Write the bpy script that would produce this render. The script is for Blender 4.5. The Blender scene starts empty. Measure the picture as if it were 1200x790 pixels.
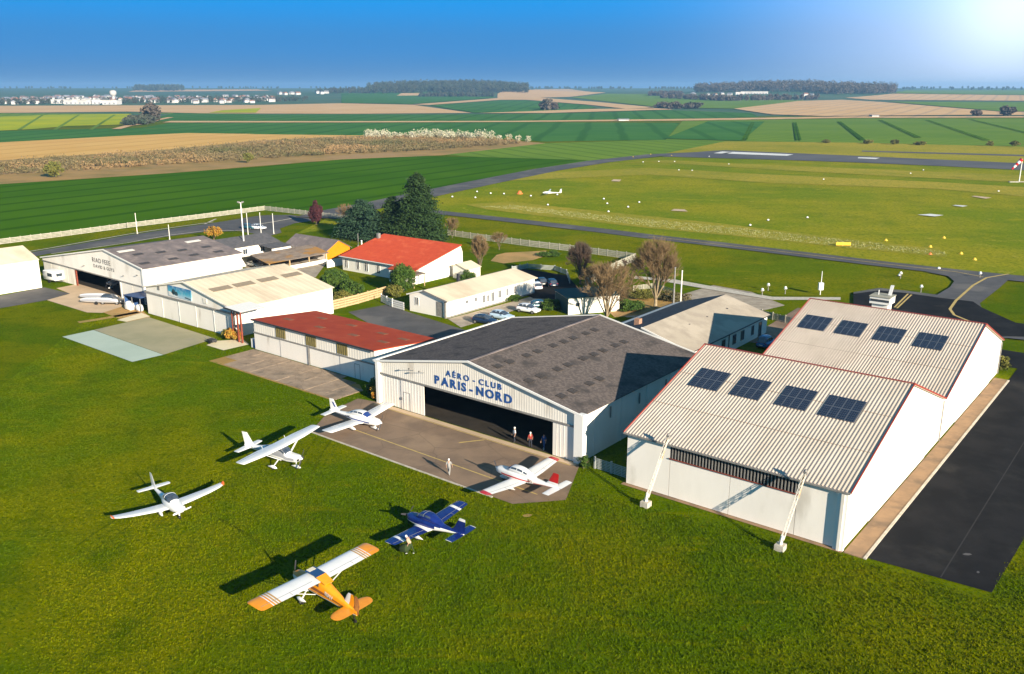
import bpy, bmesh, math, random
import numpy as np
from mathutils import Vector, Matrix
R = math.radians
SC = bpy.context.scene
COL = SC.collection
rnd = random.Random(7)
NP = np.random.RandomState(5)

# ------------------------------------------------------------------ camera
F0, CX, CY, HY, HC = 1040., 600., 395., 103., 36.
PITCH = math.atan((CY - HY) / F0)
cd = bpy.data.cameras.new('camera'); cam = bpy.data.objects.new('camera', cd); COL.objects.link(cam)
cam.location = (0, 0, HC); cam.rotation_euler = (math.pi / 2 - PITCH, 0, 0)
cd.sensor_width = 36; cd.lens = F0 / 1200 * 36; cd.clip_start = .5; cd.clip_end = 60000
SC.camera = cam

# ------------------------------------------------------------------ sun and sky
EXPO = 1.2
SKYK = 1 / (.085 * 2 ** EXPO) * 1.04
SUN_EL = R(18.3)
SUN_AZ = math.pi / 2 + R(38.5) + R(16.5)          # clockwise from +Y, towards the sun
sv = Vector((math.sin(SUN_AZ) * math.cos(SUN_EL), math.cos(SUN_AZ) * math.cos(SUN_EL), math.sin(SUN_EL)))
sl = bpy.data.lights.new('sun', 'SUN'); sl.energy = 5.0; sl.angle = R(.5); sl.color = (1.0, .88, .71)
so = bpy.data.objects.new('sun', sl); COL.objects.link(so)
so.rotation_euler = (-sv).to_track_quat('-Z', 'Y').to_euler()
w = bpy.data.worlds.new('World'); SC.world = w; w.use_nodes = True
nt = w.node_tree; N = nt.nodes; Lk = nt.links; N.clear()
out = N.new('ShaderNodeOutputWorld'); bg = N.new('ShaderNodeBackground'); bg.inputs['Strength'].default_value = .085
sky = N.new('ShaderNodeTexSky'); sky.sky_type = 'NISHITA'; sky.sun_disc = False
sky.sun_elevation = SUN_EL; sky.sun_rotation = SUN_AZ; sky.air_density = 1.0; sky.dust_density = .6; sky.ozone_density = 3.0
# sky gradient by height above the horizon; unseen upper part tuned for ambient fill
tc0 = N.new('ShaderNodeTexCoord'); n0 = N.new('ShaderNodeVectorMath'); n0.operation = 'NORMALIZE'; Lk.new(tc0.outputs['Generated'], n0.inputs[0])
sp0 = N.new('ShaderNodeSeparateXYZ'); Lk.new(n0.outputs[0], sp0.inputs[0])
cr = N.new('ShaderNodeValToRGB'); els = cr.color_ramp.elements; cr.color_ramp.interpolation = 'EASE'
els[0].position = 0; els[0].color = (.066, .225, .50, 1); els[1].position = 1; els[1].color = (.08, .18, .30, 1)
for p_, c_ in ((.045, (.030, .245, .62)), (.095, (.0, .31, .84)), (.25, (.02, .28, .60)), (.5, (.06, .24, .44))):
    e_ = els.new(p_); e_.color = (*c_, 1)
Lk.new(sp0.outputs[2], cr.inputs[0])
vs = N.new('ShaderNodeVectorMath'); vs.operation = 'SCALE'; vs.inputs['Scale'].default_value = SKYK; Lk.new(cr.outputs[0], vs.inputs[0])
hs = N.new('ShaderNodeMix'); hs.data_type = 'RGBA'; hs.inputs[0].default_value = .988
Lk.new(sky.outputs[0], hs.inputs[6]); Lk.new(vs.outputs[0], hs.inputs[7])
# lens-flare glare painted into the sky at upper right, away from the sun
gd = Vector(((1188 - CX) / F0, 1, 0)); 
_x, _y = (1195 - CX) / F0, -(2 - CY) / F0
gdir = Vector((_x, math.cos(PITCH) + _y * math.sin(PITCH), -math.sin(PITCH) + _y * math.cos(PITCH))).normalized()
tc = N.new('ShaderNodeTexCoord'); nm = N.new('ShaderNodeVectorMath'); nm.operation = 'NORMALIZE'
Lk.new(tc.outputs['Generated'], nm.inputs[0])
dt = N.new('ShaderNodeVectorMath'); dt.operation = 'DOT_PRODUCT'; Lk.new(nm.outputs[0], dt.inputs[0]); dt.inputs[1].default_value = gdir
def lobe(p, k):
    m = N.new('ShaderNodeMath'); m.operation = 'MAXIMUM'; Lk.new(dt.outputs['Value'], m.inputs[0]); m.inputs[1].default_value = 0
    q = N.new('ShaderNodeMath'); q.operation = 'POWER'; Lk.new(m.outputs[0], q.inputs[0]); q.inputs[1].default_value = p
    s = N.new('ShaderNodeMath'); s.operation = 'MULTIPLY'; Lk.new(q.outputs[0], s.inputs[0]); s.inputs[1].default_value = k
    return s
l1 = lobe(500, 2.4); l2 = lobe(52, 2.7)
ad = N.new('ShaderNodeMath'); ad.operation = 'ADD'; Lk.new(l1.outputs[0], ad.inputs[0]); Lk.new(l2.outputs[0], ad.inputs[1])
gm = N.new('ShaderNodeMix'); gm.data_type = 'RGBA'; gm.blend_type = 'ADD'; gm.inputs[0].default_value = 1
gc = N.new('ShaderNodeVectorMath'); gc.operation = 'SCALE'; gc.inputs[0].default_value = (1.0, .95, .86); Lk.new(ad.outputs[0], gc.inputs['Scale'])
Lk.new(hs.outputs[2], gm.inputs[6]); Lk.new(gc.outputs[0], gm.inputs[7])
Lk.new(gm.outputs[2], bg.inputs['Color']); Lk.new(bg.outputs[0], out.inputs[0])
SC.view_settings.view_transform = 'Standard'; SC.view_settings.look = 'None'
SC.view_settings.exposure = EXPO; SC.view_settings.gamma = 1
SC.render.engine = 'CYCLES'
SC.cycles.use_denoising = True
SC.cycles.max_bounces = 6; SC.cycles.volume_bounces = 0; SC.cycles.diffuse_bounces = 3
SC.cycles.transparent_max_bounces = 8

# ------------------------------------------------------------------ frames
A0 = R(38.5)
UV = Vector((math.sin(A0), math.cos(A0), 0)); WV = Vector((math.cos(A0), -math.sin(A0), 0))
ROT = -A0
def X(wc, uc, z=0.): return WV * wc + UV * uc + Vector((0, 0, z))
def hills(x, y):
    """height of the terrain: flat airfield, land rising gently beyond 1200 m, two wooded hills"""
    t = max(0., min(y, 6200.) - 1200.)
    z = .0068 * t * t / (t + 260.) if t else 0.
    z += 24 * math.exp(-((x + 240) / 420.) ** 2 - ((y - 3500) / 420.) ** 2)
    z += 21 * math.exp(-((x - 1010) / 420.) ** 2 - ((y - 3250) / 380.) ** 2)
    return z
def G(px, py, z=0.):
    x = (px - CX) / F0; y = -(py - CY) / F0
    d = Vector((x, math.cos(PITCH) + y * math.sin(PITCH), -math.sin(PITCH) + y * math.cos(PITCH)))
    t = (z - HC) / d.z if d.z < -1e-6 else 1e9
    p = d * t
    if t * d.y < 1250: return Vector((p.x, p.y, z))
    lo, t = 1200., 1200.
    while t < 14000:
        q = d * t
        if HC + q.z < hills(q.x, q.y) + z: break
        t += 20
    q = d * t
    return Vector((q.x, q.y, hills(q.x, q.y) + z))

# ------------------------------------------------------------------ materials
def _n(nt, t, **k):
    n = nt.nodes.new(t)
    for a, b in k.items(): setattr(n, a, b)
    return n
def mat(name, c1, c2=None, scale=4., rough=.8, bump=0., bscale=None, metal=0., detail=5., contrast=(.35, .65),
        c3=None, scale3=.5, con3=(.5, .62), coord='Object', coat=0., emit=None, wave=None, stretch=None, spec=None):
    m = bpy.data.materials.new(name); m.use_nodes = True
    t = m.node_tree; b = t.nodes['Principled BSDF']
    b.inputs['Roughness'].default_value = rough; b.inputs['Metallic'].default_value = metal
    if spec is not None: b.inputs['Specular IOR Level'].default_value = spec
    if spec is None and rough >= .7: b.inputs['Specular IOR Level'].default_value = .15
    elif spec is not None: b.inputs['Specular IOR Level'].default_value = spec
    if coat: b.inputs['Coat Weight'].default_value = coat; b.inputs['Coat Roughness'].default_value = .08
    L = t.links
    if coord == 'World': src = _n(t, 'ShaderNodeNewGeometry').outputs['Position']
    else: src = _n(t, 'ShaderNodeTexCoord').outputs['Object']
    if stretch:
        mp = _n(t, 'ShaderNodeMapping'); mp.inputs['Scale'].default_value = stretch[:3]
        mp.inputs['Rotation'].default_value = (0, 0, stretch[3] if len(stretch) > 3 else 0)
        L.new(src, mp.inputs[0]); src = mp.outputs[0]
    def noise(s, d=detail, r=.6):
        n = _n(t, 'ShaderNodeTexNoise'); n.inputs['Scale'].default_value = s; n.inputs['Detail'].default_value = d
        n.inputs['Roughness'].default_value = r; L.new(src, n.inputs['Vector']); return n
    def ramp(o, lo, hi):
        r = _n(t, 'ShaderNodeMapRange'); r.inputs[1].default_value = lo; r.inputs[2].default_value = hi
        r.interpolation_type = 'SMOOTHSTEP'; L.new(o, r.inputs[0]); return r.outputs[0]
    def mix(f, a, bb, bt='MIX'):
        x = _n(t, 'ShaderNodeMix', data_type='RGBA', blend_type=bt)
        if isinstance(f, float): x.inputs[0].default_value = f
        else: L.new(f, x.inputs[0])
        for i, v in ((6, a), (7, bb)):
            if isinstance(v, tuple): x.inputs[i].default_value = (*v, 1)
            else: L.new(v, x.inputs[i])
        return x.outputs[2]
    col = c1
    if c2: col = mix(ramp(noise(scale).outputs['Fac'], *contrast), c1, c2)
    if c3: col = mix(ramp(noise(scale3, 6).outputs['Fac'], *con3), col, c3)
    if wave:
        wsc, wdir, wcol, wlo, whi = wave
        wv = _n(t, 'ShaderNodeTexWave'); wv.inputs['Scale'].default_value = wsc; wv.inputs['Distortion'].default_value = .6
        wv.inputs['Detail'].default_value = 1; wv.bands_direction = 'X'
        mp = _n(t, 'ShaderNodeMapping'); mp.inputs['Rotation'].default_value = (0, 0, wdir); L.new(src, mp.inputs[0]); L.new(mp.outputs[0], wv.inputs[0])
        col = mix(ramp(wv.outputs['Fac'], wlo, whi), col, wcol)
    if isinstance(col, tuple): b.inputs['Base Color'].default_value = (*col, 1)
    else: L.new(col, b.inputs['Base Color'])
    if bump:
        bn = _n(t, 'ShaderNodeBump'); bn.inputs['Strength'].default_value = 1; bn.inputs['Distance'].default_value = bump
        L.new(noise(bscale or scale * 3, 4, .65).outputs['Fac'], bn.inputs['Height']); L.new(bn.outputs[0], b.inputs['Normal'])
    if emit:
        b.inputs['Emission Color'].default_value = (*emit[0], 1); b.inputs['Emission Strength'].default_value = emit[1]
    m['nt'] = 1
    return m
def add_cracks(m, scale, col, width=.02, amt=.8, coord='World', rot=0.):
    """joints and cracks from voronoi cell edges, laid over the base colour"""
    t = m.node_tree; L = t.links; b = t.nodes['Principled BSDF']
    src = _n(t, 'ShaderNodeNewGeometry').outputs['Position']
    nz = _n(t, 'ShaderNodeTexNoise'); nz.inputs['Scale'].default_value = scale * 2; L.new(src, nz.inputs[0])
    mx = _n(t, 'ShaderNodeMix', data_type='VECTOR'); mx.inputs[0].default_value = .12; L.new(src, mx.inputs[4]); L.new(nz.outputs['Color'], mx.inputs[5])
    v = _n(t, 'ShaderNodeTexVoronoi', feature='DISTANCE_TO_EDGE'); v.inputs['Scale'].default_value = scale; L.new(mx.outputs[1], v.inputs[0])
    r = _n(t, 'ShaderNodeMapRange'); r.inputs[1].default_value = 0; r.inputs[2].default_value = width; r.inputs[3].default_value = amt; r.inputs[4].default_value = 0
    L.new(v.outputs[0], r.inputs[0])
    x = _n(t, 'ShaderNodeMix', data_type='RGBA'); L.new(r.outputs[0], x.inputs[0]); x.inputs[7].default_value = (*col, 1)
    s = b.inputs['Base Color']
    if s.links: L.new(s.links[0].from_socket, x.inputs[6])
    else: x.inputs[6].default_value = s.default_value
    L.new(x.outputs[2], s)
    return m
M = {}
def dm(k, *a, **b): M[k] = mat(k, *a, **b); return M[k]

# ------------------------------------------------------------------ mesh helpers
class MB:
    def __init__(s): s.v = []; s.f = []; s.m = []
    def vert(s, p): s.v.append(tuple(p)); return len(s.v) - 1
    def face(s, idx, mi=0): s.f.append(tuple(idx)); s.m.append(mi)
    def poly(s, pts, mi=0): s.face([s.vert(p) for p in pts], mi)
    def box(s, a, b, mi=0, rz=0., c=None):
        x0, y0, z0 = a; x1, y1, z1 = b
        P = [(x0, y0, z0), (x1, y0, z0), (x1, y1, z0), (x0, y1, z0), (x0, y0, z1), (x1, y0, z1), (x1, y1, z1), (x0, y1, z1)]
        if rz:
            cx, cy = c or ((x0 + x1) / 2, (y0 + y1) / 2); co, si = math.cos(rz), math.sin(rz)
            P = [(cx + (x - cx) * co - (y - cy) * si, cy + (x - cx) * si + (y - cy) * co, z) for x, y, z in P]
        i = [s.vert(p) for p in P]
        for f in ((0, 3, 2, 1), (4, 5, 6, 7), (0, 1, 5, 4), (1, 2, 6, 5), (2, 3, 7, 6), (3, 0, 4, 7)): s.face([i[k] for k in f], mi)
    def slab(s, pts, th, mi=0, up=None):
        P = [Vector(p) for p in pts]; n = (P[1] - P[0]).cross(P[2] - P[0]).normalized()
        if up is None: up = Vector((0, 0, 1))
        if n.dot(Vector(up)) < 0: P.reverse(); n = -n
        k = len(P); t = [s.vert(p) for p in P]; b = [s.vert(p - n * th) for p in P]
        s.face(t, mi); s.face(b[::-1], mi)
        for i in range(k): j = (i + 1) % k; s.face((t[i], b[i], b[j], t[j]), mi)
    def tube(s, p0, p1, r0, r1=None, n=8, mi=0, cap=True):
        p0 = Vector(p0); p1 = Vector(p1); r1 = r0 if r1 is None else r1
        d = (p1 - p0); 
        if d.length < 1e-6: return
        d.normalize(); a = d.orthogonal().normalized(); b = d.cross(a)
        i0 = [s.vert(p0 + (a * math.cos(2 * math.pi * k / n) + b * math.sin(2 * math.pi * k / n)) * r0) for k in range(n)]
        i1 = [s.vert(p1 + (a * math.cos(2 * math.pi * k / n) + b * math.sin(2 * math.pi * k / n)) * r1) for k in range(n)]
        for k in range(n): j = (k + 1) % n; s.face((i0[k], i0[j], i1[j], i1[k]), mi)
        if cap: s.face(i0[::-1], mi); s.face(i1, mi)
    def bar(s, p0, p1, w, h, mi=0, up=(0, 0, 1)):
        p0 = Vector(p0); p1 = Vector(p1); d = (p1 - p0).normalized(); up = Vector(up)
        if abs(d.dot(up)) > .98: up = Vector((1, 0, 0))
        a = d.cross(up).normalized() * w / 2; b = a.cross(d).normalized() * h / 2
        q = [s.vert(p + x) for p in (p0, p1) for x in (-a - b, a - b, a + b, -a + b)]
        for f in ((0, 3, 2, 1), (4, 5, 6, 7), (0, 1, 5, 4), (1, 2, 6, 5), (2, 3, 7, 6), (3, 0, 4, 7)): s.face([q[k] for k in f], mi)
    def rings(s, rr, mi=0, cap=True, mf=None):
        """loft closed rings (lists of points of equal count)"""
        I = [[s.vert(p) for p in r] for r in rr]; n = len(rr[0])
        for a in range(len(I) - 1):
            for k in range(n):
                j = (k + 1) % n
                s.face((I[a][k], I[a][j], I[a + 1][j], I[a + 1][k]), mf(a, k) if mf else mi)
        if cap: s.face(I[0][::-1], mf(0, 0) if mf else mi); s.face(I[-1], mf(len(I) - 2, 0) if mf else mi)
    def obj(s, name, mats, parent=None, smooth=False, loc=None, rz=0.):
        me = bpy.data.meshes.new(name); me.from_pydata(s.v, [], s.f)
        if not isinstance(mats, (list, tuple)): mats = [mats]
        for m in mats: me.materials.append(M[m] if isinstance(m, str) else m)
        if len(mats) > 1: me.polygons.foreach_set('material_index', s.m)
        bm = bmesh.new(); bm.from_mesh(me)
        if len(bm.faces) < 60000: bmesh.ops.recalc_face_normals(bm, faces=bm.faces)
        bm.to_mesh(me); bm.free()
        if smooth: me.polygons.foreach_set('use_smooth', [True] * len(me.polygons))
        me.update()
        o = bpy.data.objects.new(name, me); COL.objects.link(o)
        if smooth and smooth != 'all':
            try: me.set_sharp_from_angle(angle=R(35))
            except Exception: pass
        if parent: o.parent = parent
        if loc is not None: o.location = loc
        o.rotation_euler.z = rz
        return o
def tag(o, label=None, cat=None, group=None, kind=None):
    if label: o['label'] = label
    if cat: o['category'] = cat
    if group: o['group'] = group
    if kind: o['kind'] = kind
    return o
def thing(name, label, cat, loc=(0, 0, 0), rz=0., group=None):
    o = bpy.data.objects.new(name, None); COL.objects.link(o); o.location = loc; o.rotation_euler = (0, 0, rz); o.empty_display_size = .3
    return tag(o, label, cat, group)
def share(o, name=None, parent=None, loc=None, rz=None):
    c = o.copy(); COL.objects.link(c)
    if name: c.name = name
    if parent is not None: c.parent = parent
    if loc is not None: c.location = loc
    if rz is not None: c.rotation_euler.z = rz
    return c
def copy_tree(root, loc, rz, label=None, group=None, sc=None):
    def rec(o, par):
        c = o.copy(); COL.objects.link(c); c.parent = par
        for ch in o.children: rec(ch, c)
        return c
    r = rec(root, None); r.location = loc; r.rotation_euler = (0, 0, rz)
    if label: r['label'] = label
    if group: r['group'] = group
    if sc: r.scale = (sc, sc, sc) if not isinstance(sc, tuple) else sc
    return r
def text_obj(name, txt, size, m, parent, loc, rot, ext=.01, bold=0., align='CENTER', sx=1., space=1.):
    cu = bpy.data.curves.new(name + '_c', 'FONT'); cu.body = txt; cu.size = size; cu.extrude = ext; cu.offset = bold
    cu.align_x = align; cu.space_character = space; cu.resolution_u = 3
    t = bpy.data.objects.new('tmp', cu); COL.objects.link(t)
    dg = bpy.context.evaluated_depsgraph_get(); dg.update()
    me = bpy.data.meshes.new_from_object(t.evaluated_get(dg)); me.name = name
    COL.objects.unlink(t); bpy.data.objects.remove(t); bpy.data.curves.remove(cu)
    me.materials.clear(); me.materials.append(M[m])
    o = bpy.data.objects.new(name, me); COL.objects.link(o)
    if parent: o.parent = parent
    o.location = loc; o.rotation_euler = rot; o.scale = (sx, 1, 1)
    return o
from mathutils.geometry import tessellate_polygon
# ------------------------------------------------------------------ ground materials
def grass_mat(name, base, dark, olive, straw, s=1., bump=.12):
    m = bpy.data.materials.new(name); m.use_nodes = True; t = m.node_tree; L = t.links; b = t.nodes['Principled BSDF']
    b.inputs['Roughness'].default_value = 1.; b.inputs['Specular IOR Level'].default_value = 0.
    src = _n(t, 'ShaderNodeNewGeometry').outputs['Position']
    def nz(sc, d=6, r=.62, vec=None):
        n = _n(t, 'ShaderNodeTexNoise'); n.inputs['Scale'].default_value = sc * s; n.inputs['Detail'].default_value = d; n.inputs['Roughness'].default_value = r
        L.new(vec or src, n.inputs[0]); return n.outputs['Fac']
    def rp(o, a, bb):
        r = _n(t, 'ShaderNodeMapRange'); r.interpolation_type = 'SMOOTHSTEP'; r.inputs[1].default_value = a; r.inputs[2].default_value = bb; L.new(o, r.inputs[0]); return r.outputs[0]
    def mx(f, a, c):
        x = _n(t, 'ShaderNodeMix', data_type='RGBA'); L.new(f, x.inputs[0])
        for i, v in ((6, a), (7, c)):
            if isinstance(v, tuple): x.inputs[i].default_value = (*v, 1)
            else: L.new(v, x.inputs[i])
        return x.outputs[2]
    c = mx(rp(nz(.045, 8, .6), .42, .6), base, olive)
    c = mx(rp(nz(.16, 8, .72), .46, .80), c, dark)
    c = mx(rp(nz(.7, 6, .7), .56, .74), c, straw)
    c = mx(rp(nz(.33, 7, .72), .52, .82), c, dark)
    c = mx(rp(nz(3.2, 5, .7), .47, .66), c, dark)
    mp = _n(t, 'ShaderNodeMapping'); mp.inputs['Rotation'].default_value = (0, 0, .9); mp.inputs['Scale'].default_value = (.25, 1, 1); L.new(src, mp.inputs[0])
    c = mx(rp(nz(.5, 5, .6, mp.outputs[0]), .55, .75), c, olive)
    L.new(c, b.inputs['Base Color'])
    bn = _n(t, 'ShaderNodeBump'); bn.inputs['Distance'].default_value = bump; bn.inputs['Strength'].default_value = 1
    L.new(nz(2.6, 8, .75), bn.inputs['Height']); L.new(bn.outputs[0], b.inputs['Normal'])
    M[name] = m; return m
grass_mat('lawn', (.078, .126, .0012), (.044, .078, .0008), (.148, .158, .001), (.150, .135, .002), bump=.09)
grass_mat('airfield_grass', (.165, .210, .009), (.105, .155, .008), (.28, .255, .015), (.40, .32, .06), s=.35)
grass_mat('olive_grass', (.28, .25, .03), (.18, .20, .02), (.36, .29, .04), (.40, .31, .07), s=.2)
grass_mat('verge_grass', (.105, .150, .002), (.060, .100, .002), (.185, .178, .003), (.22, .20, .02), s=.6)
dm('far_land', (.045, .105, .045), (.075, .12, .05), scale=.004, coord='World', contrast=(.4, .6))
def crop(k, a, b_, ang=.3, ws=.02, wc=None, **kw):
    return dm(k, a, b_, scale=.012, coord='World', rough=1., spec=0., wave=(ws, ang, wc or tuple(v * .86 for v in a), .80, .99), contrast=(.3, .7), **kw)
crop('wheat', (.036, .108, .003), (.060, .142, .005), ang=.55, ws=.018, bump=.08, bscale=.6)
crop('young_crop', (.110, .20, .026), (.15, .235, .03), ang=-.4)
crop('teal_crop', (.042, .14, .030), (.062, .17, .036), ang=.1, ws=.01)
crop('tan_soil', (.58, .34, .11), (.64, .40, .14), ang=.25, ws=.012, wc=(.54, .32, .10))
crop('pink_soil', (.56, .35, .17), (.62, .41, .22), ang=.5, ws=.01, wc=(.47, .32, .19))
crop('rapeseed', (.42, .42, .010), (.24, .32, .02), ang=1.2, ws=.006)
dm('scrub_ground', (.38, .23, .075), (.24, .17, .05), scale=.05, coord='World', c3=(.35, .22, .09), scale3=.02, con3=(.5, .6), bump=.3, bscale=.4)
dm('asphalt_road', (.105, .100, .098), (.082, .08, .08), scale=.35, coord='World', bump=.01, bscale=20, c3=(.14, .13, .12), scale3=.06)
dm('asphalt_dark', (.013, .0135, .015), (.020, .020, .0215), scale=.25, coord='World', bump=.012, bscale=16, c3=(.038, .037, .035), scale3=.12, con3=(.52, .75), rough=.95, spec=.05)
dm('asphalt_runway', (.085, .085, .09), (.12, .115, .115), scale=.03, coord='World')
dm('tarmac_brown', (.25, .175, .118), (.19, .135, .095), scale=.3, coord='World', bump=.015, bscale=12, c3=(.29, .205, .135), scale3=.14, con3=(.5, .7))
add_cracks(M['tarmac_brown'], .22, (.10, .075, .055), .010, .55)
dm('concrete_slab', (.36, .27, .19), (.28, .21, .15), scale=.8, coord='World', bump=.02, bscale=9, c3=(.19, .15, .11), scale3=.35, con3=(.5, .68))
add_cracks(M['concrete_slab'], .5, (.09, .075, .05), .012, .6)
dm('concrete_tan', (.58, .43, .28), (.50, .37, .24), scale=.25, coord='World', bump=.01, bscale=9)
dm('concrete_grey', (.36, .32, .20), (.30, .28, .17), scale=.2, coord='World', bump=.01, bscale=9, c3=(.25, .24, .18), scale3=.08, con3=(.52, .7))
dm('concrete_aqua', (.42, .50, .42), (.38, .46, .38), scale=.15, coord='World')
dm('concrete_cream', (.70, .62, .42), (.62, .54, .38), scale=.3, coord='World')
dm('concrete_strip', (.31, .20, .115), (.25, .165, .10), scale=.7, coord='World', bump=.02, bscale=6, c3=(.17, .12, .08), scale3=.3, con3=(.5, .68))
dm('kerb', (.55, .50, .42), (.42, .38, .30), scale=2, coord='World')
dm('dirt', (.45, .27, .10), (.30, .21, .07), scale=.12, coord='World', bump=.1, bscale=1.5)
dm('gravel', (.40, .34, .26), (.30, .25, .19), scale=.6, coord='World', bump=.03, bscale=9)
dm('paint_yellow', (.55, .40, .13), (.42, .31, .12), scale=2, coord='World')
dm('paint_white', (.75, .74, .70), (.60, .60, .57), scale=1, coord='World')

dm('worn_joint', (.032, .032, .033), rough=.95)
dm('grass_track', (.060, .088, .002), (.085, .105, .003), scale=1.5, coord='World', rough=1., spec=0.)
# ------------------------------------------------------------------ terrain
YC = [1200 + 200 * i for i in range(27)] + [7000, 9000, 12000]
XC = [-9000, -6000, -4000, -3000] + [-2400 + 200 * i for i in range(25)] + [3000, 4000, 6000, 9000]
mb = MB(); rows = [-600, 0, 600] + YC; cols = [-12000] + XC + [12000]
idx = [[mb.vert((x, y, hills(x, y))) for x in cols] for y in rows]
near = len([r for r in rows if r < 1200])
for a in range(len(rows) - 1):
    for b_ in range(len(cols) - 1):
        mb.face((idx[a][b_], idx[a][b_ + 1], idx[a + 1][b_ + 1], idx[a + 1][b_]), 0 if a < near else 1)
gr = mb.obj('ground', ['lawn', 'far_land'], smooth='all'); tag(gr, kind='structure')

class WP(list): pass
def sheet(name, pts, m, z=.02, world=False, px=True, kind='structure', thick=0.):
    """flat sheet following the terrain; pts in photo pixels or world metres"""
    P = [G(*p) if px and not isinstance(pts, WP) else Vector((p[0], p[1], 0)) for p in pts]
    bm = bmesh.new(); Q = [Vector((p.x, p.y, 0)) for p in P]; bv = [bm.verts.new(p) for p in Q]
    for tri in tessellate_polygon([Q]):
        try: bm.faces.new([bv[i] for i in tri])
        except ValueError: pass
    if max(p.y for p in P) > 1200:
        for k, c in ((1, YC), (0, XC)):
            for v in c:
                co = Vector((0, 0, 0)); co[k] = v; no = Vector((0, 0, 0)); no[k] = 1
                bmesh.ops.bisect_plane(bm, geom=bm.verts[:] + bm.edges[:] + bm.faces[:], plane_co=co, plane_no=no)
    for v in bm.verts: v.co.z = hills(v.co.x, v.co.y) + z
    bmesh.ops.triangulate(bm, faces=[f for f in bm.faces if len(f.verts) > 4])
    bmesh.ops.recalc_face_normals(bm, faces=bm.faces)
    if bm.faces and sum(f.normal.z * f.calc_area() for f in bm.faces) < 0: bmesh.ops.reverse_faces(bm, faces=bm.faces)
    me = bpy.data.meshes.new(name); bm.to_mesh(me); bm.free(); me.materials.append(M[m])
    o = bpy.data.objects.new(name, me); COL.objects.link(o); o['kind'] = kind
    return o
def wu(*p): return [(X(a, b).x, X(a, b).y) for a, b in p]
def strip_px(pts, width, px=True):
    """polygon around a polyline of photo pixels, width in metres"""
    P = [G(*p) if px else Vector((p[0], p[1], 0)) for p in pts]; L_, R_ = [], []
    for i, p in enumerate(P):
        d = (P[min(i + 1, len(P) - 1)] - P[max(i - 1, 0)]); d.z = 0; d.normalize(); n = Vector((-d.y, d.x, 0)) * width / 2
        L_.append((p + n)[:2]); R_.append((p - n)[:2])
    return WP(L_ + R_[::-1])

# far fields, nearest first
sheet('wheat_field', [(-150, 305), (0, 284), (308, 247), (350, 251), (420, 249), (480, 232), (520, 221), (600, 204), (690, 188), (560, 184), (480, 183), (400, 187), (300, 196), (200, 203), (100, 210), (0, 216), (-150, 228)], 'wheat', .03)
sheet('meadow_strip', [(640, 198), (690, 190), (830, 178), (1000, 183), (1350, 203), (1350, 178), (1000, 168), (780, 164), (640, 168), (520, 182), (560, 184.2), (690, 188), (640, 196)], 'young_crop', .12)
sheet('runway_verge', [(780, 180), (830, 178), (1000, 183), (1350, 203), (1350, 176), (1000, 167.5), (850, 166)], 'olive_grass', .19)
sheet('airfield_grass', [(345, 275), (520, 249), (760, 282), (1000, 305), (1120, 320), (1350, 330), (1350, 204), (1000, 187), (830, 180), (700, 190), (520, 226), (400, 248)], 'airfield_grass', .08)
sheet('verge_grass', [(520, 252), (600, 261), (760, 281), (1000, 307), (1085, 318), (1112, 326), (1118, 331), (1112, 338), (1060, 341), (1000, 343), (985, 347), (905, 346.5), (850, 337), (790, 326), (745, 306), (680, 297), (620, 290), (525, 277)], 'verge_grass', .06)
sheet('verge_grass', [(-90, 302), (0, 288), (60, 280), (150, 268), (230, 258), (310, 247.5), (345, 252), (300, 252.5), (250, 259.5), (150, 274), (60, 290), (0, 300), (-90, 319)], 'verge_grass', .06)
sheet('dry_grass_band', [(600, 200), (760, 190), (900, 199), (1050, 207), (1350, 222), (1350, 212), (1050, 200), (860, 192), (780, 188)], 'olive_grass', .19)
sheet('dry_grass_band', [(560, 214), (760, 205), (900, 215), (1100, 222), (1350, 244), (1350, 229), (1100, 214), (900, 205), (760, 197), (640, 203)], 'olive_grass', .19)
sheet('flower_meadow', [(545, 240), (570, 246), (760, 268), (860, 277), (1000, 292), (1110, 302), (1100, 292), (980, 279), (840, 262), (700, 248), (600, 237)], 'olive_grass', .15)
sheet('scrub_strip', [(-150, 228), (0, 216), (200, 203), (400, 187), (520, 182), (640, 168), (600, 164.5), (520, 158), (400, 160), (300, 165), (200, 175), (0, 188), (-150, 199)], 'scrub_ground', .04)
sheet('ploughed_field', [(-150, 199), (0, 188), (200, 175), (300, 165), (400, 160), (440, 159), (330, 157.5), (220, 156), (150, 159), (0, 167), (-150, 174)], 'tan_soil', .05)
sheet('green_field', [(-150, 174), (0, 167), (150, 159), (220, 156), (300, 157), (160, 150), (0, 153.5), (-150, 158)], 'teal_crop', .05)
sheet('rapeseed_field', [(-150, 158), (0, 153.5), (40, 151.5), (80, 148), (150, 146), (154, 134), (60, 135), (0, 137), (-150, 139)], 'rapeseed', .3)
for k, xx in enumerate((28, 70, 112)):
    sheet('field_track', [(xx - 8, 152.5), (xx - 3, 152.5), (xx + 24, 135), (xx + 21, 135)], 'young_crop', .4)
sheet('green_field', [(150, 152.5), (170, 150), (300, 157.4), (440, 159), (520, 158), (640, 166), (780, 164), (797, 144), (600, 143.5), (400, 144), (200, 144)], 'teal_crop', .06)
sheet('green_field', [(780, 164.2), (1000, 167.5), (1350, 177), (1350, 139), (1000, 139), (800, 142)], 'young_crop', .07)
sheet('teal_parcel', [(778, 163), (870, 165.5), (896, 143), (830, 142.5)], 'teal_crop', .4)
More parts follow.
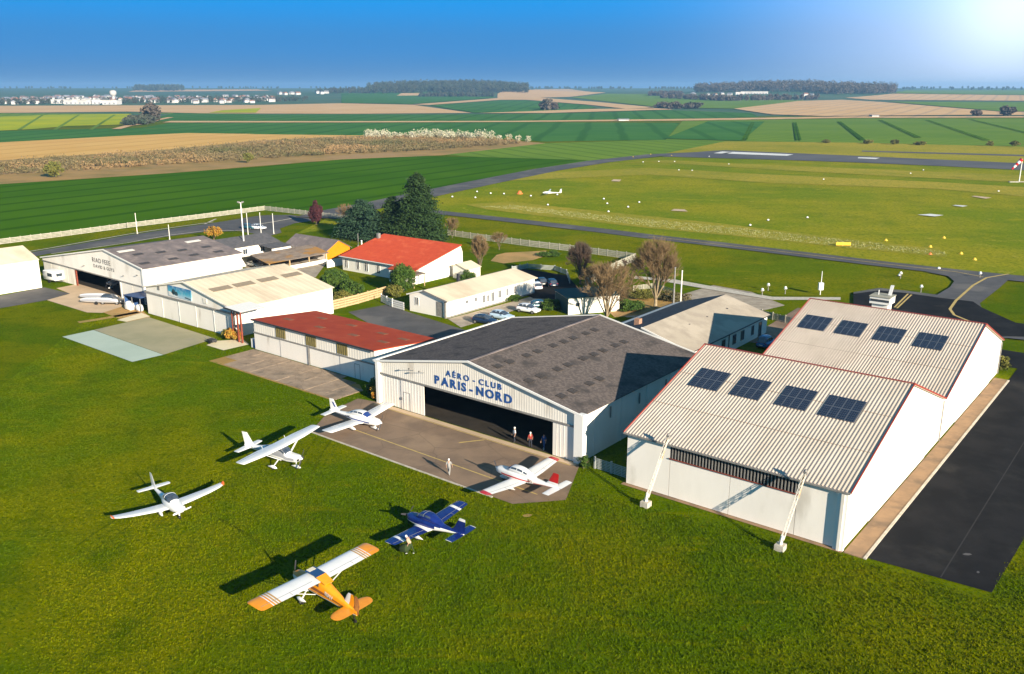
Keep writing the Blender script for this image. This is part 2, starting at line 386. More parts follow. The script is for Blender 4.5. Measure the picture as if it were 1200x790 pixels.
for a_, b_ in (((870, 165), (881, 144)), ((934, 165), (930, 144)), ((1010, 165), (982, 143)), ((1075, 162), (1030, 141)), ((1155, 165), (1085, 141)), ((1230, 163), (1135, 140))):
    sheet('tractor_track', strip_px([a_, b_], 1.6), 'wheat', .5)
    sheet('tractor_track', strip_px([(a_[0] + 4, a_[1]), (b_[0] + 2.5, b_[1])], 1.6), 'wheat', .5)
sheet('field_path', [(190, 143.8), (400, 143.8), (600, 143.3), (800, 141.6), (1000, 138.4), (1350, 137.6), (1350, 136.4), (1000, 136.6), (800, 139.6), (600, 142), (400, 142.3), (200, 142)], 'pink_soil', .3)
sheet('green_field', [(160, 143), (200, 142), (400, 142.2), (600, 142), (800, 139.6), (890, 137.6), (880, 133), (780, 129.5), (640, 133.5), (530, 134.5), (300, 134.5), (205, 133)], 'teal_crop', .2)
sheet('green_field', [(-150, 139), (0, 137), (60, 135), (154, 134), (200, 133), (300, 134), (-150, 133)], 'young_crop', .2)
sheet('ploughed_field', [(-150, 134), (0, 133), (150, 131.5), (240, 133.5), (410, 134), (553, 133), (483, 123), (400, 121.5), (300, 123.5), (0, 124.5), (-150, 126)], 'pink_soil', .4)
sheet('yellow_patch', [(245, 133), (300, 133), (306, 127.5), (262, 130)], 'rapeseed', .8)
sheet('ploughed_field', [(483, 123), (583, 115.5), (583, 110.5), (627, 105), (667, 104.6), (710, 109), (667, 114), (633, 115), (700, 120), (770, 127), (733, 128), (687, 123), (617, 117.5), (587, 117.5), (503, 123.6)], 'pink_soil', .9)
sheet('green_field', [(503, 124), (587, 118), (617, 118), (687, 123.6), (700, 127.5), (640, 132.8), (556, 132.8)], 'teal_crop', .8)
sheet('ploughed_field', [(690, 128.4), (770, 127.6), (790, 129), (640, 133.2), (560, 133.6)], 'pink_soil', .85)
sheet('green_field', [(668, 114.5), (712, 110), (820, 112), (1000, 121), (935, 118), (860, 128), (775, 126.4)], 'young_crop', .85)
sheet('ploughed_field', [(860, 128), (935, 119), (987, 117.4), (1033, 120), (1173, 132), (1350, 133), (1350, 136), (1133, 135.4), (967, 136.8), (905, 135)], 'pink_soil', .9)
sheet('green_field', [(1040, 119.6), (1350, 121), (1350, 132.6), (1175, 131.6)], 'young_crop', .9)
sheet('ploughed_field', [(990, 115), (1047, 110.5), (1350, 112), (1350, 119.8), (1020, 117.5)], 'pink_soil', 1.)
sheet('green_field', [(1050, 109.8), (1350, 111), (1350, 106), (1060, 106)], 'young_crop', 1.)
sheet('green_field', [(400, 121), (483, 122.6), (578, 115.2), (580, 110.4), (470, 108), (400, 110)], 'teal_crop', .9)
sheet('ploughed_field', [(150, 108), (320, 106.6), (300, 105), (160, 105.6)], 'pink_soil', 1.)
sheet('ploughed_field', [(465, 112.8), (492, 112.4), (493, 109.6), (470, 109.8)], 'pink_soil', 1.3)

# runway, taxiways, roads
sheet('runway', [(775, 184), (800, 180), (830, 177.6), (850, 176.4), (1000, 183), (1100, 187.5), (1200, 192), (1350, 199), (1350, 209), (1200, 200), (1100, 195), (1000, 190.8), (900, 187.4), (830, 185.5)], 'asphalt_runway', .24)
sheet('runway_marking', [(846, 180.6), (922, 183.4), (930, 181.6), (858, 178.6)], 'paint_white', .34)
sheet('runway_marking', [(836, 180.3), (852, 180.8), (858, 178.8), (846, 178.2)], 'paint_white', .34)
sheet('runway_marking', [(1005, 186.2), (1026, 187.2), (1031, 185.8), (1006, 185)], 'paint_white', .34)
sheet('runway', [(1010, 178.3), (1350, 188), (1350, 186), (1010, 177)], 'asphalt_runway', .26)
sheet('taxiway', strip_px([(370, 256), (400, 248.5), (440, 241), (500, 228), (560, 215.5), (640, 199.5), (700, 190), (770, 182), (840, 179)], 13), 'asphalt_road', .22)
sheet('taxiway', strip_px([(500, 248), (540, 252.5), (600, 259), (700, 270.5), (760, 278), (840, 287), (940, 299), (1040, 311), (1120, 320), (1200, 328), (1360, 342)], 6.2), 'asphalt_road', .22)
sheet('taxiway_apron', [(1000, 344), (1030, 339), (1060, 342), (1098, 347), (1113, 338), (1118, 331), (1111, 325), (1085, 320), (1130, 322), (1185, 326), (1172, 338), (1148, 357), (1150, 362), (1190, 380), (1240, 388), (1330, 396), (1330, 412), (1240, 404), (1180, 398), (1120, 400), (1000, 380)], 'asphalt_road', .25)
sheet('apron_patch', [(1000, 346), (1030, 342), (1062, 345), (1100, 350.5), (1140, 355), (1150, 362), (1190, 380), (1330, 397), (1330, 400), (1180, 396), (1120, 400), (1000, 380)], 'asphalt_dark', .26)
for pts in ([(1135, 378), (1118, 371), (1113, 364), (1120, 354), (1140, 336), (1156, 327), (1182, 322.5)], ):
    sheet('taxiway_line', strip_px(pts, .45), 'paint_yellow', .27)
for pts in ([(1048, 362), (1064, 346)], [(1051, 363), (1068, 347)]): sheet('taxiway_line', strip_px(pts, .3), 'paint_yellow', .27)
sheet('taxiway_line', strip_px([(760, 278), (940, 299), (1040, 311), (1120, 320), (1152, 326)], .3), 'paint_yellow', .27)
sheet('airfield_marking', [(1075, 253), (1095, 255), (1106, 253.5), (1090, 252)], 'paint_white', .34)
sheet('airfield_marking', [(1116, 242), (1128, 243.6), (1134, 242.4), (1120, 241.4)], 'paint_white', .34)
sheet('airfield_marking', [(1138, 231), (1155, 234), (1162, 232.6), (1142, 230.4)], 'concrete_tan', .30)
sheet('airfield_marking', [(716, 213), (726, 213.6), (728, 211.4), (719, 211)], 'concrete_tan', .30)
sheet('airfield_marking', [(786, 248), (806, 249), (802, 246.5), (790, 246)], 'concrete_tan', .30)

# the dark apron at the right of the twin hangars, with its concrete strip
sheet('asphalt_apron', wu((-17.2, 67.0), (-8.4, 67.6), (-8.0, 80), (-8.2, 130), (-17.4, 130.0)), 'asphalt_dark', .04, px=False)
sheet('asphalt_apron', wu((-30, 130), (-8.2, 130.0), (14, 131), (14, 138.2), (-18, 138.6), (-32, 139)), 'asphalt_dark', .044, px=False)
mb = MB()
for i in range(19):
    a, b_ = 66.7 + i * 3.0, 66.7 + i * 3.0 + 2.97
    mb = MB(); mb.box((-19.0, a, 0), (-17.45, b_, .07 + rnd.uniform(0, .02)))
    if i == 0: cs = thing('concrete_strip', 'x', 'x'); [cs.pop(k) for k in ('label', 'category') if k in cs]; cs['kind'] = 'structure'; cs.rotation_euler.z = ROT
    mb.obj('slab', 'concrete_strip', cs)
mb = MB(); mb.box((-17.44, 66.7, 0), (-17.22, 123.5, .12)); kb = mb.obj('kerb', 'kerb', cs)

# brown apron in front of the aero club hangar
sheet('apron_joint', strip_px(WP(wu((-11.9, 67.5), (-12.0, 129.5))), .10, px=False), 'worn_joint', .05)
for p_ in ((1133, 650), (1146, 671)): sheet('asphalt_scuff', [(p_[0] + dx * (1 + p_[0] % 3) * .6, p_[1] + dy) for dx, dy in ((-3, 0), (-1, -1.2), (2, -.8), (3.4, .6), (1, 1.5), (-1.6, 1.1))], 'asphalt_runway', .05)
sheet('hangar_apron', wu((-73.2, 56.9), (-45.2, 56.9), (-41.9, 60.5), (-45.4, 67.9), (-74.6, 67.9), (-77.2, 67.3), (-76.4, 62)), 'tarmac_brown', .04, px=False)
sheet('apron_line', wu((-70.5, 60.15), (-44.6, 59.75), (-44.6, 59.9), (-70.5, 60.3)), 'paint_yellow', .046, px=False)
sheet('apron_line', wu((-58.6, 64.6), (-57.0, 66.9), (-56.8, 66.8), (-58.4, 64.5)), 'paint_yellow', .046, px=False)
sheet('apron_line', wu((-74.4, 67.0), (-46, 67.0), (-46, 67.12), (-74.4, 67.12)), 'paint_yellow', .046, px=False)
mb = MB(); mb.box((-73.3, 56.75, 0), (-47.5, 56.9, .09))
ed = mb.obj('kerb', 'kerb', rz=ROT); ed['kind'] = 'structure'
mb = MB(); mb.box((-74.3, 67.2, 0), (-45.6, 67.95, .055))
sill = mb.obj('threshold_strip', 'concrete_tan', rz=ROT); sill['kind'] = 'structure'
sheet('foundation_strip', wu((-39.8, 66.5), (-19.1, 66.5), (-19.1, 67.1), (-39.8, 67.1)), 'concrete_strip', .05, px=False)

def curve_px(a, b_, c, n=14):
    A_, B_, C_ = G(*a), G(*b_), G(*c); return WP([tuple((A_ * (1 - t) ** 2 + B_ * 2 * t * (1 - t) + C_ * t * t)[:2]) for t in [i / n for i in range(n + 1)]])
for a, b_, c in (((372, 512), (330, 560), (345, 640)), ((560, 590), (560, 640), (470, 700)), ((240, 600), (320, 640), (345, 672)), ((610, 592), (700, 640), (640, 760)), ((300, 545), (200, 560), (90, 640))):
    for off in (0., 2.1):
        q = curve_px(a, b_, c); q = WP([(x + off * .8, y - off * .6) for x, y in q]); sheet('wheel_track', strip_px(q, .22, px=False), 'grass_track', .016)
# broken concrete slabs before the red roofed shed
cs2 = bpy.data.objects.new('slab_apron', None); COL.objects.link(cs2); cs2['kind'] = 'structure'; cs2.rotation_euler.z = ROT
for i in range(9):
    for j in range(3):
        a = -104.6 + i * 2.85; u1 = 72.2 - j * 2.35; lim = 65.3
        if a > -87 and j == 0: u1 = 71.2
        b0, b1 = max(u1 - 2.3, lim), u1
        if i == 8 and j == 0: b1 = 69.6
        if i == 0 and j == 2: continue
        e = [rnd.uniform(-.04, .04) for _ in range(8)]
        P = [(a + e[0], b0 + e[1]), (a + 2.8 + e[2], b0 + e[3]), (a + 2.8 + e[4], b1 + e[5]), (a + e[6], b1 + e[7])]
        zt = .05 + rnd.uniform(-.012, .018)
        mb = MB(); mb.slab([(x, y, zt + rnd.uniform(-.006, .006)) for x, y in P][:4], .12)
        mb.obj('slab', 'concrete_slab', cs2)
sheet('dirt_margin', wu((-104.8, 65.0), (-79.0, 65.0), (-78.8, 69.6), (-81, 71), (-104.8, 72.3)), 'scrub_ground', .012, px=False)

# pads on the left
sheet('hangar_pad', [(110, 387), (174, 372), (252, 397), (192, 416)], 'concrete_grey', .05)
sheet('hangar_pad', [(73, 395), (109.6, 387.2), (191.5, 416.2), (155, 424.5)], 'concrete_aqua', .05)
sheet('hangar_pad', [(137, 375.5), (166, 367), (176, 371), (148, 377.5)], 'concrete_cream', .055)
sheet('hangar_pad', [(55, 352), (82, 344.5), (66, 338), (92, 333), (150, 350), (142, 360), (120, 367), (102, 366.5)], 'concrete_tan', .05)
sheet('service_road', [(-90, 368), (0, 347), (52, 337), (82, 344.2), (54, 352.2), (0, 361.5), (-90, 382)], 'asphalt_road', .045)
sheet('dirt_track', strip_px([(92, 378), (118, 374), (140, 370), (162, 366)], 1.3), 'dirt', .03)
sheet('gravel_yard', [(120, 366), (142, 360), (150, 350), (176, 372), (150, 378), (138, 373)], 'dirt', .03)
sheet('flower_bed', [(242, 405), (252, 400), (285, 398), (292, 404), (262, 411)], 'concrete_cream', .06)

# entrance road, car park, yards behind
sheet('entrance_road', [(-90, 322), (0, 302), (60, 292), (150, 276), (210, 267), (250, 261.5), (300, 253.5), (330, 250.8), (348, 253), (372, 258), (345, 262), (328, 268), (330, 273), (315, 277), (280, 271), (240, 272), (200, 277), (150, 284), (60, 297), (0, 309), (-90, 330)], 'asphalt_road', .05)
sheet('kerb_line', strip_px([(-90, 321), (0, 301), (60, 291), (150, 275), (210, 266), (250, 260.6)], .6), 'kerb', .12)
sheet('kerb_line', strip_px([(60, 298), (150, 285), (200, 276), (240, 271), (285, 270.5)], .5), 'kerb', .12)
sheet('kerb_line', strip_px([(240, 263), (253, 257)], .6), 'kerb', .12)
sheet('kerb_line', strip_px([(298, 264), (320, 260.5), (342, 256.5)], .7), 'kerb', .12)
sheet('car_park', [(408, 366), (452, 357.5), (560, 392), (600, 400), (540, 410), (470, 400)], 'asphalt_road', .05)
sheet('car_park', [(595, 322), (612, 315), (664, 323), (680, 340), (668, 352), (625, 350), (600, 338)], 'asphalt_dark', .05)
sheet('garden_path', [(525, 374), (622, 348), (640, 344), (655, 347), (560, 378), (540, 384)], 'gravel', .04)
sheet('dirt_mound', [(582, 299), (592, 296.5), (640, 294), (646, 298), (625, 305), (590, 309), (575, 306)], 'dirt', .05)
sheet('gravel_yard', [(255, 300), (290, 285), (360, 290), (385, 305), (370, 325), (330, 325), (280, 312)], 'gravel', .03)
sheet('gravel_yard', [(655, 345), (740, 350), (800, 345), (850, 330), (920, 358), (860, 372), (735, 372)], 'gravel', .02)
sheet('yard_road', [(860, 398), (900, 382), (935, 361), (975, 366), (930, 410)], 'tarmac_brown', .04)
sheet('paved_path', [(742, 327), (770, 329), (850, 343), (905, 352), (985, 352), (985, 349), (905, 348.5), (850, 339), (790, 328), (745, 324)], 'kerb', .10)
sheet('bare_soil', [(700, 352), (735, 342), (800, 345), (795, 365), (720, 372)], 'scrub_ground', .03)
sheet('molehill_patch', [(612, 604), (618, 602.6), (624, 603.6), (621, 606), (614, 606)], 'dirt', .03)
# ------------------------------------------------------------------ building materials
dm('white_wall', (.86, .81, .73), (.82, .77, .69), scale=.5, rough=.8, bump=.004, bscale=3, c3=(.58, .53, .45), scale3=.25, con3=(.56, .78), stretch=(1, 1, .35))
dm('white_side', (.80, .77, .70), (.75, .71, .63), scale=.4, rough=.8, c3=(.66, .60, .50), scale3=.22, con3=(.56, .8), stretch=(1, 1, .3))
dm('cream_metal', (.80, .75, .66), (.76, .71, .62), scale=.6, rough=.6, c3=(.50, .44, .36), scale3=.3, con3=(.56, .78), stretch=(1, 1, .3))
dm('door_paint', (.82, .77, .69), (.78, .73, .65), scale=.5, rough=.65, c3=(.50, .44, .36), scale3=.5, con3=(.6, .8), stretch=(1, 1, .25))
dm('steel_roof', (.56, .47, .385), (.48, .40, .32), scale=.35, rough=.55, c3=(.38, .30, .23), scale3=.16, con3=(.5, .8), stretch=(1, .3, 1))
dm('cream_roof', (.70, .59, .43), (.62, .52, .38), scale=.4, rough=.7, c3=(.54, .44, .31), scale3=.2, con3=(.5, .75), stretch=(.4, 1, 1))
dm('cement_roof', (.088, .074, .068), (.145, .12, .108), scale=3.2, rough=.92, bump=.035, bscale=5, c3=(.062, .055, .052), scale3=.5, con3=(.5, .68), detail=9, contrast=(.38, .62))
dm('cement_roof_old', (.20, .165, .16), (.15, .13, .125), scale=.6, rough=.92, bump=.03, bscale=5, c3=(.27, .22, .20), scale3=.35, con3=(.5, .68))
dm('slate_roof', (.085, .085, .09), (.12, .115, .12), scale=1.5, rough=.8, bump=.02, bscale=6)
dm('mossy_roof', (.24, .19, .15), (.16, .125, .10), scale=.9, rough=.95, bump=.06, bscale=4, c3=(.30, .16, .05), scale3=.25, con3=(.5, .62), stretch=(1, .5, 1))
dm('red_roof', (.37, .055, .018), (.32, .044, .015), scale=.5, rough=.75, c3=(.41, .08, .03), scale3=.3, con3=(.5, .75))
dm('tile_roof', (.40, .062, .026), (.35, .05, .022), scale=1.2, rough=.8, bump=.02, bscale=6, c3=(.44, .09, .04), scale3=.4, con3=(.52, .7))
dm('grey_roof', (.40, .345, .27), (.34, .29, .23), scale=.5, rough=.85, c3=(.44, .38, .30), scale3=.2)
dm('red_skylight', (.26, .11, .06), (.20, .09, .05), scale=1, rough=.8)
dm('red_trim', (.26, .035, .022), rough=.6)
dm('dark_trim', (.03, .03, .035), rough=.6)
dm('grey_trim', (.25, .24, .22), (.18, .17, .16), scale=3, rough=.5)
dm('white_trim', (.78, .76, .71), rough=.6)
dm('ochre_panel', (.21, .17, .055), (.15, .12, .04), scale=2, rough=.6)
dm('skylight_brown', (.075, .060, .048), (.055, .045, .038), scale=2, rough=.5)
dm('skylight_white', (.72, .68, .60), rough=.5)
dm('skylight_dull', (.30, .23, .15), (.24, .19, .13), scale=2, rough=.6)
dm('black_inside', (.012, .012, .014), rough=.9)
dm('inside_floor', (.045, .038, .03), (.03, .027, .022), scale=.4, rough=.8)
dm('window_glass', (.045, .06, .08), (.02, .03, .04), scale=1, rough=.12, spec=.8)
dm('blue_letter', (.012, .075, .28), rough=.6)
dm('black_letter', (.05, .045, .045), rough=.6)
dm('orange_wall', (.74, .215, .006), (.68, .19, .005), scale=.8, rough=.8)
dm('rust_steel', (.26, .06, .035), (.18, .05, .03), scale=3, rough=.8)
dm('wood_fence', (.50, .36, .20), (.42, .29, .15), scale=2, rough=.9)
dm('dark_teal', (.016, .06, .06), (.012, .045, .05), scale=2, rough=.7)
dm('pv_cell', (.010, .017, .04), (.014, .024, .055), scale=3, rough=.22, spec=.7)
dm('pv_frame', (.12, .13, .15), rough=.4, metal=.4)
dm('blue_tarp', (.02, .07, .20), (.015, .05, .15), scale=2, rough=.6)
dm('blue_paint', (.03, .16, .38), rough=.5)
dm('brick_chimney', (.42, .25, .17), (.32, .18, .12), scale=6, rough=.9)

def corr_sheet(mb, o, ax, L, dn, pitch, depth, nrm, mi=0, top=None):
    """trapezoidal sheet: profile runs along ax for length L, ribs run along vector dn; top(s) shifts the start of each rib"""
    o = Vector(o); ax = Vector(ax).normalized(); dn = Vector(dn) if dn is not None else None; nrm = Vector(nrm).normalized()
    n = max(1, int(round(L / pitch))); p = L / n; prof = []
    for i in range(n):
        s = i * p
        prof += [(s, 0), (s + p * .5, 0), (s + p * .6, depth), (s + p * .9, depth)]
    prof.append((L, 0)); last = None
    for s, h in prof:
        a = o + ax * s + nrm * h
        if top: a = a + top(s)[0]; b = o + ax * s + nrm * h + top(s)[1]
        else: b = a + dn
        i = (mb.vert(a), mb.vert(b))
        if last: mb.face((last[0], last[1], i[1], i[0]), mi)
        last = i
class B:
    """a building in the (w, u) frame; local origin at w0, u0"""
    def __init__(s, name, label, cat, w0, u0, group=None):
        s.w0, s.u0 = w0, u0; s.t = thing(name, label, cat, X(w0, u0), ROT, group)
    def l(s, w_, u_, z=0.): return Vector((w_ - s.w0, u_ - s.u0, z))
    def add(s, mb, name, m, parent=None, smooth=False, label=None):
        o = mb.obj(name, m, parent or s.t, smooth)
        if label: o['label'] = label
        return o
    def box(s, name, a, b, m, parent=None, label=None):
        mb = MB(); mb.box(s.l(*a), s.l(*b)); return s.add(mb, name, m, parent, label=label)
    def quad(s, name, pts, th, m, parent=None, up=None, label=None):
        mb = MB(); mb.slab([s.l(*p) for p in pts], th, up=up); return s.add(mb, name, m, parent, label=label)
    def gable_u(s, w1, w2, u1, u2, e1, e2, rw, rz, m, name='wall', base=0.):
        """solid walls, ridge along u at w=rw height rz; eaves e1 (at w1), e2 (at w2)"""
        mb = MB(); pr = [(w1, base), (w2, base), (w2, e2), (rw, rz), (w1, e1)]
        a = [s.l(p[0], u1, p[1]) for p in pr]; b = [s.l(p[0], u2, p[1]) for p in pr]
        ia = [mb.vert(p) for p in a]; ib = [mb.vert(p) for p in b]
        mb.face(ia); mb.face(ib[::-1])
        for i in range(5): j = (i + 1) % 5; mb.face((ia[i], ib[i], ib[j], ia[j]))
        return s.add(mb, name, m)
    def gable_w(s, w1, w2, u1, u2, e1, e2, ru, rz, m, name='wall'):
        mb = MB(); pr = [(u1, 0), (u2, 0), (u2, e2), (ru, rz), (u1, e1)]
        a = [s.l(w1, p[0], p[1]) for p in pr]; b = [s.l(w2, p[0], p[1]) for p in pr]
        ia = [mb.vert(p) for p in a]; ib = [mb.vert(p) for p in b]
        mb.face(ia); mb.face(ib[::-1])
        for i in range(5): j = (i + 1) % 5; mb.face((ia[i], ib[i], ib[j], ia[j]))
        return s.add(mb, name, m)
    def win_u(s, w1, w2, z1, z2, u, frame='white_trim', glass='window_glass', bars=1, name='window'):
        """window in a wall facing the camera side (plane u)"""
        f = MB(); d = .06
        for a, b in (((w1 - .07, u - .06, z1 - .07), (w2 + .07, u + .02, z1)), ((w1 - .07, u - .06, z2), (w2 + .07, u + .02, z2 + .07)),
                     ((w1 - .07, u - .057, z1), (w1, u + .02, z2)), ((w2, u - .057, z1), (w2 + .07, u + .02, z2))): f.box(s.l(*a), s.l(*b))
        for k in range(bars):
            c = w1 + (w2 - w1) * (k + 1) / (bars + 1); f.box(s.l(c - .025, u - .055, z1), s.l(c + .025, u + .02, z2))
        fo = s.add(f, name, frame); g = MB(); g.box(s.l(w1, u - .02, z1), s.l(w2, u + .015, z2)); s.add(g, 'pane', glass, fo); return fo
    def win_w(s, u1, u2, z1, z2, w_, frame='white_trim', glass='window_glass', bars=1, name='window'):
        f = MB()
        for a, b in (((w_ - .02, u1 - .07, z1 - .07), (w_ + .06, u2 + .07, z1)), ((w_ - .02, u1 - .07, z2), (w_ + .06, u2 + .07, z2 + .07)),
                     ((w_ - .02, u1 - .07, z1), (w_ + .057, u1, z2)), ((w_ - .02, u2, z1), (w_ + .057, u2 + .07, z2))): f.box(s.l(*a), s.l(*b))
        for k in range(bars):
            c = u1 + (u2 - u1) * (k + 1) / (bars + 1); f.box(s.l(w_ - .02, c - .025, z1), s.l(w_ + .055, c + .025, z2))
        fo = s.add(f, name, frame); g = MB(); g.box(s.l(w_ - .015, u1, z1), s.l(w_ + .02, u2, z2)); s.add(g, 'pane', glass, fo); return fo

def split_letters(par, txt, size, m, loc, sp, bold, sx=1.12):
    """each glyph its own flat raised letter"""
    x = 0.
    for i, ch in enumerate(txt):
        if ch == ' ': x += size * .10 * sp; continue
        o = text_obj('letter', ch, size, m, par, (0, 0, 0), (math.pi / 2, 0, 0), .012, bold, align='LEFT')
        xs = [v.co.x for v in o.data.vertices]; o.location = loc + Vector((x - min(xs) * sx, 0, 0)); o.scale.x = sx; x += (max(xs) - min(xs)) * sx + size * .10 * sp
# ================================================================== aero club hangar
W1, W2, U1, U2 = -74.3, -45.6, 68.1, 93.2; EV, RW, RZ, LT = 5.2, -60.0, 7.85, 3.8
b = B('club_hangar', 'big white hangar with dark grey gable roof and blue club lettering over its open door', 'hangar', -60, 68.1)
def rzz(w_): return EV + (RZ - EV) * (1 - abs(w_ - RW) / ((RW - W1) if w_ < RW else (W2 - RW)))
# side and back walls
b.box('side_wall', (W1, U1 + .02, 0), (W1 + .25, U2, EV - .12), 'white_side'); b.box('side_wall', (W2 - .25, U1 + .02, 0), (W2, U2, EV - .12), 'white_side')
mb = MB(); pr = [(W1 + .25, 0), (W2 - .25, 0), (W2 - .25, EV - .12), (RW, RZ - .12), (W1 + .25, EV - .12)]
ia = [mb.vert(b.l(a, U2 - .2, z)) for a, z in pr]; ib = [mb.vert(b.l(a, U2, z)) for a, z in pr]; mb.face(ia); mb.face(ib[::-1])
for i in range(5): j = (i + 1) % 5; mb.face((ia[i], ib[i], ib[j], ia[j]))
b.add(mb, 'back_wall', 'white_wall')
for k in range(5):   # pilasters along the right wall, and conduits
    u_ = 70.5 + k * 5.2
    b.box('wall_post', (W2, u_, 0), (W2 + .07, u_ + .14, EV - .35), 'white_side')
for u_, z_ in ((73.4, 4.4), (79.2, 4.3), (85, 4.3)): b.box('vent_pipe', (W2 + .08, u_, z_ - 1.1), (W2 + .2, u_ + .12, z_ + .1), 'grey_trim')
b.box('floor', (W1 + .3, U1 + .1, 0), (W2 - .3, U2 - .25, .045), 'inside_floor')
# gable fascia of ribbed sheet
mb = MB()
corr_sheet(mb, b.l(W1 + .35, U1 - .02, 0), (1, 0, 0), W2 - W1 - .7, None, .32, .010, (0, -1, 0),
           top=lambda s_: (Vector((0, 0, rzz(W1 + .35 + s_) - .2)), Vector((0, 0, LT))))
b.add(mb, 'gable_cladding', 'cream_metal')
mb = MB(); pr = [(W1 + .1, LT), (W2 - .1, LT), (W2 - .1, EV - .2), (RW, RZ - .2), (W1 + .1, EV - .2)]
ia = [mb.vert(b.l(a, U1, z)) for a, z in pr]; ib = [mb.vert(b.l(a, U1 + .12, z)) for a, z in pr]; mb.face(ia); mb.face(ib[::-1])
for i in range(5): j = (i + 1) % 5; mb.face((ia[i], ib[i], ib[j], ia[j]))
b.add(mb, 'gable_wall', 'cream_metal')
b.box('door_rail', (W1 + .3, U1 - .16, LT - .12), (W2 - .3, U1 - .02, LT + .06), 'grey_trim')
for a, c in ((W1 - .12, W1 + .36), (W2 - .5, W2 + .55)):
    b.box('corner_pier', (a, U1 - .35, 0), (c, U1 + .35, EV + .05), 'white_trim')
# the sliding doors
dl = []
for a, c, uu in ((W1 + .36, -70.55, U1 + .02), (-70.5, -66.85, U1 - .06), (-48.85, -46.15, U1 - .06)):
    mb = MB(); mb.box(b.l(a, uu, .07), b.l(c, uu + .07, LT - .12))
    mb2 = MB()
    for q in np.arange(a + .45, c - .1, .45): mb.box(b.l(q, uu - .018, .12), b.l(q + .05, uu + .0, LT - .2))
    dl.append(b.add(mb, 'sliding_door', 'door_paint'))
mb = MB()
for p, q in (((-70.1, .1), (-70.06, 2.2)), ((-69.1, .1), (-69.06, 2.2)), ((-70.1, 2.2), (-69.06, 2.24))): mb.box(b.l(p[0], U1 - .09, p[1]), b.l(q[0], U1 - .075, q[1]))
b.add(mb, 'wicket_door', 'grey_trim', dl[1])
mb = MB(); mb.box(b.l(-70.45, U1 - .14, 1.2), b.l(-70.3, U1 - .06, 1.5)); b.add(mb, 'handle', 'grey_trim', dl[0])
# roof
for s_, (wa, wb) in enumerate(((W1 - .35, RW), (W2 + .35, RW))):
    ea = EV - .05
    mb = MB(); mb.slab([b.l(wa, U1 - .25, ea), b.l(wa, U2 + .3, ea), b.l(wb, U2 + .3, RZ), b.l(wb, U1 - .25, RZ)], .1)
    ro = b.add(mb, 'roof_slope', 'cement_roof')
    mb = MB(); k = 1 if s_ == 0 else -1
    n_ = Vector((-(RZ - ea) * k, 0, abs(wb - wa))).normalized()
    corr_sheet(mb, b.l(wa, U1 - .2, ea) + n_ * .012, (0, 1, 0), U2 - U1 + .45, Vector((wb - wa, 0, RZ - ea)), .18, .010, n_)
    b.add(mb, 'roof_sheet', 'cement_roof', ro)
    mb = MB(); mb.bar(b.l(wa, U1 - .3, ea + .02), b.l(wb, U1 - .3, RZ + .04), .12, .22); b.add(mb, 'verge', 'white_trim')
    mb = MB(); mb.bar(b.l(wa, U2 + .34, ea + .02), b.l(wb, U2 + .34, RZ + .04), .12, .22); b.add(mb, 'verge', 'white_trim')
    if s_ == 0: mb = MB(); mb.bar(b.l(wa - .08, U1 - .3, ea + .03), b.l(wa - .08, U2 + .3, ea + .03), .34, .16); b.add(mb, 'gutter', 'white_trim')
mb = MB(); mb.bar(b.l(RW, U1 - .3, RZ + .06), b.l(RW, U2 + .3, RZ + .06), .36, .07); b.add(mb, 'ridge_cap', 'cement_roof_old')
def on_slope(w_): return EV - .05 + (RZ - EV + .05) * (W2 + .35 - w_) / (W2 + .35 - RW)
sk = None; nz_ = math.atan2(RZ - EV + .05, W2 + .35 - RW)
for wr in (-57.35, -53.15, -49.0):
    for uu in (69.75, 71.75, 74.8, 76.8, 79.8, 81.95, 83.9, 86.5, 88.5):
        if wr > -50 and uu > 78.5: continue
        if sk is None:
            mb = MB(); mb.box((-.42, -.5, 0), (.42, .5, .04))
            for q in range(4): mb.box((-.42, -.46 + q * .25, .04), (.42, -.36 + q * .25, .065))
            sk = mb.obj('skylight', 'skylight_brown', b.t); o = sk
        else: o = share(sk, 'skylight', b.t)
        o.location = b.l(wr, uu, on_slope(wr) + .05); o.rotation_euler = (0, nz_, 0)
# lettering
def letters(txt, w1, w2, z, size, bold):
    tot = 0.; gaps = 0
    for ch in txt:
        if ch == ' ': gaps += 1.0; continue
        o = text_obj('tmp_letter', ch, size, 'blue_letter', None, (0, 0, 0), (0, 0, 0), .012, bold, align='LEFT'); xs = [v.co.x for v in o.data.vertices]
        tot += (max(xs) - min(xs)) * 1.12; gaps += 1; bpy.data.objects.remove(o)
    sp = (w2 - w1 - tot) / (size * .10 * (gaps - 1)); split_letters(b.t, txt, size, 'blue_letter', b.l(w1, U1 - .06, z), sp, bold)
letters('AÉRO - CLUB', -63.4, -55.5, 5.58, .90, .020)
letters('PARIS - NORD', -65.1, -54.1, 4.34, 1.33, .04)
for q in (-68.2, -66.6): mb = MB(); mb.bar(b.l(q, U1 - .1, 5.25), b.l(q - .1, U1 - .8, 5.55), .05, .05); mb.box(b.l(q - .2, U1 - .95, 5.5), b.l(q, U1 - .75, 5.62)); b.add(mb, 'floodlight', 'grey_trim')
# things seen dimly inside
for q, uu in ((-64, 88), (-57, 90), (-51, 86)):
    pass

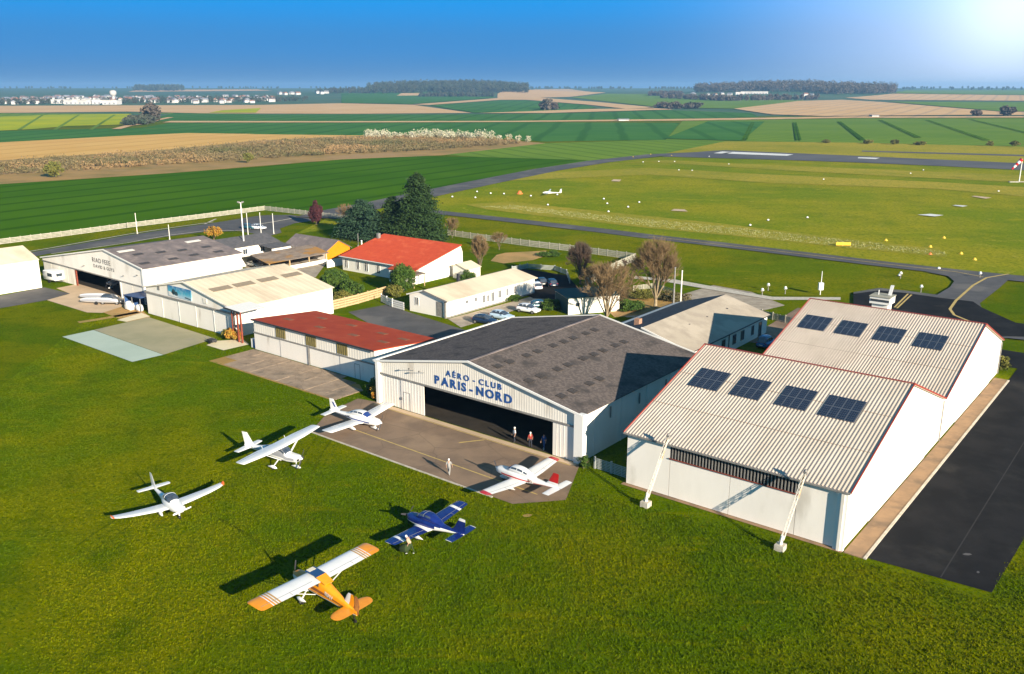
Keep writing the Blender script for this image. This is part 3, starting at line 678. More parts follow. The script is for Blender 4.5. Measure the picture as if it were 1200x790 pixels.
# ================================================================== twin solar hangars
def pv_array(bb, w1, w2, u1, u2, zf, slope):
    """a block of photovoltaic modules lying on the roof: 4 x 2 modules, each of 6 x 4 cells"""
    ar = MB(); ar.slab([bb.l(w1, u1, zf(u1) + .11), bb.l(w2, u1, zf(u1) + .11), bb.l(w2, u2, zf(u2) + .11), bb.l(w1, u2, zf(u2) + .11)], .05)
    a = bb.add(ar, 'solar_array', 'pv_frame')
    nx, ny = 4, 2; gx = (w2 - w1) / nx; gy = (u2 - u1) / ny
    for i in range(nx):
        for j in range(ny):
            mb = MB()
            for p in range(4):
                for q in range(5):
                    a0 = w1 + i * gx + .05 + p * (gx - .1) / 4; a1 = a0 + (gx - .1) / 4 - .055
                    c0 = u1 + j * gy + .05 + q * (gy - .1) / 5; c1 = c0 + (gy - .1) / 5 - .055
                    mb.slab([bb.l(a0, c0, zf(c0) + .13), bb.l(a1, c0, zf(c0) + .13), bb.l(a1, c1, zf(c1) + .13), bb.l(a0, c1, zf(c1) + .13)], .012)
            bb.add(mb, 'solar_panel', 'pv_cell', a)
def solar_hangar(u0, u1, ur, zr, e1, e2, label, arrays, front):
    w1, w2 = -39.5, -19.2
    bb = B('solar_hangar', label, 'hangar', (w1 + w2) / 2, u0)
    bb.gable_w(w1, w2, u0, u1 - .02, e1 - .15, e2 - .15, ur, zr - .15, 'white_side')
    for (ua, ub, ea, eb) in ((u0 - .35, ur, e1 - .06, zr), (u1, ur, e2, zr)):
        mb = MB(); mb.slab([bb.l(w1 - .3, ua, ea), bb.l(w2 + .25, ua, ea), bb.l(w2 + .25, ub, eb), bb.l(w1 - .3, ub, eb)], .08)
        ro = bb.add(mb, 'roof_slope', 'steel_roof')
        n_ = Vector((0, -(eb - ea) if ub > ua else (eb - ea), abs(ub - ua))).normalized()
        mb = MB(); corr_sheet(mb, bb.l(w1 - .3, ua, ea) + n_ * .01, (1, 0, 0), w2 - w1 + .55, Vector((0, ub - ua, eb - ea)), .32, .040, n_)
        bb.add(mb, 'roof_sheet', 'steel_roof', ro)
        for f_ in (.33, .66):
            uu_ = ua + (ub - ua) * f_; zz_ = ea + (eb - ea) * f_ + .055; mb = MB(); mb.bar(bb.l(w1 - .28, uu_, zz_), bb.l(w2 + .23, uu_, zz_), .05, .012); bb.add(mb, 'sheet_lap', 'skylight_dull', ro)
        for q in (w1 - .32, w2 + .27):
            mb = MB(); mb.bar(bb.l(q, ua, ea + .04), bb.l(q, ub, eb + .04), .07, .15); bb.add(mb, 'verge', 'red_trim')
    mb = MB(); mb.bar(bb.l(w1 - .36, ur, zr + .09), bb.l(w2 + .31, ur, zr + .09), .20, .06); bb.add(mb, 'ridge_cap', 'red_trim')
    mb = MB(); mb.bar(bb.l(w1 - .3, u0 - .42, e1 - .12), bb.l(w2 + .25, u0 - .42, e1 - .12), .12, .12); bb.add(mb, 'gutter', 'grey_trim')
    zf = lambda u_: e1 - .06 + (zr - e1 + .06) * (u_ - u0 + .35) / (ur - u0 + .35)
    for (a, c, ua, ub) in arrays: pv_array(bb, a, c, ua, ub, zf, 0)
    # gable end facing right: sliding doors under a rail
    ux = [u0 + 6.2 + 4.4 * k for k in range(5)]
    mb = MB(); mb.box(bb.l(w2, u0 + .3, e1 - 1.2), bb.l(w2 + .05, u0 + .36, e1 - .3)); 
    for k in range(4):
        a, c = ux[k], ux[k] + 4.36
        mb = MB(); mb.box(bb.l(w2 + .03, a, .06), bb.l(w2 + .09, c, 4.2)); 
        dd = bb.add(mb, 'sliding_door', 'white_side')
    mb = MB(); mb.box(bb.l(w2 + .02, u0 + 5.8, 4.2), bb.l(w2 + .14, u1 - 1.2, 4.34)); bb.add(mb, 'door_rail', 'cream_metal')
    mb = MB(); mb.tube(bb.l(w2 + .12, u1 - .25, 0), bb.l(w2 + .12, u1 - .25, e2 - .2), .06, n=6); bb.add(mb, 'downpipe', 'grey_trim')
    return bb
AR1 = [(-37.9, -34.85, 75.3, 78.45), (-33.55, -30.6, 75.3, 78.45), (-29.1, -26.15, 75.3, 78.45), (-25.0, -21.75, 75.2, 78.4)]
AR2 = [(-38.5, -35.25, 105.3, 108.5), (-34.0, -30.95, 105.3, 108.5), (-29.5, -26.45, 105.3, 108.5), (-25.0, -21.85, 105.3, 108.5)]
s1 = solar_hangar(67.1, 96.8, 82.5, 10.1, 5.25, 4.7, 'nearer pale ribbed roof hangar with four solar arrays and a long dark strip window', AR1, True)
s2 = solar_hangar(97.1, 126.3, 112.5, 9.5, 4.85, 4.5, 'farther pale ribbed roof hangar with four solar arrays, next to the taxiway', AR2, False)
# front wall of the nearer hangar: panels, dark band of strip windows, white corner post
for a, c in ((-39.5, -35.05), (-35.0, -29.2), (-29.15, -23.3), (-23.25, -20.0)):
    s1.box('wall_panel', (a, 66.98, .08), (c, 67.09, 3.7 if -35.2 < a < -24 else 5.0), 'white_wall')
mb = MB(); mb.box(s1.l(-35.0, 66.99, 3.8), s1.l(-23.3, 67.08, 5.02)); band = s1.add(mb, 'window_band', 'black_inside')
rib = None
for i in range(39):
    q = -34.85 + i * .30
    if rib is None:
        mb = MB(); mb.box((0, -.05, 0), (.10, 0, 1.18)); rib = mb.obj('louvre', 'ochre_louvre' if 'ochre_louvre' in M else 'grey_trim', band); o = rib
    else: o = share(rib, 'louvre', band)
    o.location = s1.l(q, 66.98, 3.82)
s1.box('window_sill', (-35.1, 66.88, 3.72), (-23.2, 67.08, 3.8), 'rust_steel')
s1.box('corner_post', (-19.95, 66.75, 0), (-19.1, 67.08, 5.05), 'white_trim')
s1.box('corner_post', (-19.6, 66.62, 0), (-19.35, 66.75, 5.0), 'cream_metal')

# leaning lattice masts before it
def lattice(wc, label):
    t = thing('lattice_mast', label, 'mast', X(wc - .2, 64.0), ROT, 'leaning lattice masts')
    p0 = Vector((0, 0, .85)); p1 = Vector((.55, 2.35, 6.15))
    d = p1 - p0; mb = MB(); r0, r1 = .115, .10; n = 12
    c = [Vector((-1, -1, 0)), Vector((1, -1, 0)), Vector((1, 1, 0)), Vector((-1, 1, 0))]
    for k in range(4): mb.bar(p0 + c[k] * r0, p1 + c[k] * r1, .035, .035)
    for i in range(n):
        a = p0 + d * i / n; e = p0 + d * (i + 1) / n
        for k in range(4): mb.bar(a + c[k] * r0, e + c[(k + 1) % 4] * r0, .02, .02)
    la = mb.obj('lattice', 'lattice_paint', t)
    mb = MB(); mb.bar(p0 + d * .62 + Vector((.1, .1, 0)), p1, .13, .10); mb.obj('upper_beam', 'wood_fence', t)
    mb = MB(); mb.box((-.45, -.4, 0), (.3, .35, .5)); mb.obj('footing', 'kerb', t)
    mb = MB(); mb.tube((-.08, 0, .5), (.0, .02, 1.3), .16, .12, 8); mb.obj('base_tube', 'lattice_paint', t)
    mb = MB(); mb.box((.42, 2.2, 5.95), (.70, 2.5, 6.25)); mb.tube((.56, 2.35, 6.25), (.56, 2.35, 6.4), .16, .08, 8); mb.obj('head_box', 'grey_trim', t)
    return t
dm('lattice_paint', (.72, .68, .60), (.5, .36, .24), scale=2, rough=.7, contrast=(.55, .75))
lattice(-35.35, 'leaning white lattice mast at the left end of the dark strip window')
lattice(-22.9, 'leaning white lattice mast at the right end of the dark strip window')

# ================================================================== red roofed shed
b = B('long_shed', 'long low white shed with red mono-pitch roof and three ochre wall lights', 'shed', -104.5, 72.4)
w1, w2, u1, u2 = -104.5, -79.6, 72.5, 83.6; zf_, zb_ = 4.45, 3.4
mb = MB(); pr = [(u1, 0), (u2, 0), (u2, zb_), (u1, zf_)]
ia = [mb.vert(b.l(w1, a, z)) for a, z in pr]; ib = [mb.vert(b.l(w2, a, z)) for a, z in pr]; mb.face(ia); mb.face(ib[::-1])
for i in range(4): j = (i + 1) % 4; mb.face((ia[i], ib[i], ib[j], ia[j]))
b.add(mb, 'wall', 'white_side')
mb = MB(); corr_sheet(mb, b.l(w1, u1 - .02, 2.62), (1, 0, 0), w2 - w1, Vector((0, 0, zf_ - 2.68)), .5, .012, (0, -1, 0)); b.add(mb, 'upper_cladding', 'cream_metal')
b.box('door_rail', (w1 - .05, u1 - .2, 2.5), (w2 + .05, u1 - .04, 2.66), 'grey_trim')
for k, (a, c, uu) in enumerate(((w1 + .05, -98.6, u1 - .1), (-98.5, -92.6, u1 - .16), (-92.3, -86.2, u1 - .1), (-86.1, w2 - .1, u1 - .16))):
    mb = MB(); mb.box(b.l(a, uu, .05), b.l(c, uu + .05, 2.5))
    do = b.add(mb, 'sliding_door', 'door_paint')
    if k == 3:
        m2 = MB()
        for p, q in (((-83.3, .08), (-83.25, 2.0)), ((-82.35, .08), (-82.3, 2.0)), ((-83.3, 2.0), (-82.3, 2.05))): m2.box(b.l(p[0], uu - .025, p[1]), b.l(q[0], uu - .005, q[1]))
        b.add(m2, 'wicket_door', 'grey_trim', do)
b.box('post', (-92.6, u1 - .24, 0), (-92.35, u1 - .165, 2.6), 'grey_trim')
for a in (-99.45, -93.0, -86.75):
    mb = MB(); mb.box(b.l(a, u1 - .08, 2.75), b.l(a + 2.1, u1 - .06, 4.33))
    wl = b.add(mb, 'wall_light', 'ochre_panel'); mb = MB()
    for q in range(5): mb.box(b.l(a + .1 + q * .42, u1 - .11, 2.76), b.l(a + .26 + q * .42, u1 - .08, 4.32))
    b.add(mb, 'rib', 'ochre_panel', wl)
b.quad('roof', [(w1 - .2, u1 - .3, zf_ + .05), (w2 + .15, u1 - .3, zf_ + .05), (w2 + .15, u2 + .2, zb_ + .05), (w1 - .2, u2 + .2, zb_ + .05)], .12, 'red_roof')
mb = MB(); mb.bar(b.l(w1 - .22, u1 - .34, zf_ - .05), b.l(w2 + .17, u1 - .34, zf_ - .05), .08, .2); b.add(mb, 'fascia', 'dark_trim')
sk = None
for a, uu in ((-101.5, 76.2), (-99.4, 80.6), (-94.6, 76.2), (-93, 80.6), (-87.9, 76.4), (-86.4, 80.2), (-82.4, 76.6), (-82, 79.9)):
    if sk is None: mb = MB(); mb.box((-.8, -.45, 0), (.8, .45, .03)); sk = mb.obj('skylight', 'red_skylight' if 'red_skylight' in M else 'skylight_dull', b.t); o = sk
    else: o = share(sk, 'skylight', b.t)
    o.location = b.l(a, uu, zf_ + .06 + (zb_ - zf_) * (uu - u1 + .3) / (u2 - u1 + .5)); o.rotation_euler = (math.atan2(zb_ - zf_, u2 - u1 + .5), 0, 0)

# ================================================================== white hangar with the blue poster
b = B('poster_hangar', 'white hangar with cream gable roof and a blue sky poster over its closed doors', 'hangar', -124, 74.2)
w1, w2, u1, u2 = -136.2, -112.0, 74.3, 93.3; e_, rw_, rz_ = 4.5, -124.4, 6.85
b.gable_u(w1, w2, u1, u2, e_ - .12, e_ - .12, rw_, rz_ - .12, 'white_side')
for k in range(5):
    a = w1 + .3 + k * 4.78; uu = u1 - (.12 if k % 2 else .18)
    mb = MB(); mb.box(b.l(a, uu, .05), b.l(a + 4.7, uu + .06, 3.6)); b.add(mb, 'sliding_door', 'door_paint')
    mb = MB(); mb.box(b.l(a + 4.66, u1 - .22, .04), b.l(a + 4.76, u1 - .185, 3.6)); b.add(mb, 'door_seam', 'white_trim')
b.box('door_rail', (w1 - .1, u1 - .34, 3.6), (w2 + .1, u1 - .02, 3.8), 'grey_trim')
for (wa, wb) in ((w1 - .3, rw_), (w2 + .3, rw_)):
    ro = b.quad('roof_slope', [(wa, u1 - .3, e_ - .05), (wa, u2 + .2, e_ - .05), (wb, u2 + .2, rz_), (wb, u1 - .3, rz_)], .1, 'cream_roof')
    k = 1 if wa < wb else -1; n_ = Vector((-(rz_ - e_ + .05) * k, 0, abs(wb - wa))).normalized(); mb = MB()
    corr_sheet(mb, b.l(wa, u1 - .3, e_ - .05) + n_ * .01, (0, 1, 0), u2 - u1 + .5, Vector((wb - wa, 0, rz_ - e_ + .05)), 1.1, .03, n_); b.add(mb, 'roof_sheet', 'cream_roof', ro)
    mb = MB(); mb.bar(b.l(wa, u1 - .34, e_), b.l(wb, u1 - .34, rz_ + .05), .1, .2); b.add(mb, 'verge', 'cream_metal')
sk = None; an = math.atan2(rz_ - e_ + .05, w2 + .3 - rw_)
for uu in (77.4, 81.6, 86.2, 91.0):
    if sk is None: mb = MB(); mb.box((-.75, -1.75, 0), (.75, 1.75, .05)); sk = mb.obj('skylight', 'skylight_dull', b.t); o = sk
    else: o = share(sk, 'skylight', b.t)
    o.location = b.l(-119.4, uu, e_ + (rz_ - e_) * (w2 + .3 + 119.4) / (w2 + .3 - rw_) + .02); o.rotation_euler = (0, an, 0)
po = bpy.data.objects.new('poster', None)
m = bpy.data.materials.new('poster_print'); m.use_nodes = True; t = m.node_tree; bs = t.nodes['Principled BSDF']; bs.inputs['Roughness'].default_value = .5
tcx = _n(t, 'ShaderNodeTexCoord'); sp = _n(t, 'ShaderNodeSeparateXYZ'); t.links.new(tcx.outputs['Object'], sp.inputs[0])
r1 = _n(t, 'ShaderNodeValToRGB'); r1.color_ramp.elements[0].color = (.05, .20, .34, 1); r1.color_ramp.elements[1].color = (.012, .13, .33, 1)
mr = _n(t, 'ShaderNodeMapRange'); mr.inputs[1].default_value = 4.05; mr.inputs[2].default_value = 5.75; t.links.new(sp.outputs[2], mr.inputs[0]); t.links.new(mr.outputs[0], r1.inputs[0])
r1.color_ramp.elements[0].color = (.45, .55, .62, 1); e2 = r1.color_ramp.elements.new(.45); e2.color = (.06, .35, .48, 1)
nn = _n(t, 'ShaderNodeTexNoise'); nn.inputs['Scale'].default_value = 1.3; t.links.new(tcx.outputs['Object'], nn.inputs[0])
mm = _n(t, 'ShaderNodeMix', data_type='RGBA'); rr = _n(t, 'ShaderNodeMapRange'); rr.inputs[1].default_value = .5; rr.inputs[2].default_value = .7; rr.inputs[4].default_value = .55
t.links.new(nn.outputs['Fac'], rr.inputs[0]); t.links.new(rr.outputs[0], mm.inputs[0]); t.links.new(r1.outputs[0], mm.inputs[6]); mm.inputs[7].default_value = (.42, .55, .6, 1); t.links.new(mm.outputs[2], bs.inputs['Base Color'])
M['poster_print'] = m
bpy.data.objects.remove(po)
pb = b.box('poster', (-129.2, u1 - .12, 4.05), (-122.7, u1 - .04, 5.75), 'poster_print')
dm('poster_dark', (.01, .05, .07), rough=.5)
mb = MB()
for k, (cx_, cz_, r_) in enumerate(((-127.6, 4.85, .55), (-126.9, 4.6, .5), (-127.9, 4.6, .4))):
    mb.poly([b.l(cx_ + r_ * math.cos(q * .7) * (1 + .2 * math.sin(3 * q)), u1 - .13, cz_ + r_ * .8 * math.sin(q * .7)) for q in range(9)])
mb.poly([b.l(-124.6, u1 - .13, 4.25), b.l(-122.9, u1 - .13, 4.12), b.l(-122.9, u1 - .13, 4.3), b.l(-124.4, u1 - .13, 4.45)])
b.add(mb, 'poster_motif', 'poster_dark', pb)
mb = MB(); mb.poly([b.l(-129.1, u1 - .135, 4.1), b.l(-126.2, u1 - .135, 4.08), b.l(-126.6, u1 - .135, 4.3), b.l(-127.8, u1 - .135, 4.32), b.l(-128.4, u1 - .135, 4.75), b.l(-129.1, u1 - .135, 4.8)]); b.add(mb, 'poster_cloud', 'paint_white', pb)
b.box('vent_grille', (-119.5, u1 - .1, 4.2), (-118.6, u1 - .02, 5.0), 'cream_metal')
b.box('vent_grille', (-132.4, u1 - .1, 4.5), (-131.8, u1 - .02, 5.5), 'grey_trim')
# lean-to canopy on rusty posts at its right corner
b = B('canopy', 'small white canopy on rust red steel posts at the corner of the poster hangar', 'canopy', -111, 73.2)
b.quad('canopy_roof', [(-112.2, 73.0, 4.95), (-108.4, 73.0, 4.75), (-108.4, 77.4, 4.75), (-112.2, 77.4, 4.95)], .1, 'white_trim')
mb = MB(); mb.bar(b.l(-112.3, 72.92, 4.86), b.l(-108.3, 72.92, 4.64), .1, .22); b.add(mb, 'canopy_beam', 'dark_trim')
for a, c, r_ in ((-108.5, 73.1, .11), (-109.3, 73.1, .1), (-110.5, 73.4, .06), (-111.1, 73.4, .06)):
    mb = MB(); mb.box(b.l(a - r_, c - r_, 0), b.l(a + r_, c + r_, 4.7)); b.add(mb, 'post', 'rust_steel')
mb = MB(); mb.bar(b.l(-108.4, 73.1, 4.65), b.l(-108.4, 77.2, 4.65), .08, .12); b.add(mb, 'side_beam', 'grey_trim')
t = thing('drinks_crate', 'small blue and white cabinet beside the left end of the red roofed shed', 'cabinet', X(-105.3, 73.0), ROT)
mb = MB(); mb.box((-.5, -.3, 0), (-.05, .4, 1.3)); mb.obj('white_side', 'white_trim', t)
mb = MB(); mb.box((-.045, -.32, 0), (.6, .4, 1.25)); mb.obj('blue_door', 'blue_paint', t)

# ================================================================== far grey roofed hangar
b = B('lettered_hangar', 'white hangar with weathered grey roof, grey lettering and half-open doors', 'hangar', -160, 77)
w1, w2, u1, u2, rw_, rz_, e1, e2 = -179.4, -142.0, 77.3, 97, -154.3, 8.25, 3.95, 6.3
def ez(w_): return e1 + (rz_ - e1) * (w_ - w1) / (rw_ - w1) if w_ < rw_ else e2 + (rz_ - e2) * (w2 - w_) / (w2 - rw_)
b.box('side_wall', (w1, u1 + .02, 0), (w1 + .25, u2, e1 - .15), 'white_side'); b.box('side_wall', (w2 - .25, u1 + .02, 0), (w2, u2, e2 - .15), 'white_side')
mb = MB(); pr = [(w1 + .25, 0), (w2 - .25, 0), (w2 - .25, e2 - .2), (rw_, rz_ - .2), (w1 + .25, e1 - .2)]
ia = [mb.vert(b.l(a, u2 - .2, z)) for a, z in pr]; ib = [mb.vert(b.l(a, u2, z)) for a, z in pr]; mb.face(ia); mb.face(ib[::-1])
for i in range(5): j = (i + 1) % 5; mb.face((ia[i], ib[i], ib[j], ia[j]))
b.add(mb, 'back_wall', 'white_wall')
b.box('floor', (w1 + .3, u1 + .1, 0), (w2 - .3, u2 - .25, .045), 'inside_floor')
mb = MB(); pr = [(w1, 3.35), (w2, 3.05), (w2, e2 - .12), (rw_, rz_ - .12), (w1, e1 - .12)]
ia = [mb.vert(b.l(a, u1 - .05, z)) for a, z in pr]; ib = [mb.vert(b.l(a, u1 + .15, z)) for a, z in pr]; mb.face(ia); mb.face(ib[::-1])
for i in range(5): j = (i + 1) % 5; mb.face((ia[i], ib[i], ib[j], ia[j]))
b.add(mb, 'gable_wall', 'white_wall')
mb = MB(); mb.bar(b.l(w1, u1 - .15, 3.4), b.l(w2, u1 - .15, 3.1), .15, .14); b.add(mb, 'door_rail', 'grey_trim')
for a, c in ((-179.2, -176), (-175.9, -172.8), (-172.7, -169.6), (-169.5, -166.6), (-149.7, -146.0), (-145.9, -142.6)):
    mb = MB(); mb.box(b.l(a, u1 - .04, .05), b.l(c, u1 + .02, 3.2)); b.add(mb, 'sliding_door', 'cream_metal')
b.box('door_post', (-166.5, u1 - .1, 0), (-166.1, u1 + .1, 3.3), 'rust_steel'); b.box('door_post', (-150.2, u1 - .1, 0), (-149.8, u1 + .1, 3.1), 'white_trim'); b.box('corner_pier', (w2 - .3, u1 - .2, 0), (w2 + .2, u1 + .2, 6.2), 'white_trim')
for (wa, ea) in ((w1 - .3, e1), (w2 + .3, e2)):
    b.quad('roof_slope', [(wa, u1 - .3, ea), (wa, u2 + .2, ea), (rw_, u2 + .2, rz_), (rw_, u1 - .3, rz_)], .1, 'cement_roof_old')
    mb = MB(); mb.bar(b.l(wa, u1 - .34, ea), b.l(rw_, u1 - .34, rz_ + .02), .1, .22); b.add(mb, 'verge', 'white_trim')
an = math.atan2(rz_ - e2, w2 + .3 - rw_)
for a, uu, big in ((-151.9, 79.9, 1), (-151.8, 93.3, 1), (-149.2, 80.7, 0), (-144.2, 79.0, 0), (-148.5, 84.7, 0), (-144.2, 84.4, 0), (-147.9, 88.6, 0), (-144.5, 88.8, 0), (-147.7, 93.4, 0), (-144.2, 93.7, 0)):
    mb = MB(); mb.box((-.45, -1.5, 0), (.45, 1.5, .05)) if big else mb.box((-.5, -.9, 0), (.5, .9, .04))
    o = mb.obj('skylight', 'skylight_white' if big else 'skylight_brown', b.t)
    o.location = b.l(a, uu, e2 + (rz_ - e2) * (w2 + .3 - a) / (w2 + .3 - rw_) + .02); o.rotation_euler = (0, an, 0)
split_letters(b.t, 'RIAD  FEEE', 1.2, 'black_letter', b.l(-159.2, u1 - .07, 5.5), 1.6, 0.)
split_letters(b.t, 'DAVID  &  GUYS', .85, 'black_letter', b.l(-159.0, u1 - .07, 4.5), 1.9, 0.)
for q, z_ in ((-162.5, 4.3), (-148.5, 4.2), (-143.8, 4.9)): mb = MB(); mb.bar(b.l(q, u1 - .05, z_), b.l(q + .5, u1 - .6, z_ + .25), .12, .12); b.add(mb, 'floodlight', 'grey_trim')

# left edge building
b = B('white_annex', 'white panelled building with cream roof cut by the left edge of the view', 'building', -170, 63)
w1, w2, u1, u2 = -182, -170, 48, 72.4; e_, rz_ = 5.3, 7.2
b.gable_u(w1, w2, u1, u2, e_, e_, -176, rz_, 'white_side')
b.quad('roof_slope', [(w2 + .15, u1, e_ + .05), (w2 + .15, u2 + .15, e_ + .05), (-176, u2 + .15, rz_ + .12), (-176, u1, rz_ + .12)], .1, 'cream_roof')
b.quad('roof_slope', [(w1 - .15, u1, e_ + .05), (w1 - .15, u2 + .15, e_ + .05), (-176, u2 + .15, rz_ + .12), (-176, u1, rz_ + .12)], .1, 'cream_roof')
for k in range(6):
    a = u2 - .5 - (k + 1) * 3.3; mb = MB(); mb.box(b.l(w2 + .02, a, .05), b.l(w2 + .07, a + 3.22, 3.9)); dd = b.add(mb, 'sliding_door', 'white_wall')
    if k == 0:
        mb = MB()
        for p, q in (((a + 1.2, .1), (a + 1.24, 2.1)), ((a + 2.2, .1), (a + 2.24, 2.1)), ((a + 1.2, 2.1), (a + 2.24, 2.14))): mb.box(b.l(w2 + .075, p[0], p[1]), b.l(w2 + .09, q[0], q[1]))
        b.add(mb, 'wicket_door', 'grey_trim', dd)
b.box('door_rail', (w2 + .02, u1, 3.92), (w2 + .1, u2 - .3, 4.02), 'cream_metal')

# ================================================================== red tiled house
b = B('red_roof_house', 'white house under a large plain red roof beside the tall dark conifer', 'house', -127, 118.7)
w1, w2, u1, u2 = -138.9, -117.1, 118.8, 131.3; e_, rz_ = 3.0, 5.9
mb = MB(); pr = [(u1, 0), (u2, 0), (u2, 4.4), (u2 - .6, rz_ - .15), (u1, e_ - .1)]
ia = [mb.vert(b.l(w1, a, z)) for a, z in pr]; ib = [mb.vert(b.l(w2, a, z)) for a, z in pr]; mb.face(ia); mb.face(ib[::-1])
for i in range(5): j = (i + 1) % 5; mb.face((ia[i], ib[i], ib[j], ia[j]))
b.add(mb, 'wall', 'white_side')
ro = b.quad('roof', [(w1 - .4, u1 - .5, e_ - .05), (w2 + .2, u1 - .5, e_ - .05), (w2 + .2, u2 - .4, rz_), (w1 - .4, u2 - .4, rz_)], .14, 'tile_roof')
b.quad('roof', [(-123.4, u1 - 2.2, e_ - .5), (w2 + .2, u1 - 2.2, e_ - .5), (w2 + .2, u1 - .45, e_ - .06), (-123.4, u1 - .45, e_ - .06)], .12, 'tile_roof')
n_ = Vector((0, -(rz_ - e_ + .05), u2 - u1 + .1)).normalized(); mb = MB()
corr_sheet(mb, b.l(w1 - .4, u1 - .5, e_ - .05) + n_ * .01, (1, 0, 0), w2 - w1 + .6, Vector((0, u2 - u1 + .1, rz_ - e_ + .05)), .34, .04, n_); b.add(mb, 'roof_tiles', 'tile_roof', ro)
mb = MB(); mb.bar(b.l(w1 - .4, u1 - .56, e_ - .12), b.l(-123.5, u1 - .56, e_ - .12), .14, .12); b.add(mb, 'gutter', 'white_trim')
for a, c in ((-138.2, -137.3), (-134.7, -133.8), (-132.3, -131.3), (-128.8, -127.9)): b.win_u(a, c, .6, 2.3, u1)
mb = MB(); mb.box(b.l(-123.2, u1 - 2, 0), b.l(w2, u1, e_ - .7)); b.add(mb, 'porch_wall', 'white_wall')
b.box('chimney', (-138.6, 128.2, 0), (-138.0, 128.8, 6.4), 'grey_trim')
b = B('garden_shed', 'small pale shed against the right end of the red roofed house', 'shed', -113, 129)
b.gable_u(-115.9, -112.2, 127, 131, 2.3, 2.0, -114.8, 2.9, 'cream_metal'); b.quad('roof', [(-112, 126.8, 2.05), (-112, 131.2, 2.05), (-114.8, 131.2, 2.98), (-114.8, 126.8, 2.98)], .1, 'cream_roof'); b.quad('roof', [(-116.1, 126.8, 2.3), (-116.1, 131.2, 2.3), (-114.8, 131.2, 2.98), (-114.8, 126.8, 2.98)], .1, 'cream_roof')

# ================================================================== white bungalow
b = B('bungalow', 'long white bungalow with cream low-pitch roof and a row of small windows', 'bungalow', -99, 102.4)
w1, w2, u1, u2 = -103.4, -95.0, 102.5, 126.0; e_, rw_, rz_ = 2.95, -100.0, 4.0
b.gable_u(w1, w2, u1, u2, e_ - .1, e_ - .1, rw_, rz_ - .12, 'white_wall')
for wa in (w1 - .35, w2 + .45): b.quad('roof_slope', [(wa, u1 - .3, e_ - .08), (wa, u2 + .4, e_ - .08), (rw_, u2 + .4, rz_), (rw_, u1 - .3, rz_)], .1, 'cream_roof')
for wa in (w1 - .35, w2 + .45): mb = MB(); mb.bar(b.l(wa, u1 - .36, e_ - .1), b.l(rw_, u1 - .36, rz_), .1, .2); b.add(mb, 'fascia', 'white_trim' if wa < rw_ else 'grey_trim')
b.box('porch_recess', (-97.3, u1 - .04, .1), (-95.9, u1 + .01, 2.5), 'blue_grey' if 'blue_grey' in M else 'grey_trim')
b.box('corner_post', (-95.35, u1 - .25, 0), (-95.1, u1, 2.8), 'grey_trim')
b.win_u(-102.1, -101.3, 1.3, 2.5, u1)
b.win_w(104.9, 106.0, .15, 2.1, w2, glass='white_wall', bars=0, name='door')
for a, c, z1, z2 in ((107.1, 107.7, 1.6, 2.1), (109.3, 109.9, 1.5, 2.2), (111.5, 112.1, .9, 2.2), (112.6, 113.2, .9, 2.0), (113.7, 114.4, .7, 2.3), (115.6, 116.3, 1.0, 2.3), (117.8, 118.4, 1.0, 2.3), (120, 120.6, 1.0, 2.3), (122.3, 125.0, .9, 2.2)):
    b.win_w(a, c, z1, z2, w2, glass='window_glass' if a < 122 else 'cream_metal')
b.box('chimney', (-101.9, 112.6, 3), (-101.5, 113, 4.9), 'dark_trim')
b.box('plinth', (w2 + .02, u1, 0), (w2 + .1, u2, .25), 'grey_trim')

# ================================================================== grey roofed club house, right of centre
b = B('club_house', 'white house with wide beige gable roof behind the big hangar', 'house', -58, 101)
w1, w2, u1, u2 = -66.5, -50.9, 101.2, 126.2; rw_, rz_ = -58.0, 5.0
b.gable_u(w1, w2, u1, u2, 2.5, 2.95, rw_, rz_ - .12, 'white_wall')
b.quad('roof_slope', [(w2 + .35, u1 - .4, 2.92), (w2 + .35, u2 + .3, 2.92), (rw_, u2 + .3, rz_), (rw_, u1 - .4, rz_)], .12, 'grey_roof', label='beige roof slope')
b.quad('roof_slope', [(w1 - .6, u1 - .4, 2.3), (w1 - .6, u2 + .3, 2.3), (rw_, u2 + .3, rz_), (rw_, u1 - .4, rz_)], .12, 'slate_roof', label='dark roof slope')  # this slope has a much darker base colour than the other
mb = MB(); mb.bar(b.l(w2 + .35, u1 - .45, 2.95), b.l(rw_, u1 - .45, rz_ + .02), .1, .2); b.add(mb, 'verge', 'white_trim')
mb = MB(); mb.bar(b.l(w2 + .4, u1, 2.85), b.l(w2 + .4, u2 + .3, 2.85), .12, .1); b.add(mb, 'gutter', 'dark_trim')
b.quad('lower_roof', [(-64, 96.5, 2.6), (-52.5, 96.5, 2.6), (-52.5, 101.1, 3.0), (-64, 101.1, 3.0)], .12, 'slate_roof')
b.box('annex_wall', (-63.8, 96.7, 0), (-52.8, 101.1, 2.5), 'white_wall')
for a, c in ((110.8, 111.8), (114.3, 115.3), (117.0, 118.0), (120.6, 121.4)): b.win_w(a, c, .9, 2.2, w2, frame='grey_trim')
b.win_w(123.2, 124.2, .1, 2.2, w2, frame='grey_trim', name='door', bars=0)
b.box('chimney', (-61.5, 104.8, 2.9), (-60.7, 105.6, 4.9), 'brick_chimney')
b.box('downpipe', (w2 + .02, 112.9, 0), (w2 + .12, 113.0, 2.8), 'dark_trim')
for a, uu in ((-55.5, 103.5), (-55.3, 109.2), (-55.3, 114.6), (-55.2, 121)): b.box('roof_vent', (a - .2, uu - .15, 3.9), (a + .2, uu + .15, 4.25), 'dark_trim')

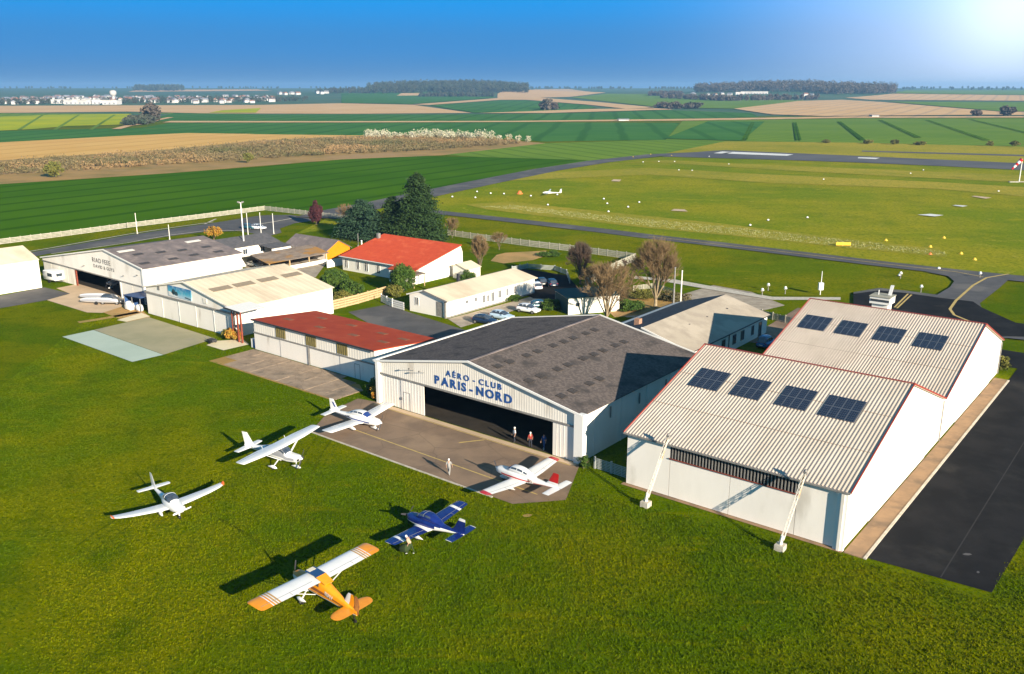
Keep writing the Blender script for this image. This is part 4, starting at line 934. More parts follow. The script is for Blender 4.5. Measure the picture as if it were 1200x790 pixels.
# flat roofed box building, set askew to the rest
a_, c_ = G(665.8, 369), G(725.5, 364.5); d_ = c_ - a_; L_ = d_.length
t = thing('flat_roof_block', 'small flat roofed white block with a dark green roof beside a bare tree', 'building', a_, math.atan2(d_.y, d_.x))
mb = MB(); mb.box((0, 0, 0), (L_, 6.5, 2.75)); mb.obj('wall', 'white_side', t)
mb = MB(); mb.box((-.2, -.2, 2.76), (L_ + .2, 6.7, 2.9)); mb.obj('roof', 'dark_teal', t)
mb = MB(); mb.box((-.06, .1, .05), (-.01, 6.3, 2.6)); mb.obj('side_panel', 'dark_teal', t)  # plain dark teal panel covering the whole side wall
mb = MB(); mb.box((1.3, -.04, 1.3), (2.0, .02, 1.9)); mb.obj('window', 'window_glass', t)
# cluster on the upper left
b = B('dark_roof_house', 'low white house with dark slate roof behind the lettered hangar', 'house', -168, 115)
b.gable_u(-176, -165.4, 106, 122.8, 2.7, 2.7, -170.6, 3.9, 'white_side')
for wa in (-176.4, -165.0): b.quad('roof_slope', [(wa, 105.6, 2.7), (wa, 123.2, 2.7), (-170.6, 123.2, 4.05), (-170.6, 105.6, 4.05)], .12, 'slate_roof')
b.quad('porch_roof', [(-165.0, 117.5, 2.6), (-165.0, 123.1, 2.6), (-160.5, 123.1, 2.2), (-160.5, 117.5, 2.2)], .1, 'slate_roof')
b.box('porch_wall', (-160.9, 117.7, 0), (-160.75, 122.9, 2.15), 'white_side')
for u_ in (109, 113.5, 118): b.win_w(u_, u_ + 1.1, .9, 2, -165.4)
b = B('orange_barn', 'barn with bright orange gable end and grey weathered roof', 'barn', -156, 126)
b.gable_w(-163, -149.05, 123.1, 129.7, 2.15, 2.15, 126.4, 4.0, 'white_wall')
mb = MB(); pr = [(123.15, 0), (129.65, 0), (129.65, 2.15), (126.4, 3.98), (123.15, 2.15)]
ia = [mb.vert(b.l(-149.04, a, z)) for a, z in pr]; ib = [mb.vert(b.l(-148.96, a, z)) for a, z in pr]; mb.face(ia); mb.face(ib[::-1])
for i in range(5): j = (i + 1) % 5; mb.face((ia[i], ib[i], ib[j], ia[j]))
b.add(mb, 'gable_boards', 'orange_wall')
for ua in (122.7, 130.1): b.quad('roof_slope', [(-163.3, ua, 2.05), (-148.7, ua, 2.05), (-148.7, 126.4, 4.15), (-163.3, 126.4, 4.15)], .1, 'cement_roof_old')
b = B('mossy_barn', 'low open shed with rusty moss covered roof beside the orange barn', 'shed', -150, 113)
for u_ in (107, 112, 117, 121.5): b.box('post', (-147.6, u_, 0), (-147.4, u_ + .2, 2.1), 'wood_fence')
b.box('back_wall', (-157.8, 106.8, 0), (-157.6, 121.8, 2.0), 'white_wall'); b.box('low_wall', (-147.5, 106.9, 0), (-147.3, 121.8, .8), 'white_side')
for wa in (-158.2, -147.0): b.quad('roof_slope', [(wa, 106.4, 2.15), (wa, 122.2, 2.15), (-152.8, 122.2, 3.3), (-152.8, 106.4, 3.3)], .1, 'mossy_roof')
b.box('yard_wall', (-143, 118, 0), (-142.8, 123, 1.6), 'white_side')
# ------------------------------------------------------------------ aircraft
dm('plane_white', (.80, .79, .76), (.76, .75, .72), scale=1.5, rough=.28, coat=.4)
dm('plane_cream', (.74, .66, .50), rough=.3, coat=.3)
dm('plane_navy', (.008, .022, .16), (.006, .016, .12), scale=2, rough=.25, coat=.5)
dm('plane_orange', (.80, .30, .008), (.74, .26, .006), scale=2, rough=.3, coat=.4)
dm('plane_brown', (.22, .06, .02), rough=.4)
dm('plane_red', (.50, .012, .015), rough=.3, coat=.4)
dm('plane_blue', (.02, .05, .22), rough=.3)
dm('tip_orange', (.75, .14, .02), rough=.4)
dm('canopy_glass', (.03, .04, .055), (.06, .075, .10), scale=3, rough=.06, spec=1., coat=.6)
dm('tyre', (.02, .02, .02), rough=.85)
dm('metal_grey', (.35, .35, .35), rough=.4, metal=.6)
dm('grey_stripe', (.30, .31, .34), rough=.4)

dm('seam_grey', (.22, .22, .23), rough=.6)
def interp_secs(secs, k=3):
    """smooth the list of stations (x, zb, zt, hw, e)"""
    o = []
    for i in range(len(secs) - 1):
        a, b_ = secs[i], secs[i + 1]; p = secs[max(0, i - 1)]; q = secs[min(len(secs) - 1, i + 2)]
        for j in range(k):
            t = j / k
            o.append(tuple(a[c] + (b_[c] - a[c]) * (t if c == 0 else 0) + (0 if c == 0 else
                (lambda m0, m1: (2 * t**3 - 3 * t**2 + 1) * a[c] + (t**3 - 2 * t**2 + t) * m0 + (-2 * t**3 + 3 * t**2) * b_[c] + (t**3 - t**2) * m1 - a[c])(
                    (b_[c] - p[c]) * (b_[0] - a[0]) / (b_[0] - p[0]) if b_[0] != p[0] else 0,
                    (q[c] - a[c]) * (b_[0] - a[0]) / (q[0] - a[0]) if q[0] != a[0] else 0)) for c in range(5)))
    o.append(secs[-1]); return o
def ring_pt(s, th, off=0.):
    x, zb, zt, hw, e = s; c, sn = math.cos(th), math.sin(th); f = 2. / e
    y = (hw + off) * math.copysign(abs(c) ** f, c); z = (zb + zt) / 2 + ((zt - zb) / 2 + off) * math.copysign(abs(sn) ** f, sn)
    return Vector((x, y, z))
def sec_at(S, x):
    for a, b_ in zip(S[:-1], S[1:]):
        if (a[0] - x) * (b_[0] - x) <= 0 and a[0] != b_[0]:
            t = (x - a[0]) / (b_[0] - a[0]); return tuple(a[c] + (b_[c] - a[c]) * t for c in range(5))
    return S[0] if abs(S[0][0] - x) < abs(S[-1][0] - x) else S[-1]
def fuselage(S, name, mats, mf, parent, n=24):
    rr = [[ring_pt(s, 2 * math.pi * k / n) for k in range(n)] for s in S]; mb = MB()
    mb.rings(rr, mf=(lambda a, k: mf((S[a][0] + S[a + 1][0]) / 2, 360. * (k + .5) / n)) if mf else None)
    return mb.obj(name, mats, parent, smooth=True)
def skin_patch(S, x0, x1, t0, t1, name, m, parent, off=.012, nx=5, nt_=6, th=.02):
    mb = MB(); g = []
    for i in range(nx + 1):
        s = sec_at(S, x0 + (x1 - x0) * i / nx)
        g.append([(mb.vert(ring_pt(s, R(t0 + (t1 - t0) * j / nt_), off)), mb.vert(ring_pt(s, R(t0 + (t1 - t0) * j / nt_), off - th))) for j in range(nt_ + 1)])
    for i in range(nx):
        for j in range(nt_):
            mb.face((g[i][j][0], g[i + 1][j][0], g[i + 1][j + 1][0], g[i][j + 1][0])); mb.face((g[i][j][1], g[i][j + 1][1], g[i + 1][j + 1][1], g[i + 1][j][1]))
    for i in range(nx):
        for j in (0, nt_): mb.face((g[i][j][0], g[i][j][1], g[i + 1][j][1], g[i + 1][j][0]))
    for j in range(nt_):
        for i in (0, nx): mb.face((g[i][j][0], g[i][j + 1][0], g[i][j + 1][1], g[i][j][1]))
    return mb.obj(name, m, parent, smooth=True)
FOIL = [(0, 0), (.03, .45), (.12, .85), (.3, 1.), (.55, .8), (.8, .42), (1, .04), (1, -.04), (.7, -.3), (.35, -.48), (.1, -.4), (.02, -.2)]
def foil_ring(p, chord, thick, axis):
    """p leading edge; chord runs to -x; thickness along z (axis 'y' spans) or along y (fin)"""
    o = []
    for c, t in FOIL:
        if axis == 'y': o.append(Vector((p[0] - c * chord, p[1], p[2] + t * thick * .6)))
        else: o.append(Vector((p[0] - c * chord, p[1] + t * thick * (.5 if t > 0 else 1.0), p[2])))
    return o
def wing(name, secs, mats, parent, mf=None, axis='y', label=None):
    """secs: (spanpos, xLE, chord, z, thick)"""
    mb = MB(); rr = []
    for s in secs:
        p = (s[1], s[0], s[3]) if axis == 'y' else (s[1], s[3], s[0])
        rr.append(foil_ring(p, s[2], s[4], axis))
    mb.rings(rr, mf=(lambda a, k: mf(a, k)) if mf else None)
    o = mb.obj(name, mats, parent, smooth=True)
    if label: o['label'] = label
    if name == 'wing' and len(secs) > 3:
        g = MB(); S_ = [q for q in secs[1:-2]] or secs; pts = []
        for q in S_: pts.append(Vector((q[1] - .76 * q[2], q[0], q[3] + .50 * q[4] * .6 + .012)))
        for a_, b_ in zip(pts[:-1], pts[1:]):
            if (b_ - a_).length > .05: g.bar(a_, b_, .022, .01)
        m_ = pts[0].lerp(pts[-1], .45); g.bar(m_, m_ + Vector((-.22 * S_[0][2], 0, -.03)), .022, .01)
        if g.v: g.obj('aileron_gap', 'seam_grey', o)
    return o
def tipped(secs, tip=.18):
    """close the tip in a rounded way"""
    s = secs[-1]; q = secs[-2]; sg = 1 if s[0] > q[0] else -1
    return secs + [(s[0] + sg * tip * .6, s[1] - s[2] * .06, s[2] * .86, s[3] + .01, s[4] * .7), (s[0] + sg * tip, s[1] - s[2] * .2, s[2] * .55, s[3] + .02, s[4] * .3)]
def wheel(parent, p, r=.19, w_=.13, fairing=None, name='wheel', strut=None, smat='plane_white'):
    mb = MB(); mb.tube((p[0], p[1] - w_ / 2, r), (p[0], p[1] + w_ / 2, r), r, n=14); o = mb.obj(name, 'tyre', parent)
    h = MB(); h.tube((p[0], p[1] - w_ / 2 - .01, r), (p[0], p[1] + w_ / 2 + .01, r), r * .5, n=10); h.obj('hub', 'metal_grey', o)
    if fairing:
        S = interp_secs([(p[0] + .5, r * .9, r * 1.2, .02, 2), (p[0] + .3, r * .55, r * 1.9, .1, 2), (p[0], r * .5, r * 2.3, .13, 2), (p[0] - .35, r * .8, r * 1.8, .08, 2), (p[0] - .65, r * 1.1, r * 1.3, .02, 2)], 2)
        S = [(a[0], a[1], a[2], a[3], a[4]) for a in S]; rr = [[ring_pt(s, 2 * math.pi * k / 12) + Vector((0, p[1], 0)) for k in range(12)] for s in S]
        m = MB(); m.rings(rr); m.obj('wheel_fairing', fairing, parent, smooth=True)
    if strut:
        m = MB(); m.bar((p[0], p[1], r * 1.3), strut, .10, .05); m.obj('gear_leg', smat, parent)
def prop(parent, x, z, r, m='dark_trim', spin='plane_white', ang=20, blades=2):
    mb = MB(); S = [(x + .30, z - .01, z + .01, .01, 2), (x + .22, z - .08, z + .08, .08, 2), (x + .1, z - .14, z + .14, .14, 2), (x - .03, z - .17, z + .17, .17, 2)]
    mb.rings([[ring_pt(s, 2 * math.pi * k / 12) for k in range(12)] for s in S]); mb.obj('spinner', spin, parent, smooth=True)
    for k in range(blades):
        a = R(ang + 360 * k / blades); d = Vector((0, math.cos(a), math.sin(a))); t = Vector((0, -math.sin(a), math.cos(a))); mb = MB(); rr = []
        for s, c, tw in ((.1, .05, .04), (.35, .085, .03), (.7, .08, .018), (.95, .06, .01), (1, .03, .006)):
            c0 = Vector((x + .1, 0, z)) + d * r * s; rr.append([c0 + t * c + Vector((tw, 0, 0)), c0 + Vector((.02, 0, 0)), c0 - t * c - Vector((tw, 0, 0)), c0 - Vector((.02, 0, 0))])
        mb.rings(rr); mb.obj('propeller_blade', m, parent)
def reg(parent, S, x, z, txt, size, m, side, sx=1.):
    s = sec_at(S, x); s2 = sec_at(S, x - .5)
    y = s[3] + .022; tap = math.atan2(s[3] - s2[3], .5)
    rz = (math.pi - tap) if side > 0 else tap
    o = text_obj('registration', txt, size, m, parent, (x, y * side, z), (math.pi / 2, 0, rz), .004, .006, sx=sx)
    return o

# ---- white ultralight with bubble canopy (towards lower left of the field)
def ultralight(loc, hd):
    t = thing('light_aircraft', 'all white low-wing aeroplane with smoked bubble canopy and orange wingtip lights', 'aeroplane', loc, hd, 'light aircraft on the grass')
    W_ = 'plane_white'
    S = interp_secs([(-.02, .95, 1.15, .12, 2), (-.25, .72, 1.28, .34, 2.3), (-.8, .60, 1.36, .50, 2.4), (-1.5, .52, 1.45, .58, 2.4), (-2.2, .50, 1.5, .60, 2.3), (-3.0, .55, 1.42, .54, 2.2), (-3.8, .66, 1.26, .33, 2), (-4.8, .80, 1.16, .19, 2), (-5.8, .93, 1.16, .12, 2), (-6.6, 1.02, 1.14, .05, 2)], 3)
    fuselage(S, 'fuselage', [W_], None, t)
    C = interp_secs([(-1.25, 1.2, 1.36, .28, 2), (-1.6, 1.15, 1.66, .47, 2.1), (-2.1, 1.15, 1.84, .54, 2.1), (-2.7, 1.15, 1.80, .50, 2.1), (-3.3, 1.1, 1.52, .33, 2), (-3.7, 1.05, 1.28, .18, 2)], 3)
    g = fuselage(C, 'canopy', ['canopy_glass'], None, t)
    skin_patch(C, -2.35, -2.43, 5, 175, 'canopy_frame', W_, g, .012, 2, 12)
    skin_patch(C, -1.32, -1.46, 8, 172, 'canopy_frame', W_, g, .012, 2, 12)
    for sx_, yy in ((-2.2, .24), (-2.2, -.24)):
        pass
    for sg in (1, -1):
        wing('wing', tipped([(sg * .5, -1.62, 1.48, .72, .17), (sg * 1.6, -1.72, 1.35, .78, .15), (sg * 3.4, -1.95, 1.08, .92, .12), (sg * 4.4, -2.15, .86, 1.03, .09), (sg * 4.8, -2.3, .66, 1.10, .06)], .2), [W_], t)
        mb = MB(); mb.rings([[Vector((-2.3 + a, sg * (4.86 + b_), 1.12 + c)) for a, b_, c in ((.1, 0, 0), (0, .08, .02), (-.32, .08, .1), (-.4, 0, .1), (-.3, -.08, .04), (0, -.07, 0))], [Vector((-2.45 + a, sg * (4.98 + b_), 1.30 + c)) for a, b_, c in ((.04, 0, 0), (0, .03, 0), (-.2, .03, .04), (-.24, 0, .04), (-.2, -.03, 0), (0, -.03, 0))]])
        mb.obj('wingtip_light', 'tip_orange', t)
        wing('tailplane', tipped([(sg * .08, -5.85, .72, 1.1, .06), (sg * 1.4, -5.95, .55, 1.1, .04)], .08), [W_], t)
        wheel(t, (-2.35, sg * 1.0), .19, .13, W_, 'main_wheel', (-2.4, sg * .4, .62))
    wing('fin', [(1.0, -5.3, 1.25, 0, .05), (1.5, -5.75, .95, 0, .05), (2.1, -6.15, .68, 0, .04), (2.38, -6.4, .42, 0, .02)], [W_], t, axis='z')
    wheel(t, (-.65, 0), .17, .11, None, 'nose_wheel', (-.7, 0, .75))
    prop(t, 0, 1.05, .82, W_, W_, 8)
    mb = MB(); mb.box((-2.9, -.45, .92), (-1.6, .45, 1.18)); mb.obj('seats', 'dark_trim', t)
    return t
# ---- high wing four seater
def high_wing(loc, hd, label):
    t = thing('light_aircraft', label, 'aeroplane', loc, hd, 'light aircraft on the grass')
    W_ = 'plane_white'
    S = interp_secs([(0, .98, 1.34, .3, 2.3), (-.25, .82, 1.45, .44, 2.8), (-.9, .72, 1.50, .5, 3), (-1.4, .68, 1.56, .54, 3), (-1.75, .68, 1.92, .56, 3.2), (-2.1, .68, 2.14, .56, 3.4), (-3.2, .72, 2.12, .52, 3.2), (-3.9, .80, 1.90, .43, 2.8), (-5.0, .92, 1.62, .28, 2.5), (-6.2, 1.03, 1.46, .17, 2.2), (-7.2, 1.12, 1.38, .08, 2)], 3)
    fuselage(S, 'fuselage', [W_, 'grey_stripe', 'plane_blue'], lambda x, th: 1 if ((th < 12 or th > 348 or 168 < th < 192) and x < -.5 and x > -6) else 0, t, 30)
    skin_patch(S, -1.46, -2.02, 42, 138, 'windshield', 'canopy_glass', t, .014, 5, 10)
    skin_patch(S, -1.62, -2.5, 14, 40, 'side_window', 'canopy_glass', t, .014); skin_patch(S, -1.62, -2.5, 140, 166, 'side_window', 'canopy_glass', t, .014)
    skin_patch(S, -2.62, -3.35, 16, 40, 'side_window', 'canopy_glass', t, .014); skin_patch(S, -2.62, -3.35, 140, 164, 'side_window', 'canopy_glass', t, .014)
    skin_patch(S, -3.6, -4.2, 45, 135, 'rear_window', 'canopy_glass', t, .014, 4, 8)
    for sg in (1, -1):
        wing('wing', tipped([(sg * .0, -1.72, 1.62, 2.14, .2), (sg * 2.6, -1.72, 1.62, 2.19, .19), (sg * 5.35, -1.95, 1.12, 2.27, .13)], .15), [W_], t)
        mb = MB(); mb.bar((-2.05, sg * .55, .82), (-2.3, sg * 2.5, 2.1), .16, .05); mb.obj('wing_strut', W_, t)
        wing('tailplane', tipped([(sg * .1, -6.25, .95, 1.18, .08), (sg * 1.65, -6.45, .66, 1.18, .05)], .08), [W_], t)
        wheel(t, (-2.5, sg * 1.2), .2, .15, W_, 'main_wheel', (-2.45, sg * .45, .75))
        mb = MB(); mb.bar((-3.3, sg * 1.6, 2.2), (-3.4, sg * 1.6, 2.42), .03, .03); mb.obj('aerial', W_, t)
    wing('fin', [(1.25, -5.45, 1.75, 0, .06), (1.55, -6.0, 1.25, 0, .06), (2.66, -6.78, .72, 0, .04)], [W_], t, axis='z')
    wheel(t, (-.55, 0), .19, .13, W_, 'nose_wheel', (-.6, 0, .85))
    prop(t, 0, 1.2, .93, 'dark_trim', 'plane_white', 60)
    for q in (.33, -.33): mb = MB(); mb.box((-.03, q - .14, 1.05), (.02, q + .14, 1.25)); mb.obj('air_intake', 'dark_trim', t)
    return t
# ---- low wing four seater; colours by scheme
def low_wing(loc, hd, label, scheme, name='light_aircraft'):
    t = thing(name, label, 'aeroplane', loc, hd, 'light aircraft on the grass'); W_ = 'plane_white'
    navy = scheme == 'navy'; red = scheme == 'red'; blu = scheme == 'blue'
    k = .83 if navy else 1.
    def sc(*s): return [(a * k, b_, c, d, e) for a, b_, c, d, e in s]
    S = interp_secs(sc((0, .82, 1.18, .26, 2.3), (-.25, .68, 1.28, .42, 2.8), (-.9, .60, 1.34, .52, 3), (-1.5, .56, 1.38, .56, 3), (-2.1, .56, 1.42, .58, 3), (-3.4, .58, 1.40, .55, 2.8), (-4.3, .68, 1.32, .42, 2.6), (-5.4, .82, 1.24, .28, 2.3), (-6.5, .92, 1.20, .17, 2.2), (-7.35, 1.0, 1.16, .06, 2)), 3)
    if navy: mats = ['plane_navy', 'plane_white', 'grey_stripe']; mf = lambda x, th: 1 if (th > 186 and th < 354) or (x < -4.0 and (th < 20 or th > 160)) or (abs(th - 180) < 14 or th < 14 or th > 346) and x < -3.2 else 0
    elif red: mats = [W_, 'plane_red']; mf = lambda x, th: 1 if (th < 4 or th > 345 or 176 < th < 195) and -4.3 < x < -.9 or ((th < 350 and th > 318 or 190 < th < 222) and x < -4.6) else 0
    else: mats = [W_, 'plane_blue']; mf = lambda x, th: 1 if ((th > 345 or th < 3 or 177 < th < 195) and x < -1.0) else 0
    fuselage(S, 'fuselage', mats, mf, t, 30)
    C = interp_secs(sc((-1.35, 1.25, 1.40, .34, 2.2), (-1.75, 1.25, 1.70, .47, 2.5), (-2.15, 1.25, 1.87, .50, 2.7), (-3.0, 1.25, 1.90, .49, 2.7), (-3.7, 1.22, 1.74, .43, 2.5), (-4.4, 1.15, 1.42, .30, 2.2), (-4.8, 1.1, 1.28, .2, 2)), 3)
    cb = fuselage(C, 'cabin', ['plane_navy' if navy else W_], None, t, 24)
    skin_patch(C, -1.45 * k, -2.0 * k, 18, 162, 'windshield', 'windshield_blue', t, .014, 5, 12)
    for a, b_ in ((-2.1, -2.72), (-2.82, -3.4), (-3.52, -3.9)):
        if navy and a < -3.4: continue
        for th in ((14, 46), (134, 166)): skin_patch(C, a * k, b_ * k, th[0], th[1], 'side_window', 'canopy_glass', t, .014)
    if navy: skin_patch(C, -2.1, -2.15, 10, 170, 'canopy_frame', 'metal_grey', t, .02, 2, 12)
    sp = 4.45 if navy else 5.2; ch = 1.5 if navy else 1.62; x0 = -1.42 if navy else -2.15
    for sg in (1, -1):
        if navy:
            ss = [(sg * .4, x0 + .35, ch + .5, .70, .2), (sg * .9, x0, ch + .05, .73, .2), (sg * 1.5, x0, ch, .77, .19), (sg * 3.3, x0 - .1, ch - .18, .92, .16), (sg * 3.62, x0 - .12, ch - .22, .95, .155), (sg * sp, x0 - .2, ch - .34, 1.02, .12)]
            mt = ['plane_navy', 'plane_white']; mfw = lambda a, kk: 1 if a in (3,) or a == 0 or kk in (11, 0) else 0
        elif red:
            ss = [(sg * .4, x0 + .3, ch + .35, .70, .2), (sg * .95, x0, ch + .05, .74, .2), (sg * 2.2, x0, ch, .84, .19), (sg * 4.75, x0 - .12, ch - .38, 1.06, .13), (sg * 5.12, x0 - .2, ch - .5, 1.09, .11)]
            mt = [W_, 'plane_red']; mfw = lambda a, kk: 1 if a >= 3 else 0
        else:
            ss = [(sg * .4, x0 + .3, ch + .35, .70, .2), (sg * .95, x0, ch + .02, .74, .2), (sg * 2.6, x0, ch, .88, .19), (sg * 5.1, x0 - .02, ch - .12, 1.1, .15)]
            mt = [W_]; mfw = None
        wing('wing', tipped(ss, .16), mt, t, mfw)
        zt = 1.08; tx = -6.35 * k if not navy else -5.35
        if red: tx = -6.75
        wing('tailplane', tipped([(sg * .05, tx, .85, zt, .07), (sg * (1.75 if not navy else 1.5), tx - .05, .75, zt, .05)], .06), [('plane_navy' if navy else W_), W_], t, (lambda a, kk: 1 if (a > 0 or kk in (0, 11)) else 0) if navy else None)
        wheel(t, (-2.75 * k, sg * 1.45), .2, .15, W_, 'main_wheel', (-2.7 * k, sg * 1.4, .75))
    fx = -5.75 if not navy else -4.7
    wing('fin', [(1.12, fx, 1.45, 0, .06), (1.5, fx - .42, 1.1, 0, .06), (2.02, fx - .72, .85, 0, .05), (2.22, fx - .84, .75, 0, .045), (2.45, fx - .98, .6, 0, .03)],
         [('plane_navy' if navy else W_), 'plane_red' if red else (W_ if navy else 'plane_blue')], t, (lambda a, kk: 1 if a >= (1 if red else 3) and not blu else 0), axis='z')
    if blu: wing('fin_stripe', [(1.55, fx - .6, .5, 0, .075), (2.1, fx - .95, .4, 0, .065)], ['plane_blue'], t, axis='z')
    wheel(t, (-.75 * k, 0), .19, .13, W_ if not navy else None, 'nose_wheel', (-.7 * k, 0, .75))
    prop(t, 0, 1.0, .92, 'dark_trim', 'plane_navy' if navy else W_, 65 if not navy else 25, 3 if navy else 2)
    if red: reg(t, S, -4.15, .98, 'F-GEKI', .34, 'plane_brown', 1)
    if blu: reg(t, S, -4.1, .98, 'F-GAVL', .26, 'dark_trim', -1)
    if navy:
        for px_, py_ in ((-2.9, .35), (-2.7, .4)): pass
    return t
dm('windshield_blue', (.012, .03, .14), (.02, .05, .2), scale=2, rough=.06, spec=1., coat=.5)
# ---- orange and white high wing taildragger
def taildragger(loc, hd):
    t = thing('light_aircraft', 'orange and white high-wing aeroplane with striped orange wingtips in the foreground', 'aeroplane', loc, hd, 'light aircraft on the grass')
    W_, O_ = 'plane_white', 'plane_orange'
    r = bpy.data.objects.new('airframe', None)
    bpy.data.objects.remove(r)
    S = interp_secs([(0, 1.30, 1.66, .24, 2.3), (-.2, 1.16, 1.78, .38, 2.6), (-.9, 1.02, 1.82, .44, 3), (-1.4, .94, 1.86, .46, 3), (-1.75, .90, 2.14, .46, 3.3), (-2.1, .86, 2.24, .46, 3.4), (-3.3, .80, 2.14, .43, 3.2), (-4.2, .74, 1.86, .34, 2.8), (-5.2, .66, 1.50, .23, 2.6), (-6.1, .62, 1.2, .14, 2.3), (-6.75, .62, .98, .05, 2)], 3)
    def mf(x, th):
        if x < -1.3 and 60 < th < 120: return 1
        if th > 205 and th < 335: return 0
        if x < -1.2 and (th < 3 or 350 < th or 177 < th < 190): return 2
        if x < -1.2: return 1
        return 1 if 15 < th < 165 else 0
    fuselage(S, 'fuselage', [W_, O_, 'plane_brown'], mf, t, 36)
    skin_patch(S, -1.42, -2.0, 40, 140, 'windshield', 'canopy_glass', t, .014, 5, 10)
    for a, b_ in ((-1.6, -2.4), (-2.5, -3.2)):
        for th in ((10, 38), (142, 170)): skin_patch(S, a, b_, th[0], th[1], 'side_window', 'canopy_glass', t, .014)
    mb = MB(); mb.slab([(-1.72, -.42, 2.47), (-1.72, .42, 2.47), (-3.0, .40, 2.43), (-3.0, -.40, 2.43)], .03); mb.obj('roof_window', 'roof_glass_blue', t)
    mb = MB(); mb.slab([(-1.70, -.3, 2.478), (-1.70, .3, 2.478), (-2.1, .3, 2.468), (-2.1, -.3, 2.468)], .03); mb.obj('roof_trim', 'plane_cream', t)
    mb = MB(); mb.slab([(-3.01, -.42, 2.42), (-3.01, .42, 2.42), (-3.9, .38, 2.12), (-3.9, -.38, 2.12)], .06); mb.obj('rear_deck', O_, t)
    for sg in (1, -1):
        ss = [(0, 2.0), (.45, 2.0)]; X0 = -1.62; CH = 1.8
        sec = lambda y, dz=0: (sg * y, X0, CH, 2.18 + y * .016, .2)
        ys = [.3, .8, 2.4, 3.72, 3.86, 3.94, 4.08, 4.16, 4.3, 4.38, 4.5, 5.1]
        cols = [0, 0, 0, 2, 0, 2, 0, 1, 0, 1, 1, 1, 1, 1]
        wing('wing', [sec(y) for y in ys] + [(sg * 5.28, X0 - .07, CH - .15, 2.27, .14), (sg * 5.36, X0 - .2, CH - .5, 2.28, .06)], [W_, O_, 'plane_tan'], t, lambda a, kk: cols[min(a, 13)])
        for xx in (-1.95, -2.75): mb = MB(); mb.bar((xx, sg * .42, .95), (xx - .05, sg * 2.7, 2.14), .08, .035); mb.obj('wing_strut', W_, t)
        mb = MB(); mb.bar((-2.2, sg * 1.5, 1.55), (-2.2, sg * 1.5, 2.1), .04, .04); mb.obj('jury_strut', W_, t)
        # round tipped tailplane
        pts = [(.05, -5.55, 1.25), (.9, -5.62, 1.18), (1.25, -5.68, 1.1), (1.5, -5.78, .92), (1.66, -5.92, .62), (1.72, -6.08, .3)]
        wing('tailplane', [(sg * a, b_, c, 1.02, .055) for a, b_, c in pts], [O_], t)
        wheel(t, (-1.75, sg * .95), .24, .16, None, 'main_wheel', (-1.75, sg * .35, .98), W_)
        S2 = [(-1.35, .42, .5, .03, 2), (-1.6, .28, .62, .12, 2), (-1.95, .3, .62, .12, 2), (-2.35, .44, .5, .02, 2)]
        mb = MB(); mb.rings([[ring_pt(s, 2 * math.pi * q / 10) + Vector((0, sg * 1.0, 0)) for q in range(10)] for s in S2]); mb.obj('wheel_fairing', W_, t, smooth=True)
    wing('fin', [(1.1, -5.25, 1.15, 0, .06), (1.5, -5.55, .95, 0, .06), (1.9, -5.75, .78, 0, .05), (2.15, -5.95, .5, 0, .03)], [W_, O_], t, lambda a, kk: 0 if kk < 4 or kk > 8 else 1, axis='z')
    wing('rudder', [(.75, -6.42, .5, 0, .05), (1.5, -6.52, .55, 0, .05), (2.0, -6.55, .42, 0, .04), (2.15, -6.6, .25, 0, .02)], ['plane_rudder'], t, axis='z')
    mb = MB(); mb.tube((-6.55, -.05, .11), (-6.55, .05, .11), .11, n=10); mb.bar((-6.3, 0, .62), (-6.55, 0, .15), .05, .05); mb.obj('tail_wheel', 'tyre', t)
    prop(t, 0, 1.48, .95, 'dark_trim', O_, 100)
    o = reg(t, S, -3.9, 1.28, 'F-BRRV', .46, W_, 1, 1.25)
    return t
dm('roof_glass_blue', (.02, .06, .16), rough=.1, spec=.8)
dm('plane_tan', (.50, .28, .08), rough=.4)
dm('plane_rudder', (.30, .10, .035), (.45, .2, .05), scale=3, rough=.4)
def gp(px, py, z, hd, ahead=0.):
    p = G(px, py, z); return Vector((p.x + math.cos(hd) * ahead, p.y + math.sin(hd) * ahead, 0.01))
h = R(-47.5); ultralight(gp(213, 598.5, 1.05, h), h)
h = R(-27.7); hw_ = high_wing(gp(354.5, 538, 1.2, h, -.25), h, 'white high-wing aeroplane with wing struts, second from the brown apron edge')
h = R(-32.2); low_wing(gp(447.5, 496, 1.0, h, -.25), h, 'white low-wing aeroplane with thin blue stripe, half on the brown apron', 'blue')
h = R(139.5); low_wing(gp(580.5, 546.5, 1.05, h, -.3), h, 'white low-wing aeroplane with red wingtips and red fin cap by the open hangar door', 'red')
h = R(143.0); low_wing(gp(477, 602, 1.05, h, -.2), h, 'navy blue low-wing aeroplane with white wing bands', 'navy')
h = R(140.6); taildragger(gp(344.5, 670, 1.5, h, -.2), h)
c_ = copy_tree(hw_, X(-158.6, 79.2, .05), R(-115), 'white aeroplane parked nose out in the shade of the lettered hangar', None)
if 'group' in c_: del c_['group']
